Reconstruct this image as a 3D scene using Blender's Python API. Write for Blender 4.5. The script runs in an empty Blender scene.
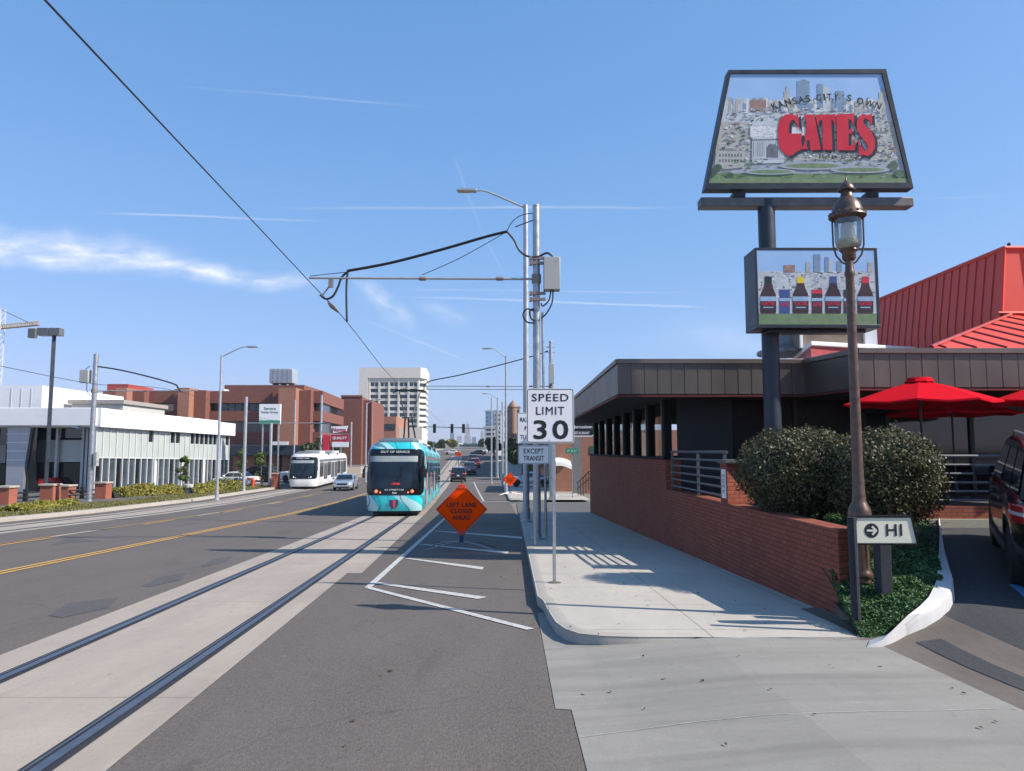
import bpy, bmesh, math, random
from mathutils import Vector, Matrix, noise
R = math.radians
random.seed(11)
scene = bpy.context.scene
COL = scene.collection
F = 740.0; CX = 512.0; CY = 385.5
TH = math.atan((451-CY)/F)
CT, ST = math.cos(TH), math.sin(TH)
# ------------------------------------------------------------ camera measure helpers (metres; camera at the origin looks along +Y)
def ray(px, py):
    u = (px-CX)/F; v = (CY-py)/F
    return Vector((u, CT - v*ST, ST + v*CT))
def at(px, py, Y):
    d = ray(px, py); return d*(Y/d.y)
PROF = [(-60,.3),(0,-1.75),(20,-2.45),(36,-3.01),(50,-3.35),(70,-3.6),(95,-3.7),(120,-3.45),(150,-2.75),(200,-1.4),(260,.1),(350,1.5),(500,3),(800,4),(2000,4),(9000,4)]
def zr(Y):
    for i in range(len(PROF)-1):
        a, b = PROF[i], PROF[i+1]
        if Y <= b[0]:
            t = (Y-a[0])/(b[0]-a[0]); return a[1]+(b[1]-a[1])*t
    return PROF[-1][1]
def g(px, py, dz=0.0):
    """point where the sight line meets the road surface raised by dz"""
    d = ray(px, py); lo, hi = 1.0, 400.0; prev = 1.0
    s = 1.0
    while s < 600:
        if d.z*s/1.0 < zr(d.y*s)+dz: hi = s; break
        prev = s; s *= 1.03
    else:
        hi = 600; prev = 599
    lo = prev
    for _ in range(40):
        m = (lo+hi)/2
        if d.z*m < zr(d.y*m)+dz: hi = m
        else: lo = m
    return d*hi
def lotz(x, y):
    s = zr(y)+.13; p = -1.75+.065*(y-7)
    t = max(0, min(1, (x-3.56)/1.6)); t = t*t*(3-2*t)
    return s+(p-s)*t
def gl(px, py, dz=0):
    d = ray(px, py); s = 2.0
    while s < 60:
        p = d*s
        if p.z < lotz(p.x, p.y)+dz: return p
        s += .004
    return d*60
# ------------------------------------------------------------ object helpers
ORG = {}
def props(o, label=None, cat=None, group=None, kind=None):
    if label: o['label'] = label
    if cat: o['category'] = cat
    if group: o['group'] = group
    if kind: o['kind'] = kind
    return o
def thing(name, label, cat, loc=(0,0,0), group=None):
    o = bpy.data.objects.new(name, None); COL.objects.link(o)
    o.empty_display_size = .2
    o.location = loc; ORG[o.name] = Vector(loc)
    return props(o, label, cat, group)
def kids(o): return [c for c in bpy.data.objects if c.parent == o]
def copy_tree(o, parent=None):
    c = o.copy(); COL.objects.link(c); c.parent = parent
    for ch in kids(o): copy_tree(ch, c)
    return c
class MB:
    def __init__(s): s.v = []; s.f = []; s.m = []
    def add(s, vs, fs, mi=0):
        n = len(s.v); s.v += [tuple(p) for p in vs]
        for q in fs: s.f.append(tuple(i+n for i in q)); s.m.append(mi)
    def box(s, x0, x1, y0, y1, z0, z1, mi=0):
        s.add([(x0,y0,z0),(x1,y0,z0),(x1,y1,z0),(x0,y1,z0),(x0,y0,z1),(x1,y0,z1),(x1,y1,z1),(x0,y1,z1)],
              [(0,3,2,1),(4,5,6,7),(0,1,5,4),(1,2,6,5),(2,3,7,6),(3,0,4,7)], mi); return s
    def obox(s, c, sz, rz=0, mi=0, rx=0, ry=0):
        M = Matrix.Translation(c) @ Matrix.Rotation(rz,4,'Z') @ Matrix.Rotation(ry,4,'Y') @ Matrix.Rotation(rx,4,'X')
        a, b, d = sz[0]/2, sz[1]/2, sz[2]/2
        vs = [M @ Vector(p) for p in [(-a,-b,-d),(a,-b,-d),(a,b,-d),(-a,b,-d),(-a,-b,d),(a,-b,d),(a,b,d),(-a,b,d)]]
        s.add(vs, [(0,3,2,1),(4,5,6,7),(0,1,5,4),(1,2,6,5),(2,3,7,6),(3,0,4,7)], mi); return s
    def tube(s, pts, r, n=10, mi=0, caps=True):
        pts = [Vector(p) for p in pts]; k = len(pts)
        rr = r if isinstance(r, (list,tuple)) else [r]*k
        vs = []; up = None
        for i, p in enumerate(pts):
            t = (pts[min(i+1,k-1)]-pts[max(i-1,0)]).normalized()
            if up is None:
                up = Vector((0,0,1)) if abs(t.z) < .9 else Vector((1,0,0))
            a = t.cross(up)
            if a.length < 1e-5: a = t.cross(Vector((0,1,0)))
            a.normalize(); b = a.cross(t).normalized(); up = b
            for j in range(n):
                q = 2*math.pi*j/n
                vs.append(p + (a*math.cos(q)+b*math.sin(q))*rr[i])
        fs = []
        for i in range(k-1):
            for j in range(n):
                fs.append((i*n+j, i*n+(j+1)%n, (i+1)*n+(j+1)%n, (i+1)*n+j))
        if caps:
            fs.append(tuple(range(n))); fs.append(tuple((k-1)*n+j for j in range(n)))
        s.add(vs, fs, mi); return s
    def lathe(s, prof, c=(0,0,0), n=20, mi=0, axis='Z', caps=True):
        vs = []; k = len(prof)
        for r, z in prof:
            for j in range(n):
                q = 2*math.pi*j/n
                if axis == 'Z': p = (c[0]+r*math.cos(q), c[1]+r*math.sin(q), c[2]+z)
                elif axis == 'X': p = (c[0]+z, c[1]+r*math.cos(q), c[2]+r*math.sin(q))
                else: p = (c[0]+r*math.cos(q), c[1]+z, c[2]+r*math.sin(q))
                vs.append(p)
        fs = [(i*n+j, i*n+(j+1)%n, (i+1)*n+(j+1)%n, (i+1)*n+j) for i in range(k-1) for j in range(n)]
        if caps and prof[0][0] > 1e-4: fs.append(tuple(range(n)))
        if caps and prof[-1][0] > 1e-4: fs.append(tuple((k-1)*n+j for j in range(n)))
        s.add(vs, fs, mi); return s
    def prism(s, poly, a, b, plane='XY', mi=0):
        """polygon extruded from a to b along the third axis"""
        n = len(poly)
        def P(p, h):
            return {'XY':(p[0],p[1],h), 'XZ':(p[0],h,p[1]), 'YZ':(h,p[0],p[1])}[plane]
        vs = [P(p,a) for p in poly]+[P(p,b) for p in poly]
        fs = [tuple(range(n)), tuple(range(2*n-1,n-1,-1))]+[(i,(i+1)%n,n+(i+1)%n,n+i) for i in range(n)]
        s.add(vs, fs, mi); return s
    def grid(s, rows, mi=0, closed=False):
        k = len(rows); n = len(rows[0]); vs = [p for r in rows for p in r]
        m = n if closed else n-1
        s.add(vs, [(i*n+j, i*n+(j+1)%n, (i+1)*n+(j+1)%n, (i+1)*n+j) for i in range(k-1) for j in range(m)], mi); return s
    def sphere(s, c, r, n=12, m=8, mi=0, sz=(1,1,1)):
        rows = []
        for i in range(m+1):
            a = math.pi*i/m
            rows.append([(c[0]+r*sz[0]*math.sin(a)*math.cos(2*math.pi*j/n), c[1]+r*sz[1]*math.sin(a)*math.sin(2*math.pi*j/n), c[2]+r*sz[2]*math.cos(a)) for j in range(n)])
        return s.grid(rows, mi, True)
    def build(s, name, mats, parent=None, smooth=True, bevel=0, recalc=True, label=None, ang=35, seg=2):
        if not isinstance(mats, (list,tuple)): mats = [mats]
        me = bpy.data.meshes.new(name)
        off = Vector((0,0,0)); p = parent
        while p is not None:
            if p.parent is None: off = ORG.get(p.name, Vector((0,0,0)))
            p = p.parent
        vs = [(v[0]-off.x, v[1]-off.y, v[2]-off.z) for v in s.v]
        me.from_pydata(vs, [], s.f)
        for m in mats: me.materials.append(m)
        if len(mats) > 1:
            me.polygons.foreach_set('material_index', s.m)
        if recalc:
            bm = bmesh.new(); bm.from_mesh(me)
            bmesh.ops.remove_doubles(bm, verts=bm.verts, dist=1e-5)
            bmesh.ops.recalc_face_normals(bm, faces=bm.faces); bm.to_mesh(me); bm.free()
        if smooth:
            me.polygons.foreach_set('use_smooth', [True]*len(me.polygons))
            me.set_sharp_from_angle(angle=R(ang))
        me.update()
        o = bpy.data.objects.new(name, me); COL.objects.link(o)
        if parent is not None: o.parent = parent
        if bevel:
            b = o.modifiers.new('bevel','BEVEL'); b.width = bevel; b.segments = seg; b.limit_method = 'ANGLE'; b.angle_limit = R(40)
            b.harden_normals = False
        if label: o['label'] = label
        return o
def struct(mb, name, mats, **k):
    o = mb.build(name, mats, **k); o['kind'] = 'structure'; return o
def one(mb, name, mats, label, cat, group=None, kind=None, **k):
    o = mb.build(name, mats, **k); return props(o, label, cat, group, kind)
_fonts = {}
def text(body, parent, c, w, h, mat, name='lettering', rz=0, bold=0.0, depth=.004, rx=90, spacing=1.0, flat=False):
    """words standing in a vertical plane facing -Y (turned by rz), fitted to w x h round c"""
    cu = bpy.data.curves.new('t', 'FONT'); cu.body = body; cu.align_x = 'CENTER'; cu.extrude = .0; cu.space_character = spacing
    cu.resolution_u = 3
    ob = bpy.data.objects.new('t', cu); COL.objects.link(ob)
    dg = bpy.context.evaluated_depsgraph_get(); dg.update()
    me = bpy.data.meshes.new_from_object(ob.evaluated_get(dg))
    bpy.data.objects.remove(ob); bpy.data.curves.remove(cu)
    xs = [v.co.x for v in me.vertices]; ys = [v.co.y for v in me.vertices]
    x0, x1, y0, y1 = min(xs), max(xs), min(ys), max(ys)
    sx = w/(x1-x0); sy = h/(y1-y0)
    off = Vector((0,0,0)); p = parent
    while p is not None:
        if p.parent is None: off = ORG.get(p.name, Vector((0,0,0)))
        p = p.parent
    Mz = Matrix.Rotation(rz, 3, 'Z')
    base_v = [Vector(((v.co.x-(x0+x1)/2)*sx, 0, (v.co.y-(y0+y1)/2)*sy)) for v in me.vertices]
    base_f = [tuple(p_.vertices) for p_ in me.polygons]; me = bpy.data.meshes.new('lettering'); nv, nf = [], []
    bb = bold*h*1.5
    for k, (dx, dz) in enumerate([(0,0)] if not bold else [(0,0),(-bb,-bb),(bb,-bb),(-bb,bb),(bb,bb),(bb*1.2,0),(-bb*1.2,0)]):
        n0 = len(nv); nv += [tuple((Mz @ (q+Vector((dx,-.00025*k,dz)))) + Vector(c) - off) for q in base_v]
        nf += [tuple(i+n0 for i in f_) for f_ in base_f]
    me.from_pydata(nv, [], nf)
    me.materials.clear(); me.materials.append(mat)
    o = bpy.data.objects.new(name, me); COL.objects.link(o); o.parent = parent
    return o
# ------------------------------------------------------------ materials
def newmat(name):
    m = bpy.data.materials.new(name); m.use_nodes = True
    nt = m.node_tree; bs = nt.nodes['Principled BSDF']
    return m, nt, bs
def N(nt, t, **k):
    n = nt.nodes.new(t)
    for a, b in k.items(): setattr(n, a, b)
    return n
def L(nt, a, b): nt.links.new(a, b)
def rgb(c): return (c[0], c[1], c[2], 1)
def mixc(nt, fac, a, b, blend='MIX'):
    n = N(nt, 'ShaderNodeMix', data_type='RGBA', blend_type=blend)
    for idx, v in ((0,fac),(6,a),(7,b)):
        if hasattr(v, 'is_linked') or hasattr(v, 'links'): L(nt, v, n.inputs[idx])
        elif idx == 0: n.inputs[0].default_value = v
        else: n.inputs[idx].default_value = rgb(v)
    return n.outputs[2]
def math_(nt, op, a, b=None, clamp=False):
    n = N(nt, 'ShaderNodeMath', operation=op, use_clamp=clamp)
    for i, v in enumerate((a, b)):
        if v is None: continue
        if hasattr(v, 'links'): L(nt, v, n.inputs[i])
        else: n.inputs[i].default_value = v
    return n.outputs[0]
def noise_(nt, vec, scale, detail=4, rough=.55, dist=0):
    n = N(nt, 'ShaderNodeTexNoise'); n.inputs['Scale'].default_value = scale; n.inputs['Detail'].default_value = detail
    n.inputs['Roughness'].default_value = rough; n.inputs['Distortion'].default_value = dist
    if vec is not None: L(nt, vec, n.inputs['Vector'])
    return n.outputs['Fac']
def ramp(nt, fac, a, b):
    n = N(nt, 'ShaderNodeMapRange'); n.clamp = True
    L(nt, fac, n.inputs[0]); n.inputs[1].default_value = a; n.inputs[2].default_value = b
    return n.outputs[0]
def pos(nt, sc=(1,1,1), loc=(0,0,0), rot=(0,0,0), obj=False):
    if obj: p = N(nt, 'ShaderNodeTexCoord').outputs['Object']
    else: p = N(nt, 'ShaderNodeNewGeometry').outputs['Position']
    m = N(nt, 'ShaderNodeMapping'); m.inputs['Scale'].default_value = sc; m.inputs['Location'].default_value = loc; m.inputs['Rotation'].default_value = rot
    L(nt, p, m.inputs['Vector']); return m.outputs[0]
def M(name, c, rough=.6, metal=0, var=.12, scale=3.0, bump=0, bscale=60, spec=.5, emit=None, es=0, coat=0, obj=True, dirt=0, dirtc=(.05,.045,.04)):
    m, nt, bs = newmat(name)
    p = pos(nt, obj=obj)
    f = noise_(nt, p, scale, 5)
    f = ramp(nt, f, .3, .7)
    lo = tuple(x*(1-var) for x in c); hi = tuple(min(1, x*(1+var)) for x in c)
    col = mixc(nt, f, lo, hi)
    if dirt:
        f2 = ramp(nt, noise_(nt, p, scale*.7+.4, 8, .7, .6), .52, .72)
        col = mixc(nt, math_(nt, 'MULTIPLY', f2, dirt), col, dirtc)
    L(nt, col, bs.inputs['Base Color'])
    rf = N(nt, 'ShaderNodeMapRange'); L(nt, f, rf.inputs[0]); rf.inputs[3].default_value = max(0, rough-.06); rf.inputs[4].default_value = min(1, rough+.06)
    L(nt, rf.outputs[0], bs.inputs['Roughness'])
    bs.inputs['Metallic'].default_value = metal
    bs.inputs['Specular IOR Level'].default_value = spec
    if coat: bs.inputs['Coat Weight'].default_value = coat; bs.inputs['Coat Roughness'].default_value = .04
    if bump:
        b = N(nt, 'ShaderNodeBump'); b.inputs['Strength'].default_value = bump; b.inputs['Distance'].default_value = .01
        L(nt, noise_(nt, p, bscale, 4), b.inputs['Height']); L(nt, b.outputs[0], bs.inputs['Normal'])
    if emit:
        bs.inputs['Emission Color'].default_value = rgb(emit); bs.inputs['Emission Strength'].default_value = es
    return m
def glass_mat(name, tint=(.8,.85,.85), refl=.12, opaque=.0, rough=.03, fres=.8):
    """see-through pane: transparent + reflection by fresnel"""
    m, nt, bs = newmat(name)
    out = nt.nodes['Material Output']
    tr = N(nt, 'ShaderNodeBsdfTransparent'); tr.inputs[0].default_value = rgb(tint)
    gl_ = N(nt, 'ShaderNodeBsdfGlossy'); gl_.inputs['Roughness'].default_value = rough
    lw = N(nt, 'ShaderNodeLayerWeight'); lw.inputs[0].default_value = .3
    f = math_(nt, 'ADD', math_(nt, 'MULTIPLY', lw.outputs['Fresnel'], fres), refl, True)
    mx = N(nt, 'ShaderNodeMixShader'); L(nt, f, mx.inputs[0]); L(nt, tr.outputs[0], mx.inputs[1]); L(nt, gl_.outputs[0], mx.inputs[2])
    L(nt, mx.outputs[0], out.inputs[0]); return m
def brick_mat(name, c1, c2, mortar, bw=.203, bh=.068, ms=.005, dirt=.3):
    m, nt, bs = newmat(name)
    geo = N(nt, 'ShaderNodeNewGeometry')
    sp = N(nt, 'ShaderNodeSeparateXYZ'); L(nt, geo.outputs['Position'], sp.inputs[0])
    sn = N(nt, 'ShaderNodeSeparateXYZ'); L(nt, geo.outputs['True Normal'], sn.inputs[0])
    ax = math_(nt, 'GREATER_THAN', math_(nt, 'ABSOLUTE', sn.outputs[0]), .7)
    az = math_(nt, 'GREATER_THAN', math_(nt, 'ABSOLUTE', sn.outputs[2]), .7)
    def mixf(f, a, b):
        n = N(nt, 'ShaderNodeMix'); L(nt, f, n.inputs[0]); L(nt, a, n.inputs[2]); L(nt, b, n.inputs[3]); return n.outputs[0]
    u = mixf(ax, sp.outputs[0], sp.outputs[1])
    u = mixf(az, u, math_(nt, 'MULTIPLY', sp.outputs[1], 2.6))
    v = mixf(az, sp.outputs[2], sp.outputs[0])
    cb = N(nt, 'ShaderNodeCombineXYZ'); L(nt, u, cb.inputs[0]); L(nt, v, cb.inputs[1])
    bt = N(nt, 'ShaderNodeTexBrick'); bt.offset = .5
    L(nt, cb.outputs[0], bt.inputs['Vector'])
    bt.inputs['Scale'].default_value = 1; bt.inputs['Brick Width'].default_value = bw; bt.inputs['Row Height'].default_value = bh
    bt.inputs['Mortar Size'].default_value = ms; bt.inputs['Mortar Smooth'].default_value = .2; bt.inputs['Bias'].default_value = 0
    bt.inputs['Color1'].default_value = rgb(c1); bt.inputs['Color2'].default_value = rgb(c2); bt.inputs['Mortar'].default_value = rgb(mortar)
    f = ramp(nt, noise_(nt, geo.outputs['Position'], 1.6, 7, .65), .4, .75)
    col = mixc(nt, math_(nt, 'MULTIPLY', f, dirt), bt.outputs['Color'], tuple(x*.45 for x in c1))
    f2 = noise_(nt, geo.outputs['Position'], 40, 4)
    col = mixc(nt, .25, col, f2 if False else mixc(nt, f2, tuple(x*.6 for x in c1), tuple(min(1,x*1.5) for x in c2)))
    L(nt, col, bs.inputs['Base Color']); bs.inputs['Roughness'].default_value = .85; bs.inputs['Specular IOR Level'].default_value = .25
    b = N(nt, 'ShaderNodeBump'); b.inputs['Strength'].default_value = .6; b.inputs['Distance'].default_value = .006
    L(nt, math_(nt, 'SUBTRACT', math_(nt,'MULTIPLY',f2,.3), bt.outputs['Fac']), b.inputs['Height']); L(nt, b.outputs[0], bs.inputs['Normal'])
    return m
def leaf_mat(name, cols, rough=.5, spec=.4, trans=.25):
    m, nt, bs = newmat(name)
    geo = N(nt, 'ShaderNodeNewGeometry')
    cr = N(nt, 'ShaderNodeValToRGB'); cr.color_ramp.interpolation = 'LINEAR'
    el = cr.color_ramp.elements
    while len(el) < len(cols): el.new(.5)
    for i, (p, c) in enumerate(cols): el[i].position = p; el[i].color = rgb(c)
    L(nt, geo.outputs['Random Per Island'], cr.inputs[0])
    L(nt, cr.outputs[0], bs.inputs['Base Color']); bs.inputs['Roughness'].default_value = rough
    bs.inputs['Specular IOR Level'].default_value = spec
    out = nt.nodes['Material Output']
    tl = N(nt, 'ShaderNodeBsdfTranslucent'); L(nt, mixc(nt, 1.0, cr.outputs[0], (1.0,1.1,.5), 'MULTIPLY'), tl.inputs[0])
    mx = N(nt, 'ShaderNodeMixShader'); mx.inputs[0].default_value = trans
    L(nt, bs.outputs[0], mx.inputs[1]); L(nt, tl.outputs[0], mx.inputs[2]); L(nt, mx.outputs[0], out.inputs[0])
    return m
def asphalt_mat(name, base=(.101,.086,.075), seam=True, dark=.6):
    m, nt, bs = newmat(name)
    p = pos(nt)
    big = noise_(nt, pos(nt, (.12,.03,1)), 1.0, 5, .6, .4)
    mid = noise_(nt, pos(nt, (1,.25,1)), 1.3, 6, .65, .3)
    fine = noise_(nt, pos(nt, (1,.45,1)), 55, 3, .85)
    grit = N(nt, 'ShaderNodeTexVoronoi'); grit.inputs['Scale'].default_value = 110; L(nt, p, grit.inputs['Vector'])
    col = mixc(nt, ramp(nt, big, .35, .65), tuple(x*.86 for x in base), tuple(x*1.1 for x in base))
    col = mixc(nt, math_(nt,'MULTIPLY', ramp(nt, mid, .42, .68), .5), col, tuple(x*.68 for x in base))
    col = mixc(nt, math_(nt,'MULTIPLY', ramp(nt, noise_(nt, pos(nt, (2.2,5,1)), 1.6, 7, .7, .5), .5, .7), .35), col, tuple(x*1.3 for x in base))
    col = mixc(nt, math_(nt,'MULTIPLY', ramp(nt, fine, .4, .62), .6), col, tuple(x*1.75 for x in base))
    col = mixc(nt, math_(nt,'MULTIPLY', ramp(nt, grit.outputs['Distance'], .28, .06), .28), col, (.36,.33,.3))
    # worn wheel tracks lengthwise and a few dark oily stains
    st = ramp(nt, noise_(nt, pos(nt, (.9,.16,1), (3,7,0)), 1.0, 3, .5, .2), .63, .72)
    col = mixc(nt, math_(nt,'MULTIPLY', st, .5*dark), col, tuple(x*.45 for x in base))
    if seam:
        ck = N(nt, 'ShaderNodeTexVoronoi', feature='DISTANCE_TO_EDGE'); ck.inputs['Scale'].default_value = .13
        wp = N(nt, 'ShaderNodeVectorMath', operation='ADD'); L(nt, p, wp.inputs[0])
        nn = N(nt, 'ShaderNodeTexNoise'); nn.inputs['Scale'].default_value = 1.2; nn.inputs['Detail'].default_value = 6; L(nt, p, nn.inputs['Vector'])
        L(nt, nn.outputs['Color'], wp.inputs[1]); L(nt, wp.outputs[0], ck.inputs['Vector'])
        cf = ramp(nt, ck.outputs['Distance'], .002, .0006)
        col = mixc(nt, math_(nt,'MULTIPLY', cf, .22), col, (.03,.028,.027))
    L(nt, col, bs.inputs['Base Color']); bs.inputs['Roughness'].default_value = .82; bs.inputs['Specular IOR Level'].default_value = .3
    b = N(nt, 'ShaderNodeBump'); b.inputs['Strength'].default_value = .5; b.inputs['Distance'].default_value = .006
    L(nt, math_(nt,'ADD', fine, grit.outputs['Distance']), b.inputs['Height']); L(nt, b.outputs[0], bs.inputs['Normal'])
    return m
def concrete_mat(name, base=(.46,.42,.37), streak=(1,.2), dirt=.35, joints=None, tyre=False):
    m, nt, bs = newmat(name)
    p = pos(nt)
    big = noise_(nt, pos(nt, (.35,.35,1)), 1.0, 6, .65, .3)
    mid = noise_(nt, pos(nt, (streak[0],streak[1],1)), 1.5, 7, .7, .2)
    fine = noise_(nt, p, 55, 4, .75)
    col = mixc(nt, ramp(nt, big, .3, .7), tuple(x*.84 for x in base), tuple(x*1.08 for x in base))
    col = mixc(nt, math_(nt,'MULTIPLY', ramp(nt, mid, .45, .8), dirt), col, tuple(x*.6 for x in base))
    col = mixc(nt, math_(nt,'MULTIPLY', ramp(nt, fine, .38, .64), .42), col, tuple(min(1,x*.66) for x in base))
    col = mixc(nt, math_(nt,'MULTIPLY', ramp(nt, noise_(nt, pos(nt, (3,1.2,1), (5,2,0)), 1.7, 8, .75, .8), .54, .66), .3), col, tuple(min(1,x*.62) for x in base))
    col = mixc(nt, math_(nt,'MULTIPLY', ramp(nt, noise_(nt, pos(nt, (1.4,2.6,1), (9,4,0)), 2.2, 8, .75, .8), .55, .7), .3), col, tuple(min(1,x*1.2) for x in base))
    spots = N(nt, 'ShaderNodeTexVoronoi'); spots.inputs['Scale'].default_value = 2.3; L(nt, p, spots.inputs['Vector'])
    sf = ramp(nt, spots.outputs['Distance'], .06, .03)
    col = mixc(nt, math_(nt,'MULTIPLY', sf, .5), col, (.1,.09,.08))
    if tyre:
        w = N(nt, 'ShaderNodeTexNoise'); w.inputs['Scale'].default_value = 1; w.inputs['Detail'].default_value = 4; w.inputs['Distortion'].default_value = .5
        L(nt, pos(nt, (.22,3.1,1), (0,0,0), (0,0,R(-9))), w.inputs['Vector'])
        col = mixc(nt, math_(nt,'MULTIPLY', ramp(nt, w.outputs['Fac'], .5, .72), .42), col, tuple(x*.45 for x in base))
    if joints:
        for axis, step, off in joints:
            sp = N(nt, 'ShaderNodeSeparateXYZ'); L(nt, p, sp.inputs[0])
            mm = math_(nt, 'ABSOLUTE', math_(nt, 'SUBTRACT', math_(nt, 'FRACT', math_(nt, 'MULTIPLY', math_(nt,'ADD', sp.outputs[axis], off), 1.0/step)), .5))
            col = mixc(nt, math_(nt,'MULTIPLY', math_(nt, 'LESS_THAN', mm, .006/step), .7), col, (.07,.06,.05))
    L(nt, col, bs.inputs['Base Color']); bs.inputs['Roughness'].default_value = .85; bs.inputs['Specular IOR Level'].default_value = .25
    b = N(nt, 'ShaderNodeBump'); b.inputs['Strength'].default_value = .25; b.inputs['Distance'].default_value = .004
    L(nt, fine, b.inputs['Height']); L(nt, b.outputs[0], bs.inputs['Normal'])
    return m
def worn_paint(name, c, wear=.5):
    m, nt, bs = newmat(name)
    p = pos(nt); f = ramp(nt, noise_(nt, p, 14, 8, .75), .5, .62)
    f3 = ramp(nt, noise_(nt, p, 60, 4, .75), .55, .66)
    col = mixc(nt, math_(nt,'MULTIPLY', math_(nt,'MAXIMUM', f, f3), wear), c, (.16,.15,.14))
    L(nt, col, bs.inputs['Base Color']); bs.inputs['Roughness'].default_value = .7
    return m
ASPH = asphalt_mat('asphalt')
ASPH_LOT = asphalt_mat('lot_asphalt', (.045,.045,.047))
ASPH_FAR = asphalt_mat('far_asphalt', (.1,.095,.09), False)
CONC = concrete_mat('sidewalk_concrete', (.485,.445,.385), joints=[(0,1.6,.35),(1,1.55,.4)], dirt=.5)
CONC_DRV = concrete_mat('driveway_concrete', (.30,.283,.25), (.25,1.6), .6, tyre=True)
CONC_TRK = concrete_mat('track_concrete', (.385,.33,.275), (1.2,.2), .55, joints=[(1,4.6,0.8)])
CURB = concrete_mat('curb_concrete', (.44,.40,.345), joints=[(1,3.1,1.2)], dirt=.6)
GUTTER = concrete_mat('gutter_concrete', (.155,.132,.11), (1.5,.7), .75)
WHITEC = M('white_curb_paint', (.5,.5,.5), .6, var=.05, dirt=.25, dirtc=(.35,.33,.3), scale=8, obj=False)
PW = worn_paint('white_marking', (.52,.51,.48), .75)
PY = worn_paint('yellow_marking', (.62,.34,.06), .5)
PBLUE = worn_paint('blue_marking', (.08,.3,.62), .4)
BRICK = brick_mat('wall_brick', (.23,.062,.038), (.33,.098,.056), (.055,.035,.03), ms=.0075, dirt=.45)
BRICKF = brick_mat('far_brick', (.19,.08,.06), (.235,.10,.075), (.2,.1,.075), .4,.14,.004, .25)
BRICKFL = brick_mat('pale_lit_brick', (.32,.15,.10), (.37,.18,.125), (.28,.16,.12), .4,.14,.004, .15)  # paler brick; on the office stair towers it paints in the sunlight
BRICKP = brick_mat('pillar_brick', (.33,.10,.06), (.4,.14,.09), (.15,.08,.06))
STEEL = M('galvanised_steel', (.42,.43,.44), .42, .75, .2, 6, bump=.05)
STEELL = M('painted_steel_pole', (.46,.47,.48), .45, .55, .1, 4)
ALU = M('sign_back_aluminium', (.5,.5,.5), .4, .8)
RAILM = M('rail_steel', (.17,.18,.2), .38, .85, .3, 8, obj=False)
RUBBER = M('rubber', (.02,.02,.022), .75, var=.3)
BLACKM = M('black_metal', (.018,.02,.024), .45, .2, .3, 5, dirt=.25, dirtc=(.09,.07,.05))
DKPOLE = M('dark_grey_pole', (.032,.042,.055), .42, .3, .25, 3)
BRONZE = M('fascia_bronze', (.125,.105,.088), .42, .45, .12, 1.5, obj=False, dirt=.2, dirtc=(.08,.065,.05))
BRONZE_T = M('fascia_trim', (.165,.14,.118), .4, .45, .12, 2, obj=False)
REDTRIM = M('red_trim', (.14,.012,.012), .6)
REDROOF = M('red_metal_roof', (.68,.062,.032), .55, .0, .06, 1.2, obj=False, dirt=.12, dirtc=(.3,.04,.03))
REDSEAM = M('red_roof_seam', (.34,.03,.022), .4, .15)
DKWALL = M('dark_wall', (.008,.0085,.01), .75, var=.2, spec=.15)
SOFFIT = M('soffit_paint', (.06,.055,.052), .8, spec=.2)
LAMPB = M('lamp_brown', (.12,.075,.055), .38, .3, .35, 14, dirt=.35, dirtc=(.2,.09,.05))
WHITEP = M('white_paint', (.78,.78,.76), .5, var=.04, dirt=.1, dirtc=(.4,.38,.34))
SIGNW = M('sign_white', (.80,.80,.80), .45, var=.03)
SIGNK = M('sign_black', (.012,.012,.013), .5, var=.05)
ORANGE = M('sign_orange', (1.0,.07,.002), .8, var=.04, spec=.02)
ORANGE2 = M('cone_orange', (.8,.13,.02), .55)
TXG = M('street_name_green', (.02,.25,.14), .4)
RED = M('red_plastic', (.55,.02,.02), .35)
GREYBOX = M('grey_cabinet', (.42,.42,.39), .5, .1, .05)
INSUL = M('insulator', (.25,.2,.18), .35)
CABLE = M('black_cable', (.012,.012,.014), .6)
WIRE = M('contact_wire', (.05,.045,.045), .4, .6)
UMB = M('umbrella_fabric', (.56,.002,.012), .9, var=.06, bump=.1, bscale=200, spec=.08)
WGLASS = M('dark_glass', (.01,.013,.016), .04, 0, .1, 2, spec=.9)
WGLASS2 = M('grey_glass', (.05,.065,.08), .06, 0, .3, 1.2, spec=.8)
GLASSC = glass_mat('clear_glass', refl=.03, fres=.25)
CREAM = M('cream_stone', (.66,.61,.53), .8, var=.05, scale=.4)
PANEL = M('pale_green_panel', (.44,.48,.45), .35, .1, .06, .5)
MULL = M('white_mullion', (.55,.56,.55), .5, var=.04)
WROOF = M('white_fascia', (.82,.82,.81), .5, var=.03, scale=.6, dirt=.06)
GREYM = M('grey_metal_panel', (.42,.43,.46), .35, .6, .08, .6)
LGREY = M('light_grey', (.5,.5,.48), .7)
DGREY = M('dark_grey', (.1,.1,.1), .7)
BARK = M('bark', (.09,.065,.045), .9, var=.3, scale=20, bump=.5)
LIMESTONE = M('limestone_cap', (.42,.36,.29), .85, var=.12, scale=8)
CLOUD=6.8; SKYS=.13; SUNE=5.0; EXPO=.5; HAZE=.0002
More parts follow.
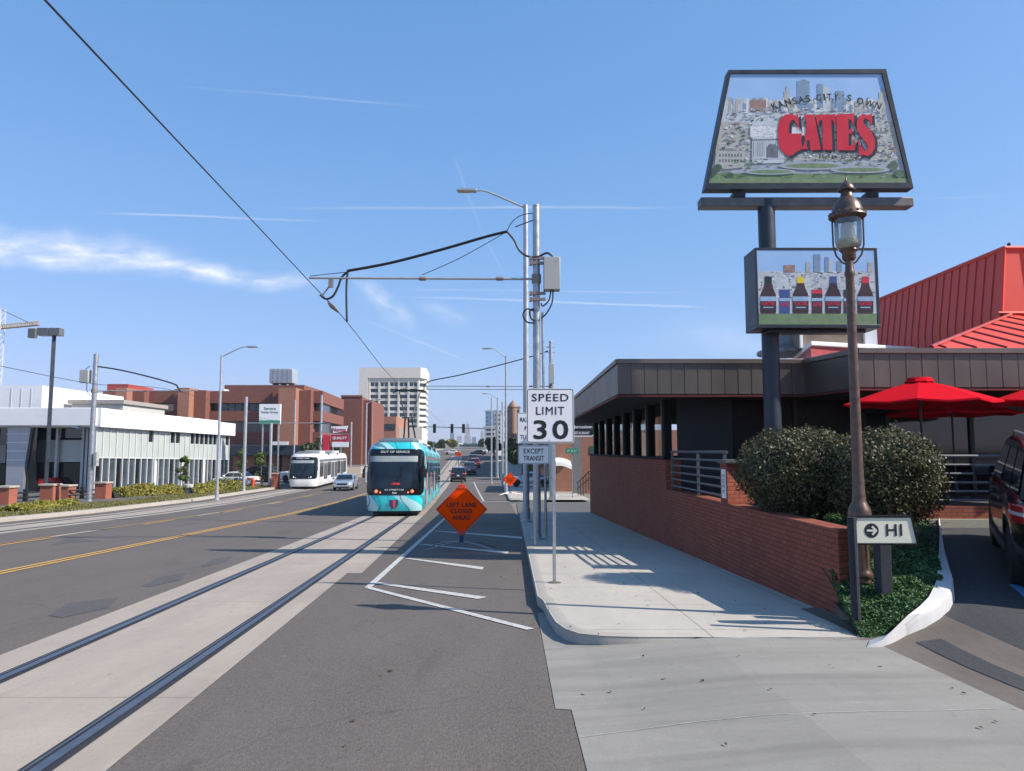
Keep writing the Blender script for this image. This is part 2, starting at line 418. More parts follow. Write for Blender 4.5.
# ============================================================ SETTING
def ysteps(y0, y1):
    out = [y0]; y = y0
    while y < y1-1e-6:
        y += .5 if y < 15 else (1.0 if y < 60 else (4 if y < 300 else 60)); y = min(y, y1)
        out.append(y)
    for p, _ in PROF:
        if y0 < p < y1: out.append(p)
    return sorted(set(round(v,4) for v in out))
def strip(xl, xr, y0, y1, dz, nx=1, mb=None, zf=None, mi=0):
    mb = mb or MB(); ys = ysteps(y0, y1); rows = []
    for y in ys:
        a = xl(y) if callable(xl) else xl; b = xr(y) if callable(xr) else xr
        rows.append([(a+(b-a)*i/nx, y, (zf(a+(b-a)*i/nx, y) if zf else zr(y))+dz) for i in range(nx+1)])
    return mb.grid(rows, mi)
# one ground sheet to the horizon
mb = MB(); ys = ysteps(-60, 9000)
xs = [-6000,-1500,-400,-150,-60,-30,0,10,30,80,300,1500,6000]
mb.grid([[(x, y, zr(y)-.03) for x in xs] for y in ys])
GROUNDM = M('ground_soil', (.17,.16,.13), .95, var=.25, scale=.05, obj=False)
struct(mb, 'ground', GROUNDM, smooth=False, recalc=False)
def lcurb(y): return -18.1-.0625*y if y < 75 else -22.8-.02*(y-75)
def rcurb(y): return .35 if y < 30 else .35-.027*(y-30)
# roadway
def road_r(y):
    return rcurb(y) if y > 8.5 else .33
mb = strip(lambda y: lcurb(y)-.02, lambda y: road_r(y)+(.5 if y<33 else .02), -40, 60, 0, 6)
strip(lambda y: lcurb(y)-.02, lambda y: rcurb(y)+.02, 60, 330, 0, 4, mb)
struct(mb, 'road', ASPH, smooth=False, recalc=False)
# side street crossing behind the restaurant
mb = strip(.3, 120, 35.5, 47.5, .004, 8); strip(-120, lambda y: lcurb(y)+.1, 78, 88, .03, 4, mb)
strip(-2.5, 90, 87, 100, .004, 4, mb)
struct(mb, 'side_street', ASPH_FAR, smooth=False, recalc=False)
# tracks
def tc(y): return -3.3-.0635*y if y < 60 else -7.11-.055*(y-60)
def tc2(y): return -15.75-.0625*y
mb = strip(lambda y: tc(y)-1.28, lambda y: tc(y)+1.16, -30, 13.8, .005, 1)
strip(lambda y: tc(y)-1.28, lambda y: tc(y)+1.42, 13.8, 200, .005, 1, mb)
struct(mb, 'track_slab', CONC_TRK, smooth=False, recalc=False)
mb = strip(lambda y: tc2(y)-1.3, lambda y: tc2(y)+1.3, -20, 74, .005, 1)
struct(mb, 'track_slab', CONC_TRK, smooth=False, recalc=False)
def rails(tcf, y0, y1):
    a, b, c = MB(), MB(), MB()
    for s in (-1, 1):
        o = s*.74
        strip(lambda y: tcf(y)+o-.105, lambda y: tcf(y)+o+.105, y0, y1, .009, 1, a)
        strip(lambda y: tcf(y)+o-.03+(-s*.0), lambda y: tcf(y)+o+.045, y0, y1, .014, 1, b)
        strip(lambda y: tcf(y)+o-.075, lambda y: tcf(y)+o-.055, y0, y1, .014, 1, b)
    struct(a, 'rail_groove', RUBBER, smooth=False, recalc=False); struct(b, 'streetcar_rail', RAILM, smooth=False, recalc=False)
rails(tc, -20, 190); rails(tc2, -10, 74)
# painted lines
def gquad(mb, pts, dz=.009):
    ps = [g(*p) for p in pts]; mb.add([(p.x, p.y, zr(p.y)+dz) for p in ps], [tuple(range(len(ps)))])
def line(mb, pts, w, dz=.010, n=12):
    """stripe through road points"""
    for a, b in zip(pts[:-1], pts[1:]):
        d = Vector((b[0]-a[0], b[1]-a[1])); t = d.normalized(); nrm = Vector((-t.y, t.x))*w/2
        k = max(1, int(d.length/2))
        for i in range(k):
            p = Vector(a[:2])+d*i/k; q = Vector(a[:2])+d*(i+1)/k
            mb.add([(p.x+nrm.x,p.y+nrm.y,zr(p.y)+dz),(q.x+nrm.x,q.y+nrm.y,zr(q.y)+dz),(q.x-nrm.x,q.y-nrm.y,zr(q.y)+dz),(p.x-nrm.x,p.y-nrm.y,zr(p.y)+dz)],[(0,1,2,3)])
mb = MB()
def gp(px, py): p = g(px, py); return (p.x, p.y)
line(mb, [gp(368,588), gp(446,517.5)], .11)
line(mb, [gp(368,588), gp(531,630)], .11)
gquad(mb, [(372,583.5),(380,582.8),(487,597.5),(478,599.5)])
gquad(mb, [(403,558.5),(410,558.5),(484,567.5),(482,570)])
gquad(mb, [(417,544.5),(424,544.5),(509,552),(507,554)])
gquad(mb, [(432,531),(437,531),(522,537),(522,539)])
line(mb, [gp(446,517.5), gp(453,507)], .11)
line(mb, [(-1.9,50),(-4.5,88)], .12)
for y in (48.6, 86.2, 101):
    mb.add([(-4 if y<50 else -5,y,zr(y)+.012),(rcurb(y),y,zr(y)+.012),(rcurb(y),y+.4,zr(y+.4)+.012),(-4 if y<50 else -5,y+.4,zr(y+.4)+.012)],[(0,1,2,3)])
for k in range(5):
    y = 22+k*12; x = tc2(y)+3.6
    if k != 3: line(mb, [(x,y),(x-.19,y+3)], .1)
struct(mb, 'road_marking', PW, smooth=False, recalc=False)
mb = MB()
def oy(y): return -10.35-.0635*y
a0 = g(0,573); b0 = g(290,514)
sl = (b0.x-a0.x)/(b0.y-a0.y)
def oy(y): return a0.x+sl*(y-a0.y)
for o in (-.1, .1):
    line(mb, [(oy(y)+o, y) for y in range(-10, 66, 4)], .1)
c0 = g(0,545)
def od(y): return c0.x-.0625*(y-c0.y)
line(mb, [(od(y)-.18, y) for y in range(5, 66, 4)], .07)
for k in range(9):
    y = c0.y-10+k*9.2; line(mb, [(od(y)+.1,y),(od(y+3)+.1,y+3)], .11)
struct(mb, 'road_marking', PY, smooth=False, recalc=False)
# dark repair patches and skid traces lying on the asphalt
PATCH = asphalt_mat('patch_asphalt', (.075,.07,.068), False)
mb = MB()
for pts in ([(48,616),(70,603),(118,598),(108,608),(62,618)], [(142,586),(160,577),(186,573),(180,580),(150,587)], [(200,566),(214,559),(233,556),(226,562),(204,567)],
            [(50,545),(62,541),(66,538),(58,536),(60,535),(72,538),(100,541),(70,543)]):
    gquad(mb, pts, .005)
struct(mb, 'asphalt_patch', PATCH, smooth=False, recalc=False)
# right sidewalk with its rounded corner, curb, driveway, lot
S = .13
edge = [(.35,33.2),(.2,34.4),(.35,34.9)]
corner = [g(543,600,S), g(548,610,S), g(556,622,S), g(566,629,S), g(580,633.5,S), g(605,636,S), g(640,637,S), g(695,637,S)]
cpts = [(.35, y) for y in (33.5,30,26,22,19,16,13.5,11.5,10.4)]+[(p.x,p.y) for p in corner]
end = g(870,640,S)
mb = MB()
# sidewalk: strip rows from the curb's inner edge to the wall
def sw_left(y):
    pts = cpts
    for (x0,y0),(x1,y1) in zip(pts[:-1], pts[1:]):
        if y1 <= y <= y0 and y0 > y1: return x0+(x1-x0)*(y-y0)/(y1-y0)
    return .35
WX = lambda y: 3.80-.0105*(y-8.75)      # street face of the brick wall
ylow = cpts[-1][1]
ys2 = sorted(set([ylow+.0001]+[p[1] for p in cpts if p[1] > ylow+.002]+[ylow+.08+i*.5 for i in range(55) if ylow+.08+i*.5 < 33.4]))
mb.grid([[(sw_left(y)+(3.9-sw_left(y))*i/4, y, zr(y)+S) for i in range(5)] for y in ys2])
mb.grid([[(sw_left(33.5)+(9-sw_left(33.5))*i/4, y, zr(y)+S) for i in range(5)] for y in (33.4, 34.2, 35.0)])
mb.grid([[(cpts[-1][0]+(end.x-cpts[-1][0])*i/6, yy if j else cpts[-1][1]+(end.y-cpts[-1][1])*i/6, zr(yy if j else cpts[-1][1]+(end.y-cpts[-1][1])*i/6)+S) for i in range(7)] for j, yy in ((0,0),(1,ylow))])
struct(mb, 'sidewalk', CONC, smooth=False, recalc=False)
# curb along it: vertical face, rounded nose, .15 wide top set 4 mm proud
def curb(name, pts, mat, zf, h=.13, w=.15, side=1, taper=None, top=.004):
    mb = MB(); rows = []
    n = len(pts)
    for i, p in enumerate(pts):
        a = Vector(pts[max(0,i-1)][:2]); b = Vector(pts[min(n-1,i+1)][:2]); t = (b-a).normalized(); nr = Vector((-t.y, t.x))*side
        hh = h if taper is None else taper(i/(n-1))*h
        zt = zf(p[0], p[1]) if taper is None else zf(p[0], p[1])
        q = Vector(p[:2]); z0 = zf(p[0],p[1])-.06
        zt = zf(p[0],p[1])+hh+top
        rows.append([(q.x,q.y,z0),(q.x,q.y,zt-.03),((q+nr*.01).x,(q+nr*.01).y,zt-.008),((q+nr*.03).x,(q+nr*.03).y,zt),((q+nr*w).x,(q+nr*w).y,zt),((q+nr*w).x,(q+nr*w).y,z0)])
    mb.grid(rows); return struct(mb, name, mat, recalc=False)
cc = [(.35,33.5)]+cpts[1:]
# round far corner
far = [(1.9,35.35),(1.2,35.2),(.75,34.8),(.45,34.2)]
curb('curb', far+cc, CURB, lambda x, y: zr(y), S, side=1)
def drvz(x, y):
    t = max(0, min(1, (x-.55)/1.5)); return zr(y)+.005+.125*t
# hide below sidewalk: cut at the sidewalk's lower edge
mb2 = MB(); rows = []
for y in sorted(ysteps(-20, 7.2)+[7.35, ylow-.002, 5.79, 5.81]):
    x0_ = .33 if y > 5.8 else .45
    rows.append([(x0_+(3.58-x0_)*i/8, y, drvz(x0_+(3.58-x0_)*i/8, y)) for i in range(9)])
mb2.grid(rows)
rows = []
for y in (ylow, ylow+.1, ylow+.25, 8.0, 8.25, 8.6, 9.0, 9.8):
    rows.append([(.33+(sw_left(y)+.02-.33)*i/3 if sw_left(y) > .35 else .33+.02*i/3, y, drvz(.33+(max(.37,sw_left(y)+.02)-.33)*i/3, y)) for i in range(4)])
mb2.grid(rows)
struct(mb2, 'driveway', CONC_DRV, smooth=False, recalc=False)
JOINT = M('joint_white', (.42,.41,.38), .8, var=.3, scale=9)
mb = MB()
def dline(pts, w):
    ps = []
    for px, py in pts:
        d = ray(px, py); s = 2.0
        while s < 30 and d.z*s > drvz(d.x*s, d.y*s): s += .003
        ps.append(d*s)
    rows = [[(p.x, p.y-w/2, drvz(p.x,p.y-w/2)+.005), (p.x, p.y+w/2, drvz(p.x,p.y+w/2)+.005)] for p in ps]
    mb.grid(rows)
dline([(578,738),(640,730),(700,722),(760,716),(820,713),(880,711.5),(940,711),(1000,709)], .006)
struct(mb, 'driveway_joint', JOINT, smooth=False, recalc=False)
# gutter band at the lot's edge and the lot
mb = MB(); rows = []
for y in ysteps(-20, 9.4):
    rows.append([(x, y, lotz(x, y)) for x in (3.58,3.7,3.86,4.0,4.1,4.25,4.4,4.6)])
mb.grid(rows); struct(mb, 'gutter', GUTTER, smooth=False, recalc=False)
mb = MB(); rows = []
for y in ysteps(-20, 7.4): rows.append([(x+.05*math.sin(y*1.7), y, lotz(x+.05*math.sin(y*1.7), y)+.006) for x in (3.93,4.0,4.1,4.18)])
mb.grid(rows); struct(mb, 'asphalt_patch', ASPH_LOT, smooth=False, recalc=False)
mb = MB(); rows = []
for y in ysteps(-20, 13.2):
    rows.append([(x, y, lotz(x, y)+(.006 if x>3.9 else -.02)) for x in (3.9,4.1,4.3,4.6,4.9,5.2,6,7,9,12,16,24)])
mb.grid(rows, 0)
# keep the gutter strip uncovered: lot begins beyond it
mb = MB(); rows = []
for y in ysteps(-20, 13.2):
    rows.append([(x, y, lotz(x, y)) for x in (4.6,4.75,4.9,5.05,5.2,6,7,9,12,16,24,40)])
mb.grid(rows, 0)
struct(mb, 'parking_lot', ASPH_LOT, smooth=False, recalc=False)
mb = MB()
for (pa, pb) in (((1015,585),(1080,640)),):
    a = gl(*pa); b = gl(*pb); d = (b-a).normalized(); nn = Vector((-d.y, d.x, 0))*.06
    mb.add([(q.x, q.y, lotz(q.x,q.y)+.006) for q in (a+nn, b+nn, b-nn, a-nn)], [(0,1,2,3)])
struct(mb, 'bay_marking', PBLUE, smooth=False, recalc=False)
# far block sidewalk on the right
def ssw(y): return rcurb(y)
mb = strip(lambda y: ssw(y)+.12, lambda y: 5.2, 49.2, 86, S, 2)
strip(lambda y: ssw(y)+.12, lambda y: ssw(y)+4.5, 101, 300, S, 1, mb)
struct(mb, 'sidewalk', CONC, smooth=False, recalc=False)
curb('curb', [(2.2,48.9),(.7,49.1),(0,49.5)]+[(ssw(y), y) for y in range(50, 87, 3)][0:], CURB, lambda x, y: zr(y), S, side=-1)
curb('curb', [(ssw(y), y) for y in range(101, 300, 10)], CURB, lambda x, y: zr(y), S, side=-1)
# left curb, verge, plaza
curb('curb', [(lcurb(y), y) for y in range(-20, 76, 3)], CURB, lambda x, y: zr(y), .15, side=1, w=.6)
curb('curb', [(lcurb(y), y) for y in range(90, 300, 8)], CURB, lambda x, y: zr(y), .15, side=1, w=.4)
VERGE = M('verge_soil', (.2,.18,.1), .95, var=.3, scale=2, obj=False)
mb = strip(lambda y: lcurb(y)-3.4, lambda y: lcurb(y)-.58, -20, 76, .15, 2)
struct(mb, 'verge', VERGE, smooth=False, recalc=False)
mb = strip(-160, lambda y: lcurb(y)-3.38, -20, 78, .2, 6)
strip(-200, lambda y: lcurb(y)-3.6, 88, 125, .12, 5, mb)
struct(mb, 'car_park', ASPH_FAR, smooth=False, recalc=False)
mb = strip(lambda y: lcurb(y)-4.0, lambda y: lcurb(y)-.38, 89, 300, .16, 1)
struct(mb, 'sidewalk', CONC, smooth=False, recalc=False)
# ------------------------------------------------------------ foliage helpers
def leaves(mb, n, fn, size, rnd, squash=1.0, mi=0, aspect=.55):
    for _ in range(n):
        p, nv = fn()
        s = size*rnd.uniform(.6, 1.35)
        a = Vector((rnd.gauss(0,1), rnd.gauss(0,1), rnd.gauss(0,1))).normalized()
        nn = (nv*1.1 + a).normalized()
        t = nn.cross(Vector((rnd.gauss(0,1), rnd.gauss(0,1), rnd.gauss(0,1)))).normalized(); b = nn.cross(t)
        t *= s; b *= s*aspect
        mb.add([p-t, p+b*.9-t*.1, p+t, p-b*.9-t*.1], [(0,1,2,3)], mi)
def ell_fn(c, r, rnd, shell=.35, seed=0, amp=.18, gap=0, box=0):
    c = Vector(c)
    def fn():
        while True:
            d = Vector((rnd.gauss(0,1), rnd.gauss(0,1), rnd.gauss(0,1))).normalized()
            k = 1 + amp*noise.noise(d*2.3+Vector((seed,0,0))) + amp*.6*noise.noise(d*6+Vector((0,seed,0)))
            if box: k = k/(abs(d.x)**box+abs(d.y)**box+abs(d.z)**box)**(1/box)*(1+.10*noise.noise(d*13+Vector((seed,seed,0))))
            q = k*(1 - shell*rnd.random()**1.6)
            if box and rnd.random() < .012: q *= 1.09
            p = Vector((d.x*r[0], d.y*r[1], d.z*r[2]))*q
            if gap and noise.noise((c+p)*(1.0/(.22*max(r)))+Vector((seed,seed,0))) < -gap: continue
            return c+p, Vector((d.x/r[0], d.y/r[1], d.z/r[2])).normalized()
    return fn
LEAF_BUSH = leaf_mat('laurel_leaf', [(0,(.018,.026,.01)),(.4,(.055,.062,.022)),(.72,(.11,.105,.045)),(.9,(.16,.13,.075)),(1,(.25,.2,.13))], .5, .3, .12)
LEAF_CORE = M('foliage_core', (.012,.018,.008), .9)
LEAF_COVER = leaf_mat('juniper_leaf', [(0,(.03,.07,.025)),(.6,(.07,.15,.055)),(1,(.15,.25,.11))], .6, .3, .2)
LEAF_HEDGE = leaf_mat('hedge_leaf', [(0,(.09,.10,.015)),(.6,(.23,.21,.03)),(1,(.38,.31,.06))], .6, .3, .25)
LEAF_TREE = leaf_mat('tree_leaf', [(0,(.05,.09,.02)),(.6,(.11,.17,.04)),(1,(.22,.27,.08))], .6, .3, .3)
LEAF_DARK = leaf_mat('dark_tree_leaf', [(0,(.025,.04,.015)),(.6,(.06,.08,.03)),(1,(.12,.12,.06))], .6, .3, .2)
GRASSM = leaf_mat('grass_blade', [(0,(.10,.11,.03)),(.6,(.22,.20,.08)),(1,(.34,.29,.15))], .8, .2, .3)
# ------------------------------------------------------------ planter in front of the restaurant
out_px = [(871,641),(888,640),(905,636),(925,628),(940,619),(950,610),(955,600),(954,588),(950,575),(945,558),(942,540),(940,526)]
in_px  = [(862,637),(878,634),(893,627),(908,619),(920,611),(929,602),(934,591),(936,580),(937,566),(937,552),(937,538),(937,525)]
OUT = [gl(*p) for p in out_px]
INN = []
for p in in_px:
    d = ray(*p); s = 2
    while s < 40 and d.z*s > lotz(d.x*s, d.y*s)+.15: s += .004
    INN.append(d*s)
mb = MB(); rows = []
for o, i in zip(OUT, INN):
    zo = lotz(o.x,o.y); dirn = (Vector((i.x,i.y))-Vector((o.x,o.y)))
    if dirn.length > .32: dirn = dirn.normalized()*.32
    k = dirn.normalized() if dirn.length > .01 else Vector((-1,0))
    w = max(.16, dirn.length)
    P = lambda t, z: (o.x+k.x*t, o.y+k.y*t, z)
    hh = min(1, .12+len(rows)*.3)
    rows.append([P(0,zo-.05), P(.01,zo+.11*hh), P(.035,zo+.145*hh), P(.07,zo+.15*hh), P(w,zo+.15*hh), P(w,zo-.05)])
mb.grid(rows); mb.add([rows[0][j] for j in range(6)], [tuple(range(6))])
struct(mb, 'planter_curb', WHITEC, recalc=False)
def bedz(x, y):
    t = max(0, min(1, (y-7.45)/3.2)); base = -1.76+(.66)*(1-(1-t)**1.6)-.2*max(0,min(1,(4.35-x)/.4))*max(0,min(1,(9.6-y)))
    # slope down to the curb on the right
    dmin = min((Vector((x,y))-Vector((o.x,o.y))).length for o in OUT)
    lz = lotz(x, y)+.16
    k = max(0, min(1, (dmin-.2)/1.1)); return lz+(base-lz)*k if base > lz else base
from mathutils import geometry
poly = [Vector((g(860,637,S).x,g(860,637,S).y,0))]+[Vector((o.x-.1,o.y+.06,0)) for o in OUT]+[Vector((7.6,13.0,0)),Vector((3.95,13.0,0)),Vector((3.86,8.74,0)),Vector((g(829,611,S).x-.02,g(829,611,S).y,0)),Vector((g(849,628,S).x-.03,g(849,628,S).y,0))]
def inside(x, y):
    c = False; n = len(poly)
    for i in range(n):
        a, b = poly[i], poly[i-1]
        if (a.y > y) != (b.y > y) and x < (b.x-a.x)*(y-a.y)/(b.y-a.y)+a.x: c = not c
    return c
SOIL = M('mulch', (.07,.045,.03), .95, var=.4, scale=30, obj=False, bump=.6)
mb = MB(); st = .12; nxs = int((8-3.3)/st); nys = int((13.2-7.3)/st)
for i in range(nxs):
    for j in range(nys):
        x = 3.3+i*st; y = 7.3+j*st
        if inside(x+st/2, y+st/2):
            mb.add([(x,y,bedz(x,y)-.06),(x+st,y,bedz(x+st,y)-.06),(x+st,y+st,bedz(x+st,y+st)-.06),(x,y+st,bedz(x,y+st)-.06)], [(0,1,2,3)])
struct(mb, 'planting_bed', SOIL, recalc=True)
rnd = random.Random(5)
mb = MB(); cnt = 0
while cnt < 52000:
    x = rnd.uniform(3.45, 7.6); y = rnd.uniform(7.4, 12.5) if rnd.random() < .35 else rnd.uniform(7.4, 9.8)
    if not inside(x, y): continue
    dmin = min((Vector((x,y))-Vector((o.x,o.y))).length for o in OUT)
    if dmin < .16: continue
    h = .11*min(1, (dmin-.14)/.2)*(.6+.9*abs(noise.noise(Vector((x*4,y*4,0)))+.35))
    z = bedz(x,y)-.03+h*rnd.random()**.6
    leafs = .021*rnd.uniform(.7,1.3)
    nn = Vector((rnd.gauss(0,.8), rnd.gauss(0,.8), 1)).normalized(); t = nn.cross(Vector((rnd.gauss(0,1),rnd.gauss(0,1),rnd.gauss(0,1)))).normalized(); b = nn.cross(t)*leafs*.4; t = t*leafs
    p = Vector((x,y,z)); mb.add([p-t,p+b,p+t,p-b],[(0,1,2,3)]); cnt += 1
one(mb, 'ground_cover', LEAF_COVER, 'low green juniper ground cover filling the planter inside the white curb', 'ground cover', kind='stuff', smooth=False, recalc=False)
def shrub(c, r, n, label, leaf, size, group, mats=LEAF_BUSH, trunk=True, basez=-1.1, seed=1, name='shrub'):
    t = thing(name, label, 'shrub', (c[0],c[1],basez), group)
    rnd = random.Random(seed); m = MB()
    leaves(m, n, ell_fn(c, r, rnd, .34, seed, .15, .0, 2.5), size, rnd)
    if trunk:
        for k in range(16):
            a = rnd.uniform(0,6.28); zc = rnd.uniform(-.2,.8); q = math.sqrt(max(0,1-zc*zc)); cc = (c[0]+r[0]*q*.95*math.cos(a), c[1]+r[1]*q*.95*math.sin(a), c[2]+r[2]*zc*1.0)
            leaves(m, 150, ell_fn(cc, (.17,.17,.10), rnd, .9, k, .4), size, rnd)
    m.build('foliage', mats, t, smooth=False, recalc=False)
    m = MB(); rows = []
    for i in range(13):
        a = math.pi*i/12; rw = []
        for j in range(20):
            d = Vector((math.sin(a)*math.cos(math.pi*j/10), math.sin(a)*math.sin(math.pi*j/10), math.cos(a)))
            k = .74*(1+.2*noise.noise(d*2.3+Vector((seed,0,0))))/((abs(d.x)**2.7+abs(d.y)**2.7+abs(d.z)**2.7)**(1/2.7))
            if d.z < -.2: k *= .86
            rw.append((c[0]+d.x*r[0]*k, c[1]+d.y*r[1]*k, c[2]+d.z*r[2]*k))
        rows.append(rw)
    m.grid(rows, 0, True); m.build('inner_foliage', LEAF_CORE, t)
    if trunk:
        m = MB()
        for k in range(11):
            a = rnd.uniform(0, 6.28); q = rnd.uniform(.3,.8)
            top = Vector((c[0]+r[0]*q*math.cos(a), c[1]+r[1]*q*math.sin(a), c[2]-r[2]*.3))
            b = Vector((c[0]+rnd.uniform(-.12,.12), c[1]+rnd.uniform(-.12,.12), basez-.15))
            mid = b.lerp(top,.5)+Vector((rnd.uniform(-.08,.08),rnd.uniform(-.08,.08),-.06))
            m.tube([b,mid,top],[.035,.026,.015],6)
        m.build('branches', BARK, t)
    return t
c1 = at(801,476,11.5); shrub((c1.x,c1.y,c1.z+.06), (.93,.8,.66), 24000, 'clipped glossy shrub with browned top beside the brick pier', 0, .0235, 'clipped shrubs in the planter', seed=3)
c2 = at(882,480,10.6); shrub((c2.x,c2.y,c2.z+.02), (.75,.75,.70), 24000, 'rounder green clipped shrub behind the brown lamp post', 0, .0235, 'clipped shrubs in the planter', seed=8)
# stone block at the wall's foot
p = g(836,617,S)
mb = MB(); q0 = g(828,610,S); q1 = g(849,627,S); mb.prism([(q0.x,q0.y+.25),(q0.x,q0.y),(q1.x,q1.y),(q1.x+.12,q1.y+.05),(q0.x+.14,q0.y+.25)], -2.1, -1.77)
one(mb, 'stone_block', GUTTER, 'low grey stone edging block at the foot of the brick wall end', 'stone', bevel=.02)

# ============================================================ RESTAURANT
def wz(y): return zr(y)
RB = thing('restaurant', 'low restaurant with bronze fascia, dark window fins and red metal roofs', 'restaurant', (3.7,17.8,-2.6))
XW = lambda y: 3.70-.004*(y-18)
# brick facade base under the window fins
SILL = -.21
mb = MB(); mb.prism([(3.70,17.9),(3.62,34.6),(3.98,34.6),(4.06,17.9)], -4.2, SILL)
mb.box(3.99,14,34.3,34.6,-4.2,SILL)
mb.build('brick_wall', BRICK, RB)
mb = MB(); mb.prism([(3.66,17.86),(3.58,34.64),(4.02,34.64),(4.10,17.86)], SILL+.003, SILL+.07); mb.build('sill', DKWALL, RB, bevel=.01)
SOF = 1.25; TOP = 2.07
finY = [30.9,28.7,26.6,24.5,22.4,20.3,18.2]
for y in finY+[33.0]:
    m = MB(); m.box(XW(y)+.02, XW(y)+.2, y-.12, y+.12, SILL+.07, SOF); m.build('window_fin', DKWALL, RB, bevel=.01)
    m = MB(); m.box(XW(y)+.0, XW(y)+.05, y+.12, y+.2, SILL+.07, SOF); m.build('window_post', BRONZE, RB)
for a, b in zip([34.3]+[33.0]+finY[:-1], [33.0]+finY):
    m = MB(); m.box(XW(b)+.11, XW(b)+.116, b+.125, a-.125, SILL+.075, SOF-.01); m.build('window_pane', GLASSC, RB)
for x in (4.6,5.5,6.4,7.3,8.2):
    m = MB(); m.box(x-.06,x+.06,34.32,34.5,SILL,SOF); m.build('rear_window_post', DKWALL, RB)
# dark body of the building
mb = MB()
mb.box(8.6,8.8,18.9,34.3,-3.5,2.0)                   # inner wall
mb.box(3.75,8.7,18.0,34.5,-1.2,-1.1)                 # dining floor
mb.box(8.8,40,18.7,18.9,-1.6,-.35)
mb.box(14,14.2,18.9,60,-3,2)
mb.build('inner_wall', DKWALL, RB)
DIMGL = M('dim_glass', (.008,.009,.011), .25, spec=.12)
MIRG = M('mirror_glass',(.02,.026,.027),.04,0,.05,1,spec=.6)
# south storefront: posts and dark glazing
mb = MB(); mb.box(4.07,5.35,18.0,18.3,-1.2,SOF); mb.build('storefront_panel', M('blue_grey_panel',(.012,.014,.02),.6), RB)
for x in (5.35,7.0,8.7,9.3,11.35,13.4,15.5,17.6):
    m = MB(); m.box(x-.05,x+.05,18.28,18.42,-1.1,SOF); m.build('storefront_post', BLACKM, RB)
for a, b in ((5.4,6.95),(7.05,8.65)):
    m = MB(); m.box(a,b,18.34,18.36,-1.05,SOF); m.build('storefront_pane', DIMGL, RB)
for a, b in ((8.75,9.25),(9.35,11.3),(11.4,13.35),(13.45,15.45),(15.55,17.55)):
    m = MB(); m.box(a,b,18.34,18.36,-.35,.95); m.build('storefront_pane', MIRG if 9.3<a<13 else DIMGL, RB)
mb = MB(); mb.box(8.75,17.6,18.3,18.4,.953,SOF); mb.build('window_head', BLACKM, RB)
# canopy: soffit, fascia, trim
A = (2.42,16.75); 
pA = at(618,396,16.6); pJ0 = at(806,397,16.6); pJ1 = at(859,388,14.85)
FX0, FY0 = pA.x, 16.6
J0 = (pJ0.x,16.6); J1 = (pJ1.x,14.85)
foot = [(FX0+.0,34.9),(FX0,16.6),J0,J1,(40,14.85),(40,19.5),(14.5,19.5),(14.5,34.9)]
mb = MB(); mb.prism([(x+.03 if x<5 else x, y+(.03 if y<20 else -.03)) for x, y in foot], SOF, SOF+.06); mb.build('soffit', SOFFIT, RB)
mb = MB(); mb.prism([(x+.05 if x<5 else x, y+(.05 if y<20 else -.05)) for x, y in foot], TOP-.3, TOP-.12); mb.build('flat_roof', M('roof_gravel',(.3,.28,.25),.9), RB)
def wallseg(mb, a, b, z0, z1, t=.05):
    a = Vector(a); b = Vector(b); d = (b-a).normalized(); n = Vector((-d.y,d.x))*t
    mb.prism([(a.x,a.y),(b.x,b.y),(b.x+n.x,b.y+n.y),(a.x+n.x,a.y+n.y)], z0, z1)
segs = [((FX0,34.9),(FX0,16.6)), ((FX0,16.6),J0), (J0,J1), (J1,(40,14.85))]
rr_ = random.Random(3)
for a, b in segs:
    m = MB(); a = Vector(a); b = Vector(b); d = (b-a).normalized(); L_ = (b-a).length; n = int(L_/.325)+1; nr = Vector((d.y,-d.x))
    for i in range(n):
        p0 = a+d*(i*L_/n); p1 = a+d*((i+1)*L_/n-.006)
        o = rr_.uniform(0,.003)
        q0 = p0+nr*(.006+o); q1 = p1+nr*(.002)
        m.prism([(q0.x,q0.y),(q1.x,q1.y),(p1.x-nr.x*.04,p1.y-nr.y*.04),(p0.x-nr.x*.04,p0.y-nr.y*.04)], SOF+.03, TOP-.11)
    m.build('fascia', BRONZE, RB, smooth=False)
    m = MB()
    p0 = a+nr*.05-d*.0; p1 = b+nr*.05
    m.prism([(p0.x,p0.y),(p1.x,p1.y),(p1.x-nr.x*.12,p1.y-nr.y*.12),(p0.x-nr.x*.12,p0.y-nr.y*.12)], TOP-.107, TOP)
    m.build('fascia_cap', BRONZE_T, RB, bevel=.008)
    m = MB(); p0 = a+nr*.02; p1 = b+nr*.02
    m.prism([(p0.x,p0.y),(p1.x,p1.y),(p1.x-nr.x*.05,p1.y-nr.y*.05),(p0.x-nr.x*.05,p0.y-nr.y*.05)], SOF-.035, SOF-.002)
    m.build('fascia_trim', REDTRIM, RB)
# red roofs
UX = at(1004,248,20.0); 
uz = UX.z; ux = UX.x
lowA = at(896,346.5,14.95)
mb = MB()
zl = TOP+.02; zr1 = 3.72
ax = ux+.12
x_l = ax-(20-14.95)*1.02
mb.add([(x_l,14.95,zl),(45,14.95,zl),(45,20,zr1),(ax,20,zr1)],[(0,1,2,3)])
mb.add([(x_l,14.95,zl),(ax,20,zr1),(ax,20.3,zl-.1)],[(0,1,2)])
mb.build('lower_roof', REDROOF, RB, smooth=False)
m = MB()
for i in range(40):
    x = x_l+.3+i*.62
    yt = min(20, 14.95+(x-x_l)/1.02); zt = zl+(zr1-zl)*(yt-14.95)/5.05
    if x > 40: break
    m.tube([(x,14.95,zl+.015),(x,yt,zt+.015)], .022, 4)
m.tube([(x_l,14.95,zl+.02),(ax,20,zr1+.02)], .05, 6)
m.build('roof_seams', REDSEAM, RB)
mb = MB()
mt = ux; mbx = ux-.25
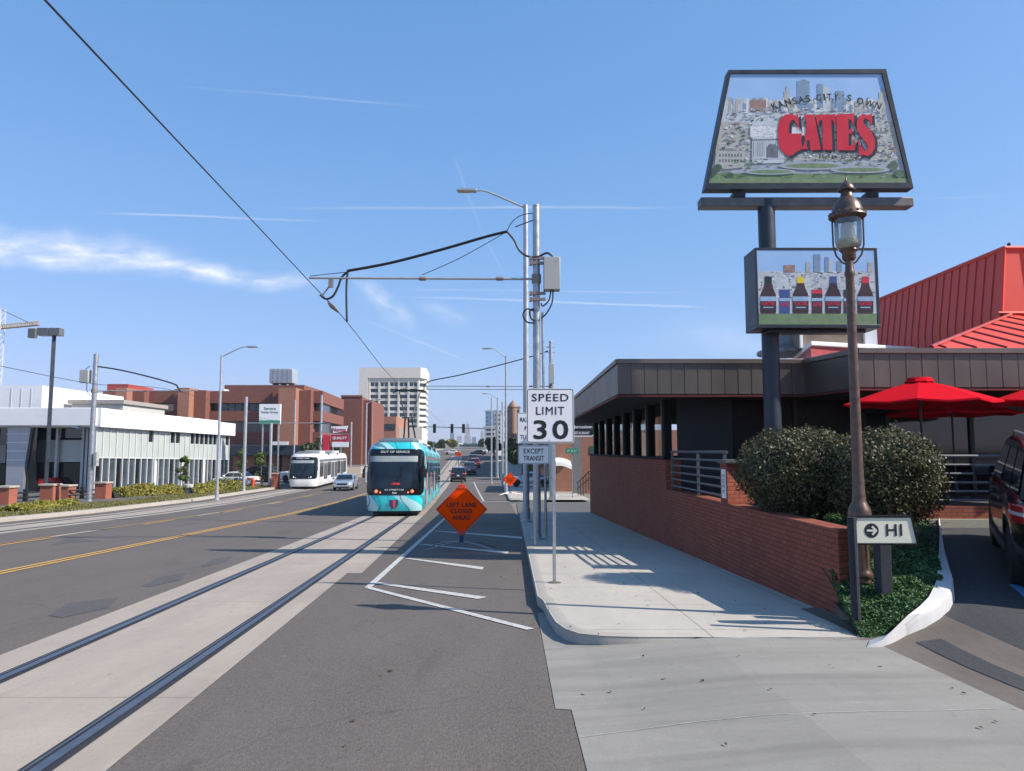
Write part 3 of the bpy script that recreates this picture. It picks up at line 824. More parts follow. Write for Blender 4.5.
mb.add([(mbx,19.9,zr1),(mbx,30,zr1),(mt,30,uz),(mt,20,uz)],[(0,1,2,3)])
mb.add([(mbx,19.95,zl-.2),(mbx,30,zl-.2),(mbx,30,zr1),(mbx,19.95,zr1)],[(0,1,2,3)])
mb.add([(mbx,19.9,zr1),(mt,20,uz),(45,20,uz),(45,19.9,zr1)],[(0,1,2,3)])
mb.add([(mt,20,uz),(mt,30,uz),(45,30,uz),(45,20,uz)],[(0,1,2,3)])
mb.add([(mbx,30,zl-.2),(45,30,zl-.2),(45,30,uz),(mt,30,uz),(mbx,30,zr1)],[(0,1,2,3,4)])
mb.build('upper_roof', REDROOF, RB, smooth=False)
m = MB()
for i in range(24):
    y = 20.35+i*.41; m.tube([(mbx-.01,y,zl),(mbx-.01,y,zr1),(mt-.01,y,uz)], .018, 4)
for i in range(18):
    x = mt+.55+i*.6; m.tube([(x,19.89,zr1),(x,19.97,uz)], .018, 4)
m.build('roof_seams', REDSEAM, RB)
m = MB(); m.tube([(mt,20,uz),(mt,30,uz)], .06, 6); m.tube([(mt,20,uz),(45,20,uz)], .06, 6); m.tube([(mbx,19.9,zr1),(mt,20,uz)], .05, 6)
m.tube([(mbx-.1,19.88,zr1+.02),(45,19.88,zr1+.02)], .045, 6)
m.build('roof_edge', REDROOF, RB)
m = MB(); q = at(1009,246,20.2); m.tube([(q.x,q.y,uz),(q.x,q.y,uz+.14)], .03, 6); m.sphere((q.x,q.y,uz+.16),.05,8,6); m.build('vent_cap', BLACKM, RB)
# rooftop kitchen exhaust
VT = thing('rooftop_vent', 'red rooftop exhaust housing with white edge and grey hood on the flat roof', 'roof vent', (8.5,21.5,TOP-.12))
a_ = at(790,358,21); b_ = at(811,348,20); c_ = at(866,350,21)
mb = MB(); pz = at(811,346,20).z
mb.prism([(at(795,350,23.5).x,23.5),(at(811,350,20).x,20),(11.5,21.2),(11.3,24.5)], TOP-.3, pz); mb.build('housing', M('faded_red',(.42,.07,.07),.5), VT)
mb = MB(); mb.prism([(at(793,350,23.6).x-.05,23.6),(at(811,350,20).x-.02,19.93),(11.6,21.1),(11.4,24.6)], pz+.003, pz+.13); mb.build('housing_edge', WHITEP, VT, bevel=.02)
mb = MB(); h0 = at(796,335,22)
mb.lathe([(.95,-.25),(.95,-.15),(.55,.0),(.45,.5)], (h0.x,22.6,pz+.35), 18); mb.box(h0.x-.05,h0.x+.95,22.2,23.2,pz+.13,pz+.95); mb.build('hood', M('duct_metal',(.2,.2,.2),.5,.6,.3,4), VT)
mb = MB(); q0 = at(812,340,20.6); q1 = at(862,340,21.5); mb.box(q0.x, q1.x, 21.4, 22.4, pz+.13, pz+.75); mb.build('duct', M('rusty_duct',(.22,.17,.13),.7,.3,.4,3), VT, bevel=.03)
mb = MB(); mb.box(q0.x-.05,q0.x+.02,21.3,21.38,pz+.13,pz+.85); mb.box(q1.x,q1.x+.35,21.3,22.4,pz+.13,pz+.8); mb.build('access_panel', WHITEP, VT)
# low patio wall along the sidewalk, pier, patio
PWt = -.915
mb = MB()
mb.prism([(WX(8.75),8.75),(WX(17.895),17.895),(WX(17.895)+.3,17.895),(WX(8.75)+.29,8.91)], -3.0, PWt)
PWALL = one(mb, 'patio_wall', BRICK, 'long low red brick wall running beside the sidewalk up to the driveway', 'wall')
m = MB(); x0 = at(724,480,12.9).x
px1_ = at(756,480,12.9).x+.02; m.prism([(WX(12.9)-.035,12.9),(px1_,13.08),(px1_,13.42),(WX(12.9)-.035,13.32)], PWt+.003, -.22)
PIER = one(m, 'brick_pier', BRICK, 'short square brick pier with grey cap at the end of the metal railing', 'pier', bevel=.006)
m = MB(); m.box(WX(12.9)-.08, at(762,480,12.9).x+.03, 12.86, 13.36, -.217, -.15); m.build('pier_cap', DGREY, PIER, bevel=.01)
m = MB(); a1 = at(714,500,12.95); m.box(WX(12.8)-.05, WX(12.8)-.038, 12.95, 13.2, -.82, -.32); 
NB = m.build('number_plate', SIGNW, PIER)
mm_ = text('3205', PIER, (0,0,0), .34, .12, SIGNK)
for v in mm_.data.vertices:   # digits stacked up the plate on the street face
    co = v.co.copy(); v.co = Vector((WX(12.8)-.054, 13.07+co.z*1.0, -.57+co.x*1.0))
# ORG offset for patch: PIER at origin
# metal railing between pier and facade
def railing(name, label, p0, p1, z0, z1, nb, posts, group):
    t = thing(name, label, 'railing', (p0[0],p0[1],z0), group)
    a = Vector(p0); b = Vector(p1); d = b-a
    for i in range(nb):
        z = z0+.1+(z1-z0-.1)*i/(nb-1)
        m = MB(); r = .022 if i < nb-1 else .028
        m.tube([(a.x,a.y,z),(b.x,b.y,z)], r, 8); m.build('rail', M_RAILP, t)
    for k in posts:
        m = MB(); q = a+d*k; m.box(q.x-.025,q.x+.025,q.y-.025,q.y+.025,z0,z1+.01); m.build('post', M_RAILP, t)
    return t
M_RAILP = M('railing_grey', (.10,.105,.115), .5, .3)
railing('metal_railing', 'grey metal railing on the low brick wall between facade and brick pier', (3.80,17.75), (3.86,13.35), PWt+.0, -.02, 6, (.03,.55,.97), 'patio railings')
mb = MB(); ap = gl(936,527)
YB = ap.y+.02
pw0 = 5.5
mb.box(pw0, 30, YB, YB+.25, -2.2, lotz(7.5,YB)+.36)
PW2 = one(mb, 'patio_wall', BRICK, 'low red brick wall of the patio facing the parking lot under the railing', 'wall')
m = MB(); m.box(7.2, 30, YB-.1, YB-.004, -2.0, lotz(7.5,YB)+.14); struct(m, 'patio_curb', concrete_mat('patio_curb_mat',(.42,.39,.3)))
pt = lotz(7.5,YB)+.36
mb = MB(); mb.box(4.02, 30, YB+.25, 18.28, pt-.3, pt-.06); struct(mb, 'patio_floor', concrete_mat('patio_floor_mat',(.1,.095,.09)))
railing('metal_railing', 'grey metal railing on the patio wall beside the parked dark SUV', (6.5,YB+.12), (16,YB+.12), pt, at(960,456,YB).z, 6, (.08,.3,.52,.74,.96), 'patio railings')
# umbrellas
def umbrella(c, rad, h, base, label, rz=0, drop=.42):
    t = thing('patio_umbrella', label, 'umbrella', (0,0,0), 'red patio umbrellas')
    n = 8; rows = [[],[],[],[],[]]; m = MB()
    for j in range(n):
        a = 2*math.pi*j/n+rz
        for k, q in enumerate((.14,.4,.7,1.0)):
            rr = rad*q; z = h-drop*(q**1.15)
            rows[k].append((rr*math.cos(a), rr*math.sin(a), z))
            am = a+math.pi/n
            rows[k].append((rr*.935*math.cos(am), rr*.935*math.sin(am), z-.025*q*1.5))
    rows[4] = [(x,y,z-.035) for x,y,z in rows[3]]
    m.grid(rows, 0, True); m.build('canopy', UMB, t, ang=12, recalc=False)
    m = MB(); m.lathe([(.27,-.055),(.22,.01),(.2,.03),(.02,.045)], (0,0,h+.01), 8); m.build('vent_flap', UMB, t)
    m = MB(); m.tube([(0,0,base),(0,0,h+.06)], .022, 8); m.build('pole', BLACKM, t)
    for j in range(n):
        a = 2*math.pi*j/n+rz; m = MB()
        m.tube([(.05*math.cos(a),.05*math.sin(a),h-.05),(rad*.97*math.cos(a),rad*.97*math.sin(a),h-drop-.015)], .009, 5); m.build('rib', BLACKM, t)
    m = MB(); m.lathe([(.27,0),(.27,.05),(.06,.09),(.035,.35)], (0,0,base), 16); m.build('base', BLACKM, t)
    t.location = c; return t
uc = at(919,380,13.85); umbrella((uc.x,13.85,0), 1.32, uc.z, pt-.06, 'sunlit red patio umbrella left of the parked SUV, in front of the bronze fascia', .25)
uc = at(1066,378,14.0); umbrella((uc.x,14.0,0), 1.36, uc.z, pt-.06, 'red patio umbrella cut by the right edge of the photo', .1)
uc = at(955,398,16.6); umbrella((uc.x,16.75,0), 1.35, uc.z, pt-.06, 'red patio umbrella standing in deep shade under the canopy', .3, .33)
# patio tables under umbrellas
for (x, y, lb) in ((at(919,380,13.85).x,14.15,'round dark patio table under the sunlit umbrella'), (8.6,16.75,'round dark patio table under the shaded umbrella')):
    t = thing('patio_table', lb, 'table', (x,y,pt-.06), 'patio tables')
    m = MB(); m.lathe([(.5,.7),(.52,.715),(.5,.73)], (x,y,pt-.06), 24); m.build('table_top', BLACKM, t)
    for a in (0,1.57,3.14,4.71):
        m = MB(); m.tube([(x+.3*math.cos(a),y+.3*math.sin(a),pt-.06),(x+.1*math.cos(a),y+.1*math.sin(a),pt+.64)], .02, 6); m.build('leg', BLACKM, t)
# ============================================================ SIGNS NEAR
def sign_letters(mb, pts_list, conv, y, mi):
    for pts in pts_list:
        q = [conv(*p) for p in pts]
        mb.add([(a[0], y, a[1]) for a in q], [tuple(range(len(q)))], mi)
def raw_text(body, bold=0):
    cu = bpy.data.curves.new('t', 'FONT'); cu.body = body; cu.offset = bold; cu.align_x = 'CENTER'; cu.resolution_u = 3
    ob = bpy.data.objects.new('t', cu); COL.objects.link(ob)
    dg = bpy.context.evaluated_depsgraph_get(); dg.update()
    me = bpy.data.meshes.new_from_object(ob.evaluated_get(dg))
    bpy.data.objects.remove(ob); bpy.data.curves.remove(cu)
    vs = [(v.co.x, v.co.y) for v in me.vertices]; fs = [tuple(p.vertices) for p in me.polygons]
    bpy.data.meshes.remove(me)
    xs = [v[0] for v in vs]; ys = [v[1] for v in vs]
    return vs, fs, (min(xs),max(xs),min(ys),max(ys))
def put_text(mb, body, c, w, h, y, mi=0, rot=0, bold=0, fit=None):
    vs, fs, bb = raw_text(body, bold)
    sx = w/(bb[1]-bb[0]); sz = h/(bb[3]-bb[2]); cr, sr = math.cos(rot), math.sin(rot); out = []
    for v in vs:
        x = (v[0]-(bb[0]+bb[1])/2)*sx; z = (v[1]-(bb[2]+bb[3])/2)*sz
        out.append((c[0]+x*cr-z*sr, y, c[1]+x*sr+z*cr))
    mb.add(out, fs, mi)
YS = 14.9
def SP(px, py, Y=None): p = at(px, py, Y or YS); return (p.x, p.z)
PIC = [M('print_sky', (.33,.52,.78), .35, var=.02), M('print_pale', (.52,.56,.58), .4, var=.12, scale=3), M('print_blue_grey', (.2,.29,.4), .4, var=.1, scale=9),
       M('print_stone', (.42,.42,.38), .4, var=.15, scale=12), M('print_green', (.17,.25,.12), .4, var=.15, scale=7), M('print_dark_green', (.07,.12,.07), .4, var=.3, scale=12),
       M('print_road', (.35,.39,.43), .4, var=.1, scale=8), M('print_red', (.62,.015,.035), .35, var=.03), M('print_black', (.015,.016,.02), .35), M('print_dark', (.13,.15,.17), .4, var=.2, scale=14),
       M('print_rust', (.32,.2,.16), .4, var=.2, scale=14), M('print_white', (.68,.7,.7), .4, var=.04)]
PS = thing('pylon_sign', 'tall restaurant pylon sign with a trapezoid picture panel above a rectangular bottle panel', 'sign', (at(768,440,15.0).x, 15.0, -2.1))
px_ = at(769,300,15.15).x; pr = 8.6/F*15.0
mb = MB(); mb.tube([(px_,15.15,-2.3),(px_,15.15,at(767,200,15.1).z)], pr, 28); mb.build('pole', DKPOLE, PS)
mb = MB(); b0 = at(701,203,15.0); b1 = at(914,203,15.0); zt = at(800,197,15.0).z; zb = at(800,206,15.0).z
mb.box(b0.x, b1.x, 15.0, 15.3, zb, zt); mb.build('beam', M('beam_metal',(.14,.13,.13),.5,.4,.3,3,dirt=.3), PS, bevel=.015)
for pxx in (739, 872):
    m = MB(); q = at(pxx,195,15.0); m.box(q.x-.13,q.x+.13,14.98,15.2,zt,zt+.09); m.build('bracket', BLACKM, PS)
# upper cabinet
O = [SP(704.5,189.5),SP(913,188.5),SP(885.5,69.5),SP(728,70.5)]
I = [SP(708.5,183.5),SP(908,183),SP(881.5,74),SP(730.5,74)]
Ycab0, Ycab1 = YS-.02, YS+.24
FR = M('sign_frame', (.035,.04,.048), .42, .4, .2, 3)
mb = MB()
for i in range(4):
    j = (i+1)%4
    vs = [(O[i][0],Ycab0-.006,O[i][1]),(O[j][0],Ycab0-.006,O[j][1]),(I[j][0],Ycab0-.006,I[j][1]),(I[i][0],Ycab0-.006,I[i][1]),
          (O[i][0],Ycab1,O[i][1]),(O[j][0],Ycab1,O[j][1]),(I[j][0],Ycab1,I[j][1]),(I[i][0],Ycab1,I[i][1])]
    mb.add(vs, [(0,1,2,3),(4,7,6,5),(0,4,5,1),(1,5,6,2),(2,6,7,3),(3,7,4,0)])
mb.add([(p[0],Ycab1-.02,p[1]) for p in I], [(0,1,2,3)])
UF = mb.build('upper_frame', FR, PS, smooth=False)
mb = MB(); rn = random.Random(2); lay = [0]; cntr = [0]
def face(pts, mi, pix=True, d=None):
    cntr[0] += 1; y = YS - (.001+.00022*lay[0] + .000004*cntr[0]); lay[0] = lay[0]+1
    q = [SP(*p) for p in pts] if pix else pts
    mb.add([(a[0], y, a[1]) for a in q], [tuple(range(len(q)))], mi)
def xl(y): return 730.5-(y-74)*22/109.5+.3
def xr_(y): return 881.5+(y-74)*26.5/109+(-.3)
def band(y0, y1, mi): face([(xl(y1),y1),(xr_(y1),y1),(xr_(y0),y0),(xl(y0),y0)], mi)
band(74,184,0); band(100,184,1); band(122,184,3); band(160,184,6); band(173.5,184,4)
lay0 = lay[0]
def rects(rows):
    for x0,y0,x1,y1,mi in rows:
        lay[0] = lay0+rn.randint(1,12); face([(x0,y1),(x1,y1),(x1,y0),(x0,y0)], mi)
# skyline
for k in range(160):
    x = rn.uniform(728, 885); w = rn.uniform(1.5,5); h = rn.uniform(3,11)
    y1 = 108
    if x-w/2 < xl(y1-h)+1 or x+w/2 > xr_(y1-h)-1: continue
    rects([(x-w/2,y1-h,x+w/2,y1+4,rn.choice([1,2,3,11,3]))])
for a in ((797,81,809.5,108,2),(817,84,823,108,2),(823,87,829,108,1),(835.5,91,844,108,2),(784,91,789,108,3),(785.7,86,787.3,92,3),(879,92,886,110,3),(881.5,88,884,93,3),(750,100,766,112,10),(738,104,742,112,1)):
    lay[0] = lay0+14; face([(a[0],a[3]),(a[2],a[3]),(a[2],a[1]),(a[0],a[1])], a[4])
lay[0]=lay0+14; face([(799,82),(808,82),(805.5,79.5),(801.5,79.5)],2)
# middle distance streets, roofs and trees
for k in range(900):
    y = rn.uniform(108, 160); x = rn.uniform(xl(y)+4, xr_(y)-6); w = rn.uniform(.8,4.5); h = rn.uniform(.5,2.2)
    lay[0] = lay0+16+rn.randint(0,10); face([(x,y+h),(x+w,y+h),(x+w,y),(x,y)], rn.choice([1,3,3,9,5,10,11,6,2]))
L2 = lay0+28
def F2(pts, mi, l=0): lay[0] = L2+l; face(pts, mi)
F2([(716,150),(744,149),(744,168),(714,170)],3,0)                   # long stone hall
for r in range(2):
    for c in range(8): F2([(719+c*3,157+r*5.5),(720.6+c*3,157+r*5.5),(720.6+c*3,154+r*5.5),(719+c*3,154+r*5.5)],9,1)
F2([(752,122),(782,121),(784,163),(752,164)],1,0); F2([(750,126),(812,128),(812,138),(750,137)],11,1)
for k in range(16): F2([(753+k*1.85,157),(753.7+k*1.85,157),(753.7+k*1.85,142),(753+k*1.85,142)],rn.choice([3,6,9]),2)
F2([(751,141),(783,140.5),(783,139.2),(751,139.6)],9,3); F2([(751,160),(784,159.5),(784,158.6),(751,159)],6,3)
for k in range(40):
    x = rn.uniform(751,781); y = rn.uniform(124,137); w = rn.uniform(1,5); F2([(x,y+.8),(x+w,y+.8),(x+w,y),(x,y)],rn.choice([1,6,3,11]),4)
for k in range(14):
    x = rn.uniform(716,742); F2([(x,150.8),(x+2,150.8),(x+2,149.8),(x,149.8)],9,3)
F2([(766,158),(778,158),(778,148),(775,144.5),(769,144.5),(766,148)],9,2)
for k in range(120):
    y = rn.uniform(158, 180); x = rn.uniform(xl(y)+2, xr_(y)-9); w = rn.uniform(1.5,8); h = rn.uniform(.5,1.6)
    F2([(x+w*.2,y+h),(x+w*.8,y+h),(x+w,y+h*.4),(x+w*.7,y),(x+w*.2,y),(x,y+h*.5)], rn.choice([4,5,5,4,6]), 2+rn.randint(0,4))
for (cx_, cy_, w_, h_) in ((812,166,34,4.2),(860,170,30,3.5),(770,172,26,3)):
    pts = [(cx_+w_*math.cos(a), cy_+h_*math.sin(a)) for a in [2*math.pi*i/24 for i in range(24)]]; F2(pts[::-1], 6, 8)
    pts = [(cx_+w_*.8*math.cos(a), cy_+h_*.6*math.sin(a)) for a in [2*math.pi*i/24 for i in range(24)]]; F2(pts[::-1], 4, 9)
for (x,y,r) in ((712,172,5),(718,168,4),(893,166,5),(899,174,5),(730,176,4)):
    pts = [(x+r*math.cos(a)*rn.uniform(.8,1.1), y+r*math.sin(a)*rn.uniform(.8,1.1)) for a in [2*math.pi*i/12 for i in range(12)]]
    pts = [(max(xl(b)+.6, min(xr_(b)-.6, a)), b) for a, b in pts]; F2(pts[::-1], 5, 10)
F2([(xl(183.3),183.3),(xr_(183.3),183.3),(xr_(178.6),178.6),(xl(178.6),178.6)],4,11)
mb.build('picture', PIC, PS, smooth=False, recalc=False)
mb = MB()
def gc(x, y): return (780+x/8.56, 80+y/8.56)
GLET = [
 [(150,292),(166,452),(148,400),(122,352),(98,346),(76,376),(72,462),(184,462),(184,500),(176,520),(190,592),(135,618),(110,640),(70,658),(28,628),(-8,585),(-22,500),(-22,420),(-5,345),(35,305),(90,290),(128,312)],
 [(200,302),(288,298),(345,600),(258,606),(248,520),(222,520),(222,560),(236,592),(180,598),(206,545),(216,450),(222,360)],
 [(300,302),(472,296),(470,400),(446,345),(434,340),(445,602),(362,602),(358,345),(335,350),(320,400)],
 [(478,298),(632,290),(628,395),(603,345),(580,335),(582,430),(606,425),(614,400),(614,490),(604,462),(582,460),(586,572),(612,560),(642,500),(636,606),(485,604)],
 [(782,290),(786,390),(752,345),(722,330),(706,350),(712,375),(775,440),(808,510),(806,585),(785,630),(745,655),(705,642),(675,658),(662,500),(690,570),(722,610),(744,600),(746,560),(690,490),(655,430),(650,375),(668,318),(705,292),(745,304)]]
def tri_letters(pl, dx, dy, y, mi):
    for pts in pl:
        q = [SP(*gc(a+dx, b+dy)) for a, b in pts]
        tr = geometry.tessellate_polygon([[Vector((a, b, 0)) for a, b in q]])
        mb.add([(a, y, b) for a, b in q], [tuple(t) for t in tr], mi)
tri_letters(GLET, 24, 16, YS-.019, 1); tri_letters(GLET, 0, 0, YS-.022, 0)
mb.build('lettering', [PIC[7], PIC[8]], PS, smooth=False, recalc=False)
mb = MB()
for ch, x, y in zip("KANSASCITY'SOWN", [371,395,423,450,475,502,545,566,586,613,640,664,708,744,778], [222,216,208,202,197,193,189,187,187,187,182,191,203,212,221]):
    c = SP(680+x/3.938, 50+y/3.938); hh = .148; ww = {'I':.035,"'":.02,'W':.18,'O':.125,'N':.12,'K':.115,'A':.115}.get(ch,.095)
    sl = -(x-585)/200*.42
    put_text(mb, ch, c, ww, hh if ch != "'" else .05, YS-.024, 0, sl, .02)
put_text(mb, 'BAR-B-Q', SP(838,157.4), .8, .075, YS-.024, 0)
mb.build('small_lettering', PIC[8], PS, smooth=False, recalc=False)
# lower cabinet
YL = 14.55
def LP(px, py): p = at(px, py, YL); return (p.x, p.z)
o = [LP(756.5,328),LP(879.5,327),LP(878.5,247.5),LP(755.5,247.5)]
xa, xb = (o[0][0]+o[3][0])/2, (o[1][0]+o[2][0])/2; za, zb_ = o[0][1], o[3][1]
mb = MB(); t_ = .075
mb.box(xa,xb,YL,YL+.72,za,za+t_); mb.box(xa,xb,YL,YL+.72,zb_-t_*.7,zb_)
mb.box(xa,xa+.045,YL+.001,YL+.72,za+t_,zb_-t_*.7); mb.box(xb-.06,xb,YL+.001,YL+.72,za+t_,zb_-t_*.7); mb.box(xa+.045,xb-.06,YL+.6,YL+.7,za+t_,zb_-t_*.7)
mb.box(xa+.3,xb-.2,YL+.2,YL+.5,za-.06,za)
mb.build('lower_frame', FR, PS, bevel=.008)
mb = MB()
YY = YL+.008
def f3(pts, mi, l): cntr[0] += 1; mb.add([(a,YY-.0003*l-.000004*(cntr[0]-1200),b) for a, b in [LP(*p) for p in pts]], [tuple(range(len(pts)))], mi)
f3([(757,327),(877,327),(877,250),(757,250)],0,0); f3([(757,327),(877,327),(877,271),(757,271)],1,1); f3([(757,327),(877,327),(877,313.5),(757,313.5)],4,12)
for k in range(420):
    x = rn.uniform(758,872); y = rn.uniform(271,309); w = rn.uniform(.6,4); h = rn.uniform(.4,1.8)
    f3([(x,y+h),(x+w,y+h),(x+w,y),(x,y)], rn.choice([1,3,3,9,11,6,2,5]), 2+k%8)
for a in ((814,254,820.5,272,2),(825,257,829,272,2),(829,260,833,272,1),(837,261,842,272,2),(806,262,810,272,3),(784,265,795,272,10),(868,262,873,272,3)):
    f3([(a[0],a[3]),(a[2],a[3]),(a[2],a[1]),(a[0],a[1])], a[4], 11)
BOT = [M('bottle_brown',(.06,.03,.03),.3), M('cap_yellow',(.75,.55,.03),.4), M('cap_red',(.6,.03,.05),.4), M('cap_blue',(.05,.09,.25),.4), M('cap_black',(.02,.025,.025),.4), M('label_sky',(.3,.45,.62),.4)]
mb.build('picture', PIC, PS, smooth=False, recalc=False)
mb = MB()
def f4(pts, mi, l): mb.add([(a,YY-.005-.0008*l,b) for a, b in [LP(*p) for p in pts]], [tuple(range(len(pts)))], mi)
for cx_, tall, cap in ((768.3,1,4),(784.7,0,3),(800.7,1,1),(817.2,0,2),(833.3,1,3),(849,0,4),(865.5,1,2)):
    if tall:
        w = 8; f4([(cx_-w,312),(cx_-w+.8,313.6),(cx_+w-.8,313.6),(cx_+w,312),(cx_+w,297),(cx_+w*.93,294),(cx_+w*.8,291.5),(cx_+w*.62,288.5),(cx_+w*.5,285.5),(cx_+3.5,282),(cx_+3.3,277),(cx_-3.3,277),(cx_-3.5,282),(cx_-w*.5,285.5),(cx_-w*.62,288.5),(cx_-w*.8,291.5),(cx_-w*.93,294),(cx_-w,297)],0,0)
        f4([(cx_-3.7,283),(cx_+3.7,283),(cx_+3.4,276.5),(cx_-3.4,276.5)],cap,1); f4([(cx_-w+.6,311),(cx_+w-.6,311),(cx_+w-.6,308.8),(cx_-w+.6,308.8)],0,3); f4([(cx_-5,308),(cx_+5,308),(cx_+5,306.8),(cx_-5,306.8)],5,4)
        f4([(cx_-w,301),(cx_+w,301),(cx_+w,296.5),(cx_-w,296.5)],5,2); ty = 303.5; tw = .25
    else:
        w = 5.3; f4([(cx_-w,313.5),(cx_+w,313.5),(cx_+w,291),(cx_-w,291)],3 if cap==3 else 0,0); f4([(cx_-w,293.5),(cx_+w,293.5),(cx_+w,289.5),(cx_-w,289.5)],cap,1)
        f4([(cx_-w,301),(cx_+w,301),(cx_+w,298),(cx_-w,298)],5,2); ty = 304.5; tw = .17
    put_text(mb, 'GATES', LP(cx_,ty), tw, .075, YY-.0085, 2, 0, .03)
mb.build('bottle_pictures', BOT, PS, smooth=False, recalc=False)

# ---- street sign posts
def panel(mb, cx_, cz, w, h, y, t=.006, r=.04, mi=0):
    pts = []
    for (sx, sz, a0) in ((1,1,0),(-1,1,90),(-1,-1,180),(1,-1,270)):
        for k in range(4):
            a = R(a0+k*30); pts.append((cx_+sx*(w/2-r)+r*math.cos(a), cz+sz*(h/2-r)+r*math.sin(a)))
    mb.prism(pts, y, y+t, 'XZ', mi)
sb = g(554.5,583,S); sx_, sy_ = sb.x, sb.y
T1 = thing('speed_limit_sign', 'white speed limit 30 sign on a thin square steel post in the sidewalk', 'road sign', (sx_,sy_,zr(sy_)+S))
zc0 = at(550,388.5,sy_).z; zc1 = at(550,443,sy_).z; xc0 = at(526.5,415,sy_).x; xc1 = at(574,415,sy_).x
sxc = (xc0+xc1)/2; szc = (zc0+zc1)/2; sw = xc1-xc0; sh = zc0-zc1
mb = MB(); mb.box(sx_-.025,sx_+.025,sy_+.0,sy_+.05,zr(sy_)+S-.02,zc0-.06); mb.build('post', STEEL, T1, bevel=.004)
for k in range(24):
    pass
m = MB()
for k in range(50):
    z = zr(sy_)+S+.1+k*.05
    if z < zc1-.02: m.lathe([(.0045,0),(.0045,-.002)], (sx_,sy_-.0005,z), 6, axis='Y')
m = MB(); m.lathe([(.11,0),(.1,.008),(.0,.01)], (sx_,sy_+.02,zr(sy_)+S), 10); m.build('base_collar', GUTTER, T1)
m = MB(); panel(m, sxc, szc, sw, sh, sy_-.008); PLT = m.build('sign_plate', SIGNW, T1)
def border(name, parent, cx_, cz, w, h, y, mat, inset=.012, lw=.012, r=.035):
    m = MB()
    def ringp(ww, hh, rr):
        pts = []
        for (sx, sz, a0) in ((1,1,0),(-1,1,90),(-1,-1,180),(1,-1,270)):
            for k in range(4):
                a = R(a0+k*30); pts.append((cx_+sx*(ww/2-rr)+rr*math.cos(a), y, cz+sz*(hh/2-rr)+rr*math.sin(a)))
        return pts
    a = ringp(w-2*inset, h-2*inset, r); b = ringp(w-2*inset-2*lw, h-2*inset-2*lw, max(.006, r-lw)); n = len(a)
    m.add(a+b, [(i,(i+1)%n,n+(i+1)%n,n+i) for i in range(n)]); return m.build(name, mat, parent, smooth=False, recalc=False)
border('border', PLT, sxc, szc, sw, sh, sy_-.0095, SIGNK, .009, .011)
yy = sy_-.0098
def zpx(y, Y): return at(550,y,Y).z
text('SPEED', PLT, (sxc+.0,yy,zpx(397.6,sy_)), .575, .118, SIGNK, bold=.008, spacing=1.12)
text('LIMIT', PLT, (sxc,yy,zpx(410.8,sy_)), .44, .125, SIGNK, bold=.006, spacing=1.15)
text('30', PLT, (sxc+.01,yy,zpx(429.7,sy_)), .53, .285, SIGNK, bold=.018, spacing=1.18)
for z in (zpx(391.5,sy_), zpx(439.8,sy_)):
    m = MB(); m.lathe([(.008,0),(.008,-.006),(0,-.008)], (sxc-.005,yy,z), 8, axis='Y'); m.build('bolt', STEEL, PLT)
# right lane must turn right
rb = g(535,546,S); rx, ry = rb.x, rb.y
T2 = thing('lane_use_sign', 'right lane must turn right sign with except transit plate, half hidden behind speed limit sign', 'road sign', (rx,ry,zr(ry)+S))
mb = MB(); mb.box(rx-.025,rx+.025,ry,ry+.05,zr(ry)+S-.02,at(535,411,ry).z); mb.build('post', STEEL, T2)
a = at(517,412.5,ry); b = at(551,444,ry); m = MB(); cx2 = (a.x+b.x)/2; cz2 = (a.z+b.z)/2; panel(m, cx2, cz2, b.x-a.x, a.z-b.z, ry-.008); P2 = m.build('sign_plate', SIGNW, T2)
border('border', P2, cx2, cz2, b.x-a.x, a.z-b.z, ry-.0095, SIGNK, .01, .011)
h2 = a.z-b.z
text('RIGHT LANE', P2, (cx2,ry-.0098,cz2+h2*.27), .66, .1, SIGNK, bold=.01)
text('MUST', P2, (cx2,ry-.0098,cz2+.0), .44, .1, SIGNK, bold=.01, spacing=1.2)
text('TURN RIGHT', P2, (cx2,ry-.0098,cz2-h2*.28), .66, .1, SIGNK, bold=.01)
a = at(518,445.3,ry); b = at(549.5,464,ry); m = MB(); cx2 = (a.x+b.x)/2; cz2 = (a.z+b.z)/2; panel(m, cx2, cz2, b.x-a.x, a.z-b.z, ry-.008); P3 = m.build('sign_plate', SIGNW, T2)
border('border', P3, cx2, cz2, b.x-a.x, a.z-b.z, ry-.0095, SIGNK, .01, .011)
text('EXCEPT', P3, (cx2,ry-.0098,cz2+.085), .48, .115, SIGNK, bold=.01); text('TRANSIT', P3, (cx2,ry-.0098,cz2-.085), .5, .115, SIGNK, bold=.01)
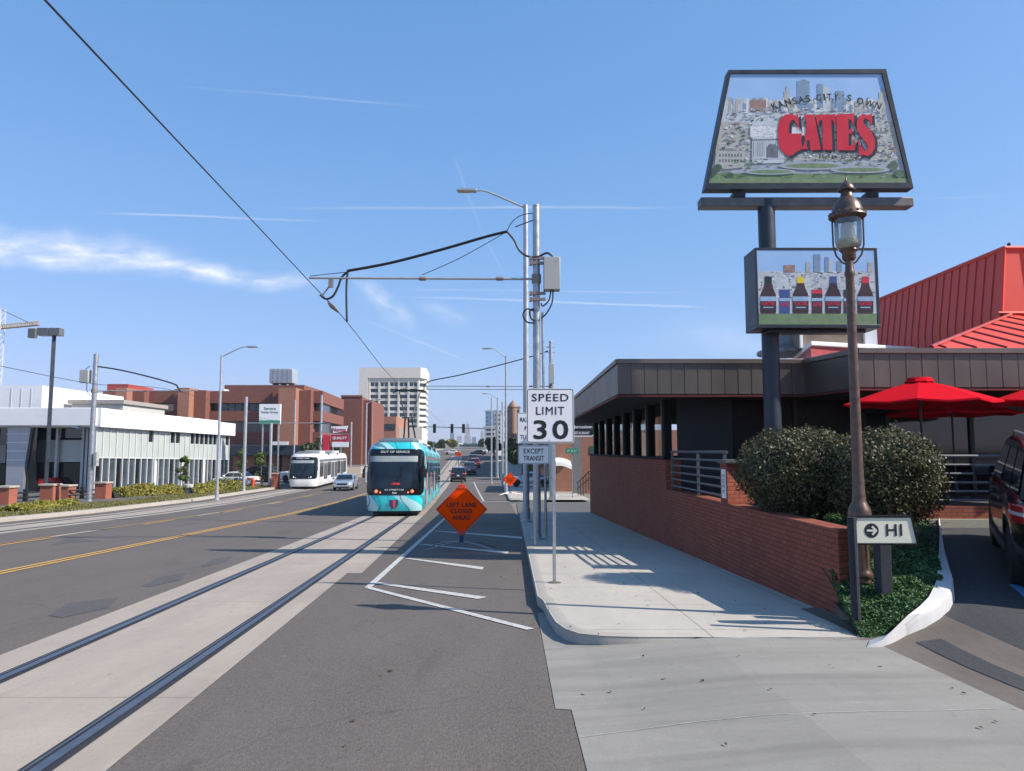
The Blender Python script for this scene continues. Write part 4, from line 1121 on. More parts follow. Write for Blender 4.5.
# diamond work signs
def worksign(c, half, gz, lines, label, big=True):
    t = thing('roadwork_sign', label, 'road sign', (c.x,c.y,gz), 'orange diamond roadwork signs')
    m = MB(); m.prism([(c.x-half,c.z),(c.x,c.z-half),(c.x+half,c.z),(c.x,c.z+half)], c.y, c.y+.008, 'XZ'); p = m.build('sign_plate', ORANGE, t)
    m = MB(); o_ = half*.95; i_ = half*.925
    v = [(c.x-o_,c.z),(c.x,c.z-o_),(c.x+o_,c.z),(c.x,c.z+o_)]; w = [(c.x-i_,c.z),(c.x,c.z-i_),(c.x+i_,c.z),(c.x,c.z+i_)]
    m.add([(a,c.y-.003,b) for a,b in v+w], [(i,(i+1)%4,4+(i+1)%4,4+i) for i in range(4)]); m.build('border', SIGNK, p, smooth=False, recalc=False)
    for k, s in enumerate(lines):
        text(s, p, (c.x,c.y-.004,c.z+half*(.17-.24*k)), half*[1.12,.82,.68][k], half*.155, M_DKRED, bold=.03, spacing=1.15)
    m = MB(); zb = gz+.3
    m.box(c.x-.05,c.x+.05,c.y+.02,c.y+.09,zb-.14,c.z-half+.02); m.build('spring_base', M('sign_stand_blue',(.02,.05,.16),.5), t, bevel=.01)
    for s in (-1,1):
        m = MB(); m.box(c.x-.1,c.x+.1,c.y-.012,c.y-.004,c.z+s*half*.86-.045,c.z+s*half*.86+.045); m.build('corner_bracket', RED2, t, bevel=.01)
    m = MB(); m.tube([(c.x,c.y+.015,c.z-half),(c.x,c.y+.015,c.z+half+.13)], .012, 6); m.build('spine', BLACKM, t)
    for sx in (-1,1):
        for sy in (-1,1):
            m = MB(); m.tube([(c.x+sx*.05,c.y+.05,zb-.12),(c.x+sx*.45,c.y+sy*.28,zb-.17),(c.x+sx*.82,c.y+sy*.5,zr(c.y+sy*.5)+(gz-zr(c.y))+.015)], .016, 6); m.build('leg', M('stand_leg',(.35,.3,.3),.4,.7), t)
    return t
M_DKRED = M('sign_dark_red', (.035,.006,.004), .6); RED2 = M('bracket_red', (.7,.06,.02), .5)
gb = g(461,549)
worksign(at(461.5,509.3,gb.y), 25.7/F*gb.y, zr(gb.y), ['LEFT LANE','CLOSED','AHEAD'], 'large orange left lane closed ahead diamond standing on the asphalt right of the streetcar')
Y2 = 56; c_ = at(510,479.5,Y2); worksign(c_, 7/F*Y2, zr(Y2)+S, ['ROAD','WORK','AHEAD'], 'small orange diamond on the far corner sidewalk beside the poles')
Y3 = 140; c_ = at(458.5,454,Y3); worksign(c_, 3.2/F*Y3, zr(Y3), ['ROAD','WORK','AHEAD'], 'tiny distant orange diamond left of the far queue of cars')
# HI directional sign
hb = gl(857,632); hy = hb.y
HS = thing('directional_sign', 'small cream sign with round arrow and HI on dark posts in the ground cover', 'sign', (hb.x,hy,hb.z))
m = MB(); lean = at(851,517,hy)
m.tube([(hb.x,hy,hb.z-.05),(lean.x,hy-.01,lean.z)], .047, 10); m.build('post', M('weathered_post',(.02,.022,.03),.8,0,.4,20,dirt=.35,dirtc=(.1,.095,.1),bump=.4), HS)
ly = hy+.14
m = MB(); a = at(876,545,hy+.5); b = at(889.5,592,hy+.5); m.box(a.x,b.x,hy+.42,hy+.58,b.z-.1,a.z+.25); m.build('rear_post', M('weathered_plank',(.03,.035,.045),.75,0,.3,14,dirt=.3,bump=.3), HS, bevel=.008)
pts = [at(855,543.5,ly),at(917,543.5,ly),at(911,517.5,ly),at(856.5,517.5,ly)]
m = MB(); m.prism([(p.x,p.z) for p in pts], ly, ly+.12, 'XZ'); pn = m.build('sign_cabinet', M('cream_sign_face',(.72,.70,.55),.45,var=.03), HS, bevel=.006)
fp = [at(854.5,544.6,ly),at(918.5,545.5,ly),at(912,515.8,ly),at(855,516.4,ly)]
m = MB()
for i in range(4):
    j = (i+1)%4; P0,P1,Q0,Q1 = fp[i],fp[j],pts[i],pts[j]
    vs = [(P0.x,ly-.012,P0.z),(P1.x,ly-.012,P1.z),(Q1.x,ly-.012,Q1.z),(Q0.x,ly-.012,Q0.z),(P0.x,ly+.13,P0.z),(P1.x,ly+.13,P1.z),(Q1.x,ly+.13,Q1.z),(Q0.x,ly+.13,Q0.z)]
    m.add(vs, [(0,1,2,3),(4,7,6,5),(0,4,5,1),(1,5,6,2),(2,6,7,3),(3,7,4,0)])
m.build('frame', DKWALL, HS, smooth=False)
m = MB(); c = at(871.5,530.5,ly); r_ = 7.2/F*hy*1.0
ring = [(c.x+r_*math.cos(a), ly-.003, c.z+r_*math.sin(a)) for a in [2*math.pi*i/28 for i in range(28)]]; m.add(ring, [tuple(range(28))]); m.build('arrow_disc', SIGNK, pn, recalc=False)
m = MB(); q = r_*.14
def ab(x0,z0,x1,z1):
    d = Vector((x1-x0,z1-z0)).normalized(); n = Vector((-d.y,d.x))*q
    m.add([(c.x+x0+n.x,ly-.006-ab.k,c.z+z0+n.y),(c.x+x1+n.x,ly-.006-ab.k,c.z+z1+n.y),(c.x+x1-n.x,ly-.006-ab.k,c.z+z1-n.y),(c.x+x0-n.x,ly-.006-ab.k,c.z+z0-n.y)],[(0,1,2,3)]); ab.k += .0006
ab.k = 0
ab(-r_*.68,0,r_*.55,0); ab(r_*.05,r_*.58,r_*.66,-r_*.03); ab(r_*.05,-r_*.58,r_*.66,r_*.03); m.build('arrow', M('arrow_cream',(.66,.68,.56),.45), pn, recalc=False, smooth=False)
text('HI', pn, (at(894,530,ly).x,ly-.003,at(894,530,ly).z), .168, .125, SIGNK, bold=.012, spacing=1.1)
# ---- lamp post
YLp = 8.75
LPT = thing('street_lamp', 'ornate brown lamp post with clear glass jar lantern in the planter', 'lamp', (at(864,578,YLp).x,YLp,bedz(4.1,8.75)))
X0 = at(848,220,YLp).x; Xb = at(864,570,YLp).x
XL = (X0+Xb)/2-.016
def zz(py): return at(856,py,YLp).z
def rr(px): return px/2/F*YLp
def lathe_px(name, prof, mat=None, n=24, parent=None, caps=True):
    m = MB(); m.lathe([(rr(w), zz(py)) for w, py in prof], (XL,YLp,0), n, caps=caps); return m.build(name, mat, parent or LPT, ang=50)
lathe_px('post', [(16,582),(16,578),(19,577),(20,573),(17,571),(15.5,568),(14.5,540),(14.5,525),(15.5,521),(21,519),(22,514),(20.5,509),(15,503),(12.5,500),(13,497),(12,494),(10.6,470),(10.0,420),(9.3,380),(8.6,300),(8.2,277),(9.8,275),(9.8,272),(8.4,270),(7.8,262),(8.0,260)][::1], LAMPB, 16)
m = MB()
for k in range(10):
    a = 2*math.pi*k/10; r0 = rr(14.3); m.tube([(XL+r0*math.cos(a),YLp+r0*math.sin(a),zz(568)),(XL+r0*math.cos(a),YLp+r0*math.sin(a),zz(524))], .012, 5)
m.build('fluting', LAMPB, LPT)
LAN = lathe_px('lantern_cap', [(.1,177),(1.4,178),(1.6,180),(5,182),(12,185),(17,190),(16.5,190.8),(10,190.5),(10.5,192),(12.5,197),(18,200),(25,204),(29.5,210),(30.5,213),(35,214.5),(36.5,217),(33,218.6),(29,219),(27,218)], LAMPB, 28)
m = MB()
for k in range(18):
    a = 2*math.pi*k/18; m.sphere((XL+rr(34.5)*math.cos(a),YLp+rr(34.5)*math.sin(a),zz(214.2)), .016, 6, 4)
m.build('cap_beading', LAMPB, LAN)
lathe_px('glass_jar', [(25.5,218.5),(25.8,222),(25.5,240),(23.5,246),(19,249),(17.5,250)], caps=False, mat=glass_mat('jar_glass',(.88,.9,.88),.1,rough=.06), n=28)
FROST = M('frosted_glass', (.62,.6,.54), .35, var=.1, scale=20)
lathe_px('frosted_chimney', [(13,224),(14.5,230),(14,236),(19,241),(22.5,245),(18,248.5),(12,249)], FROST, 20)
lathe_px('lantern_collar', [(17,249),(18,250.5),(13,253),(13.5,258),(11,260),(9,261)], LAMPB, 20)
for s in (-1,1):
    m = MB(); r0 = rr(25.5)
    m.tube([(XL+s*(rr(28)),YLp-.05*s,zz(218)),(XL+s*rr(27.5),YLp-.05*s,zz(245)),(XL+s*rr(23),YLp-.04*s,zz(255)),(XL+s*rr(13),YLp-.02*s,zz(262)),(XL+s*rr(7),YLp,zz(264))], .011, 6); m.build('yoke_arm', LAMPB, LPT)

# ============================================================ OVERHEAD LINE, STREET LIGHTS
def ocs_pole(name, label, px, gy, topz, r, arm_x, arm_z, group, box=True, side=1, feeder=None, gz=None):
    """steel pole with bracket arm reaching arm_x at height arm_z"""
    x, y = px, gy; z0 = gz if gz is not None else zr(y)+S
    t = thing(name, label, 'pole', (x,y,z0), group)
    m = MB(); m.tube([(x,y,z0),(x,y,topz)], [r,r*.93], 18); m.build('shaft', STEEL, t)
    m = MB(); m.lathe([(r*1.9,0),(r*1.9,.04),(r*1.2,.05),(r*1.15,.12)], (x,y,z0), 16); m.build('base_flange', STEEL, t)
    m = MB(); m.lathe([(r*.97,0),(r*1.02,.02),(r*.9,.05),(0,.09)], (x,y,topz), 16); m.build('pole_cap', STEEL, t)
    d = 1 if arm_x > x else -1
    m = MB(); m.tube([(x+d*r,y,arm_z),(arm_x,y,arm_z+.03)], .033, 8); A_ = m.build('bracket_arm', STEELL, t)
    m = MB(); m.lathe([(r*1.25,-.12),(r*1.25,.12)], (x,y,arm_z), 14); m.build('arm_clamp', INSUL, t)
    for q in (.16,.5):
        m = MB(); xx = x+(arm_x-x)*q; m.lathe([(.05,-.1),(.06,-.05),(.06,.05),(.05,.1)], (xx,y,arm_z+.01), 8, axis='X'); m.build('insulator', INSUL, A_)
    return t
# main pole on the near sidewalk
mp = g(541,539,S); mx, my = mp.x, mp.y
tz = at(536,207,my).z; az_ = at(536,279,my).z; axm = at(309,279,my).x
OP = ocs_pole('overhead_line_pole', 'tall galvanised streetcar wire pole with cabinet on the near sidewalk', at(536.5,340,my).x, my, tz, 3.9/F*my, axm, az_, 'streetcar wire poles')
pxm = at(536.5,340,my).x
a = at(543.5,258,my-.05); b = at(560,290.5,my-.05)
m = MB(); m.box(a.x,b.x,my-.2,my+.15,b.z,a.z); m.build('cabinet', GREYBOX, OP, bevel=.015)
for py in (259,264,294,300):
    m = MB(); z = at(537,py,my).z; m.box(pxm-.17,a.x+.05,my-.14,my-.04,z-.035,z+.035); m.box(pxm-.19,pxm-.12,my-.16,my+.02,z-.05,z+.05); m.build('strap', INSUL, OP)
def pl(pts, Y): return [tuple(at(px, py, Y+(q[0] if q else 0))) for px, py, *q in pts]
def cable(name, pts, r, mat, parent, n=6):
    # smooth through points (Catmull-Rom)
    P_ = [Vector(p) for p in pts]; out = []
    for i in range(len(P_)-1):
        p0 = P_[max(0,i-1)]; p1 = P_[i]; p2 = P_[i+1]; p3 = P_[min(len(P_)-1,i+2)]
        for k in range(6):
            t = k/6; out.append(.5*((2*p1)+(p2-p0)*t+(2*p0-5*p1+4*p2-p3)*t*t+(3*p1-p0-3*p2+p3)*t**3))
    out.append(P_[-1]); m = MB(); m.tube(out, r, n); return m.build(name, mat, parent)
cable('feeder_cable', pl([(347,271),(390,263),(440,250),(485,237),(507,231.5)], my), .04, CABLE, OP)
cable('feeder_cable', pl([(507,231.5),(514,240),(519,250),(527,256),(537,257),(547,253),(553,257)], my-.12), .03, CABLE, OP)
cable('feeder_cable', pl([(553,290),(552,303),(546,314),(541,318)], my-.1), .022, CABLE, OP)
cable('feeder_cable', pl([(551,290),(549,300),(543,306),(541,303)], my-.14), .022, CABLE, OP)
cable('feeder_cable', pl([(534,311),(527,309),(523,315),(527,322),(534,323)], my-.14), .022, CABLE, OP)
cable('feeder_cable', pl([(534,309),(530,311),(531,318),(535,321)], my-.18), .03, CABLE, OP)
cable('pigtail_wire', pl([(507,231),(512,222),(522,215),(536,213)], my), .012, CABLE, OP)
cable('feeder_cable', pl([(350,270),(342,277),(338,287),(333,296),(326,299),(320,295)], my), .03, CABLE, OP)
cable('feeder_cable', pl([(348,270),(346.5,285),(346.5,305),(347,322)], my), .03, CABLE, OP)
cable('guy_wire', [tuple(at(310,276,my)), tuple(at(348,272,my))], .01, CABLE, OP)
cable('guy_wire', [tuple(at(422,275,my)), tuple(at(460,258,my)), tuple(at(503,234,my))], .01, CABLE, OP)
cable('guy_wire', [tuple(at(515,227,my)), tuple(at(536,219,my))], .015, CABLE, OP)
m = MB(); q = at(331,283,my); m.box(q.x-.06,q.x+.06,my-.05,my+.05,q.z-.12,q.z+.1); m.tube([q+Vector((-.05,0,-.1)), at(322,296,my)], .02, 6); m.build('wire_clamp', INSUL, OP)
m = MB(); m.tube([(pxm+.24,my-.03,zr(my)+S),(pxm+.16,my-.03,at(537,312,my).z)], .035, 8); m.build('conduit', STEEL, OP)
# contact wire over the right-hand track
w0 = at(308,280,my); w1 = at(383,368,36.5+0)
cw = thing('contact_wire', 'thin black streetcar contact wire running down the sky over the near track', 'wire', (w0.x,w0.y,w0.z))
zc_near = at(45,0,6.6)
ptsw = [tuple(at(45,0,6.6)+(at(45,0,6.6)-Vector(w0))*1.5), tuple(at(45,0,6.6)), tuple(w0), tuple(at(347,322,23.5)), tuple(at(383,368,33)), tuple(at(402,387,41.5)), tuple(at(430,412,70)), tuple(at(447,428,130))]
cable('wire', ptsw, .012, WIRE, cw)
m = MB(); m.tube([at(328,302,22.3), at(332,306,22.8), at(338,312,23.4)], [.03,.08,.03], 8); m.build('section_insulator', INSUL, cw)
# street lights
def street_light(label, x, y, topz, z0, armlen, r, group='curved arm street lights', d=-1, rise=.75, headl=.75):
    t = thing('street_light', label, 'street light', (x,y,z0), group)
    m = MB(); m.tube([(x,y,z0),(x,y,topz)], [r,r*.72], 14); m.build('pole', STEELL, t)
    m = MB(); m.lathe([(r*1.7,0),(r*1.7,.05),(r*1.25,.08),(r*1.2,.5),(r,.52)], (x,y,z0), 14); m.build('base', STEELL, t)
    m = MB(); pts = [(x,y,topz-.12),(x+d*armlen*.35,y,topz+rise*.32),(x+d*armlen*.62,y,topz+rise*.72),(x+d*armlen*.74,y,topz+rise*.9),(x+d*armlen*.86,y,topz+rise*.99),(x+d*armlen,y,topz+rise)]
    out = pts; m.tube(out, [.04,.038,.036,.034,.03,.03], 8); m.build('arm', STEELL, t)
    m = MB(); hx = x+d*(armlen+headl/2-.05); m.prism([(hx-headl/2,topz+rise-.03),(hx+headl/2,topz+rise-.05),(hx+headl/2,topz+rise+.03),(hx+headl*.2,topz+rise+.06),(hx-headl/2,topz+rise+.04)], y-.14, y+.14, 'XZ'); m.build('lamp_head', STEELL, t, bevel=.01)
    m = MB(); m.box(hx-headl*.42,hx+headl*.15,y-.11,y+.11,topz+rise-.062,topz+rise-.04); m.build('lens', M('lamp_lens',(.5,.42,.25),.3), t)
    return t
lb = g(526.5,522,S)
lx = at(526,400,lb.y).x
street_light('tall steel street light on the near sidewalk behind the speed limit sign', lx, lb.y, at(523,205,lb.y).z, zr(lb.y)+S, at(523,205,lb.y).x-at(478,189,lb.y).x+.2, 3.4/F*lb.y, rise=.56, headl=.75)
yv = 58; street_light('steel street light on the far corner sidewalk with arm to the left', at(506,440,yv).x, yv, at(505,356,yv).z, zr(yv)+S, at(505,356,yv).x-at(490,348,yv).x, .11, rise=.6)
yv = 49; xl_ = at(219.5,420,yv).x; street_light('steel street light on the left verge in front of the white building', xl_, yv, at(220,355,yv).z, zr(yv)+.15, 1.7, .1, d=1, rise=.55)
yv = 84; street_light('far pale street light beyond the brick office block', at(366,450,yv).x, yv, at(367,403,yv).z, zr(yv)+.15, 1.1, .1, d=1, rise=.4)
yv = 100; street_light('distant street light on the right beyond the second crossing', at(497.5,450,yv).x, yv, at(497.5,398,yv).z, zr(yv)+.15, 1.4, .13, d=-1, rise=.6)
# second wire pole on the far corner, left wire poles
y2 = 50; x2 = at(551,400,y2).x
o2 = ocs_pole('overhead_line_pole', 'streetcar wire pole on the far corner seen beside the speed limit sign', x2, y2, at(551,342,y2).z, .14, at(425,387,y2).x, at(551,386.5,y2).z, 'streetcar wire poles')
m = MB(); a = at(548.5,364,y2-.2); b = at(554,384,y2-.2); m.box(a.x,b.x,y2-.5,y2-.15,b.z,a.z); m.build('cabinet', GREYBOX, o2, bevel=.02)
for py in (347,352):
    m = MB(); q = at(551,py,y2); m.tube([(q.x-.35,y2,q.z),(q.x+.25,y2,q.z-.05)], .03, 6); m.build('strap', INSUL, o2)
cable('feeder_cable', [tuple(at(548,351,y2)),tuple(at(533,356,y2)),tuple(at(500,365,y2)),tuple(at(460,375,y2)),tuple(at(428,382,y2)),tuple(at(424,392,y2))], .04, CABLE, o2)
cable('guy_wire', [tuple(at(426,389.5,y2)), tuple(at(550,389.5,y2))], .02, CABLE, o2)
yl = 45.5; x3 = at(92.5,430,yl).x
o3 = ocs_pole('overhead_line_pole', 'streetcar wire pole with grey cabinet on the left verge before the white building', x3, yl, at(93,355,yl).z, .155, at(197,392,yl).x, at(93,391,yl).z, 'streetcar wire poles', gz=zr(yl)+.15)
m = MB(); a = at(81.5,370,yl); b = at(89.5,383,yl); m.box(a.x,b.x,yl-.2,yl+.2,b.z,a.z); m.build('cabinet', GREYBOX, o3, bevel=.02)
m = MB(); a = at(95.5,452,yl); b = at(98,466,yl); m.box(a.x,b.x,yl-.2,yl+.1,b.z,a.z); m.build('control_box', GREYBOX, o3, bevel=.01)
cable('feeder_cable', pl([(93,367),(97,366.5),(120,370),(150,377),(174,384),(178,388),(181,392)], yl), .05, CABLE, o3)
cable('feeder_cable', pl([(90,366),(86,369),(86,372)], yl), .02, CABLE, o3)
cable('feeder_cable', pl([(87,383),(87,391),(91,396)], yl), .02, CABLE, o3)
cw2 = thing('contact_wire', 'contact wire over the far left track crossing in front of the brick offices', 'wire', tuple(at(181,392,yl)))
cable('wire', [tuple(at(-120,342,22)),tuple(at(0,366,30)),tuple(at(95,384,38)),tuple(at(181,392,yl)), tuple(at(262,420,70))], .014, WIRE, cw2)
def plain_pole(px, py0, py1, Y, r, label, arm=None):
    x = at(px,(py0+py1)/2,Y).x; z0 = zr(Y)+.15
    t = thing('overhead_line_pole', label, 'pole', (x,Y,z0), 'streetcar wire poles')
    m = MB(); m.tube([(x,Y,z0),(x,Y,at(px,py0,Y).z)], [r,r*.85], 12); m.build('shaft', STEELL, t)
    m = MB(); m.lathe([(r*1.6,0),(r*1.6,.08),(r,.1)], (x,Y,z0), 12); m.build('base_flange', STEELL, t)
    if arm:
        ax_, ay = arm; m = MB(); q = at(ax_,ay,Y); m.tube([(x,Y,q.z),(q.x,Y,q.z)], .035, 6); m.build('bracket_arm', STEELL, t)
        m = MB(); m.tube([(x,Y,q.z+.7),((x+q.x)/2,Y,q.z+.05)], .012, 5); m.build('stay', CABLE, t)
    return t
plain_pole(245,397,487,63,.14,'pale steel wire pole at the end of the left verge', (321,423))
plain_pole(270.5,423,487,74,.15,'shorter pale pole left of the white streetcar beneath the realty sign')
plain_pole(321,395,470,96,.15,'pale wire pole behind the white streetcar at the corner of the brick offices')
plain_pole(351,422,470,104,.14,'pale pole beside the red sign cluster', (322,434))
plain_pole(294.5,400,470,92,.1,'thin pole in front of the lit brick stair tower')
plain_pole(491.5,398,480,80,.09,'slim pole at the right curb beyond the far corner')
plain_pole(502.5,402,480,72,.11,'pole standing just left of the second far street light')
# dark twin-head parking light
yd = 52; xd = at(49.5,420,yd).x
t = thing('parking_light', 'dark slim parking lot light with two box heads above the white building', 'street light', (xd,yd,zr(yd)+.2))
m = MB(); m.tube([(xd,yd,zr(yd)+.2),(xd,yd,at(50,336,yd).z)], .155, 4); m.build('pole', DKPOLE, t)
for a_, b_ in ((40,51),(52,62)):
    m = MB(); p = at(a_,328.5,yd); q = at(b_,336,yd); m.box(p.x,q.x,yd-.35,yd+.25,q.z,p.z); m.build('lamp_head', M('head_grey',(.12,.13,.14),.5), t, bevel=.02)
# tower crane
yk = 190
t = thing('tower_crane', 'tan tower crane jib reaching in at the left edge', 'crane', tuple(at(-6,460,yk)))
TAN = M('crane_tan', (.42,.3,.18), .6)
m = MB(); p0 = at(-45,333,yk); p1 = at(39,325,yk); d = p1-p0
for o in (Vector((0,-.5,0)),Vector((0,.5,0)),Vector((0,0,1.1))): m.tube([p0+o,p1+o*.8], .13, 4)
for k in range(22):
    a = p0+d*(k/22); b = p0+d*((k+1)/22); m.tube([a+Vector((0,-.5,0)),a.lerp(b,.5)+Vector((0,0,1.1)),b+Vector((0,-.5,0))], .08, 4, caps=False); m.tube([a+Vector((0,.5,0)),a.lerp(b,.5)+Vector((0,0,1.1)),b+Vector((0,.5,0))], .08, 4, caps=False)
m.build('jib', TAN, t)
m = MB(); q = at(33,328,yk); m.box(q.x-.9,q.x+.9,yk-.6,yk+.6,q.z-2.6,q.z-.2); m.build('trolley', DGREY, t)
m = MB(); q0 = at(0,460,yk); q1 = at(0,309,yk); mxk = at(-4.5,380,yk).x
for sx in (-.9,.9):
    for sy in (-.9,.9): m.tube([(mxk+sx,yk+sy,q0.z-6),(mxk+sx,yk+sy,q1.z)], .12, 4)
k = q0.z-6
while k < q1.z-1.8:
    for sy in (-.9,.9): m.tube([(mxk-.9,yk+sy,k),(mxk+.9,yk+sy,k+1.8)], .07, 4)
    for sx in (-.9,.9): m.tube([(mxk+sx,yk-.9,k),(mxk+sx,yk+.9,k+1.8)], .07, 4)
    k += 1.8
m.build('mast', M('mast_white',(.6,.58,.55),.6), t)
m = MB(); m.tube([at(0,309,yk), at(34,325,yk)], .09, 4); m.build('tie_bar', DGREY, t)
# traffic signals over the far crossing
def signal(px, py, Y, hz, parent):
    c = at(px, py, Y); m = MB(); m.box(c.x-.2,c.x+.2,Y-.15,Y+.15,c.z-.62,c.z+.62); m.build('signal_head', BLACKM, parent)
    m = MB()
    for k in range(3): m.lathe([(.13,0),(.13,-.12)], (c.x,Y-.15,c.z+.38-.38*k), 10, axis='Y')
    m.build('visor', BLACKM, parent)
ysg = 103
t = thing('traffic_signal', 'mast arm with three dark traffic signal heads over the far crossing', 'traffic light', tuple(at(497,480,ysg)))
xp = at(496.5,450,ysg).x; m = MB(); m.tube([(xp,ysg,zr(ysg)),(xp,ysg,at(497,410,ysg).z)], .13, 10); m.build('pole', STEEL, t)
m = MB(); m.tube([(xp,ysg,at(497,429,ysg).z),(at(424,427,ysg).x,ysg,at(424,426.5,ysg).z)], [.1,.06], 8); m.build('mast_arm', STEEL, t)
for px_s in (434.5,452,463.5): signal(px_s, 428.5, ysg-.3, 1.2, t)
# street name sign
yn = 52; xn = at(572.3,470,yn).x
t = thing('street_name_sign', 'small green street name sign on a thin post by the far brick corner', 'street sign', (xn,yn,zr(yn)+S))
m = MB(); m.tube([(xn,yn,zr(yn)+S),(xn,yn,at(572,447,yn).z)], .035, 8); m.build('post', STEEL, t)
m = MB(); a = at(565.5,448.5,yn); b = at(578,453.5,yn); m.box(a.x,b.x,yn-.06,yn-.04,b.z,a.z); q = m.build('sign_plate', TXG, t)
text('W 32 ST', q, ((a.x+b.x)/2,yn-.065,(a.z+b.z)/2), .7, .16, SIGNW)
# ============================================================ STREETCARS
def wrap_mat(name, base, c2, c3):
    m, nt, bs = newmat(name)
    p = pos(nt, (1,.35,1), obj=True)
    w = N(nt, 'ShaderNodeTexWave', wave_type='BANDS', bands_direction='DIAGONAL'); w.inputs['Scale'].default_value = .35; w.inputs['Distortion'].default_value = 9; w.inputs['Detail'].default_value = 1.5; w.inputs['Detail Scale'].default_value = .7
    L(nt, p, w.inputs['Vector'])
    col = mixc(nt, ramp(nt, w.outputs['Fac'], .78, .84), base, c2)
    w2 = N(nt, 'ShaderNodeTexWave', wave_type='BANDS', bands_direction='X'); w2.inputs['Scale'].default_value = .5; w2.inputs['Distortion'].default_value = 14; w2.inputs['Detail'].default_value = 1; L(nt, p, w2.inputs['Vector'])
    f = math_(nt, 'MULTIPLY', ramp(nt, w2.outputs['Fac'], .965, .985), .8)
    col = mixc(nt, f, col, c3)
    L(nt, col, bs.inputs['Base Color']); bs.inputs['Roughness'].default_value = .22; bs.inputs['Coat Weight'].default_value = .4
    return m
TEAL = wrap_mat('teal_wrap', (.035,.60,.66), (.42,.74,.78), (.06,.2,.24))
TEALP = M('teal_paint', (.035,.60,.66), .25, var=.04, coat=.4)
TRAMW = M('tram_white', (.78,.78,.77), .3, var=.03, coat=.4)
TRAMG = M('tram_grey', (.2,.22,.24), .4, .3)
LEDW = M('led_text', (.75,.8,.8), .4, emit=(.8,.9,.9), es=.15)
HLAMP = M('tail_lamp_red', (.7,.1,.05), .3, emit=(1,.25,.1), es=.9)
BLIND = M('sun_blind', (.3,.34,.35), .6)
def tram(name, label, mbody, mlow, msideA, loc, rz, length, dest=True, pink=None):
    t = thing(name, label, 'streetcar', (0,0,0))
    def W(z):
        if z < .5: return 1.27+.055*min(1,(z-.2)/.3)
        if z < 2.75: return 1.325
        q = (z-2.75)/.6; return 1.325-.34*q**2.2
    def Y0(z):
        if z < .9: return .12*(1-(z-.2)/.7)**2*-1+.12 if False else .02+.10*max(0,(.5-z)/.3)
        q = (z-.9)/2.5; return .02+.42*q**1.7
    zs = [.22,.3,.45,.7,.95,1.3,1.7,2.1,2.5,2.75,2.95,3.1,3.22,3.3]
    nP = 22
    def hullpt(z, u, off=0):
        """u 0..1: from the left side at y=1.6 round the front to the right side"""
        w = W(z)+off; y0 = Y0(z)-off; a = math.pi*(1-u)
        ex = 2/4.2
        cx_ = math.copysign(abs(math.cos(a))**ex, math.cos(a)); sy = abs(math.sin(a))**ex
        return (w*cx_, y0+1.5*(1-sy)*1.0, z)
    rows = []
    for z in zs:
        fr = [hullpt(z, i/(2*nP)) for i in range(2*nP+1)]
        w = W(z)
        side = [(w, 1.5+Y0(z)*0+ (length-3.0)*k/10, z) for k in range(1,10)]
        re = [(-x, length-y, zz_) for x, y, zz_ in fr]
        side2 = [(-x, length-y, zz_) for x, y, zz_ in side]
        rows.append(fr+side+re+side2)
    m = MB(); m.grid(rows, 0, True)
    m.add([p for p in rows[-1]], [tuple(range(len(rows[-1])))]); 
    m.build('body', mbody, t, ang=50)
    m = MB(); m.box(-1.0,1.0,.6,length-.6,.06,.3); m.build('underframe', BLACKM, t)
    # window mask round the front
    def patch(nm, z0, z1, u0, u1, off, mat, parent=t, nz=10, nu=26, r=0):
        m = MB(); rws = []
        for i in range(nz+1):
            z = z0+(z1-z0)*i/nz
            e = 0
            if r:
                dzz = min(z-z0, z1-z); 
                if dzz < r: e = (1-math.sqrt(max(0,1-((r-dzz)/r)**2)))*r/3.4
            rws.append([hullpt(z, (u0+e)+(u1-u0-2*e)*j/nu, off) for j in range(nu+1)])
        m.grid(rws); return m.build(nm, mat, parent, recalc=False, ang=60)
    patch('front_mask', .93, 3.0, .10, .90, .012, M('mask_black',(.008,.01,.014),.08,spec=.4), r=.38, nz=18)
    WS = patch('windscreen', 1.25, 2.72, .24, .70, .02, M('windscreen_glass',(.012,.02,.03),.05,0,.4,1.5,spec=.45), r=.1)
    patch('sun_blind', 2.42, 2.68, .25, .69, .026, BLIND, WS, nz=3)
    if dest:
        d = text('OUT OF SERVICE', t, (0,Y0(2.86)-.035,2.87), 1.3, .10, LEDW, name='destination_text', bold=.0)
        text('KC STREETCAR', t, (0.02,Y0(1.18)-.05,1.17), .85, .06, LEDW, name='fleet_name', bold=.0)
        text('806', t, (.02,Y0(1.0)-.04,1.03), .2, .07, LEDW, name='fleet_number')
    else:
        text('STREETCAR', t, (0,Y0(2.86)-.035,2.87), 1.2, .12, LEDW, name='destination_text')
    for s in (-1,1):
        m = MB(); m.sphere((s*.8,Y0(1.08)+.03,1.1), .075, 10, 8, sz=(1,.6,1)); m.sphere((s*.62,Y0(1.08)-.0,1.05), .04, 8, 6, sz=(1,.6,1)); m.build('headlight', HLAMP if dest else LEDW, t)
        m = MB(); m.tube([(s*1.2,.35,2.2),(s*1.36,.2,2.2),(s*1.38,.18,1.9)], .03, 6); m.box(s*1.38-.05,s*1.38+.05,.14,.22,1.7,2.1); m.build('mirror', BLACKM, t)
    m = MB(); m.tube([(.0,Y0(1.3)-.04,1.28),(.3,Y0(1.9)-.06,1.95)], .012, 5); m.tube([(.3,Y0(1.75)-.05,1.7),(.38,Y0(2.2)-.06,2.25)], .014, 5); m.build('wiper', BLACKM, t)
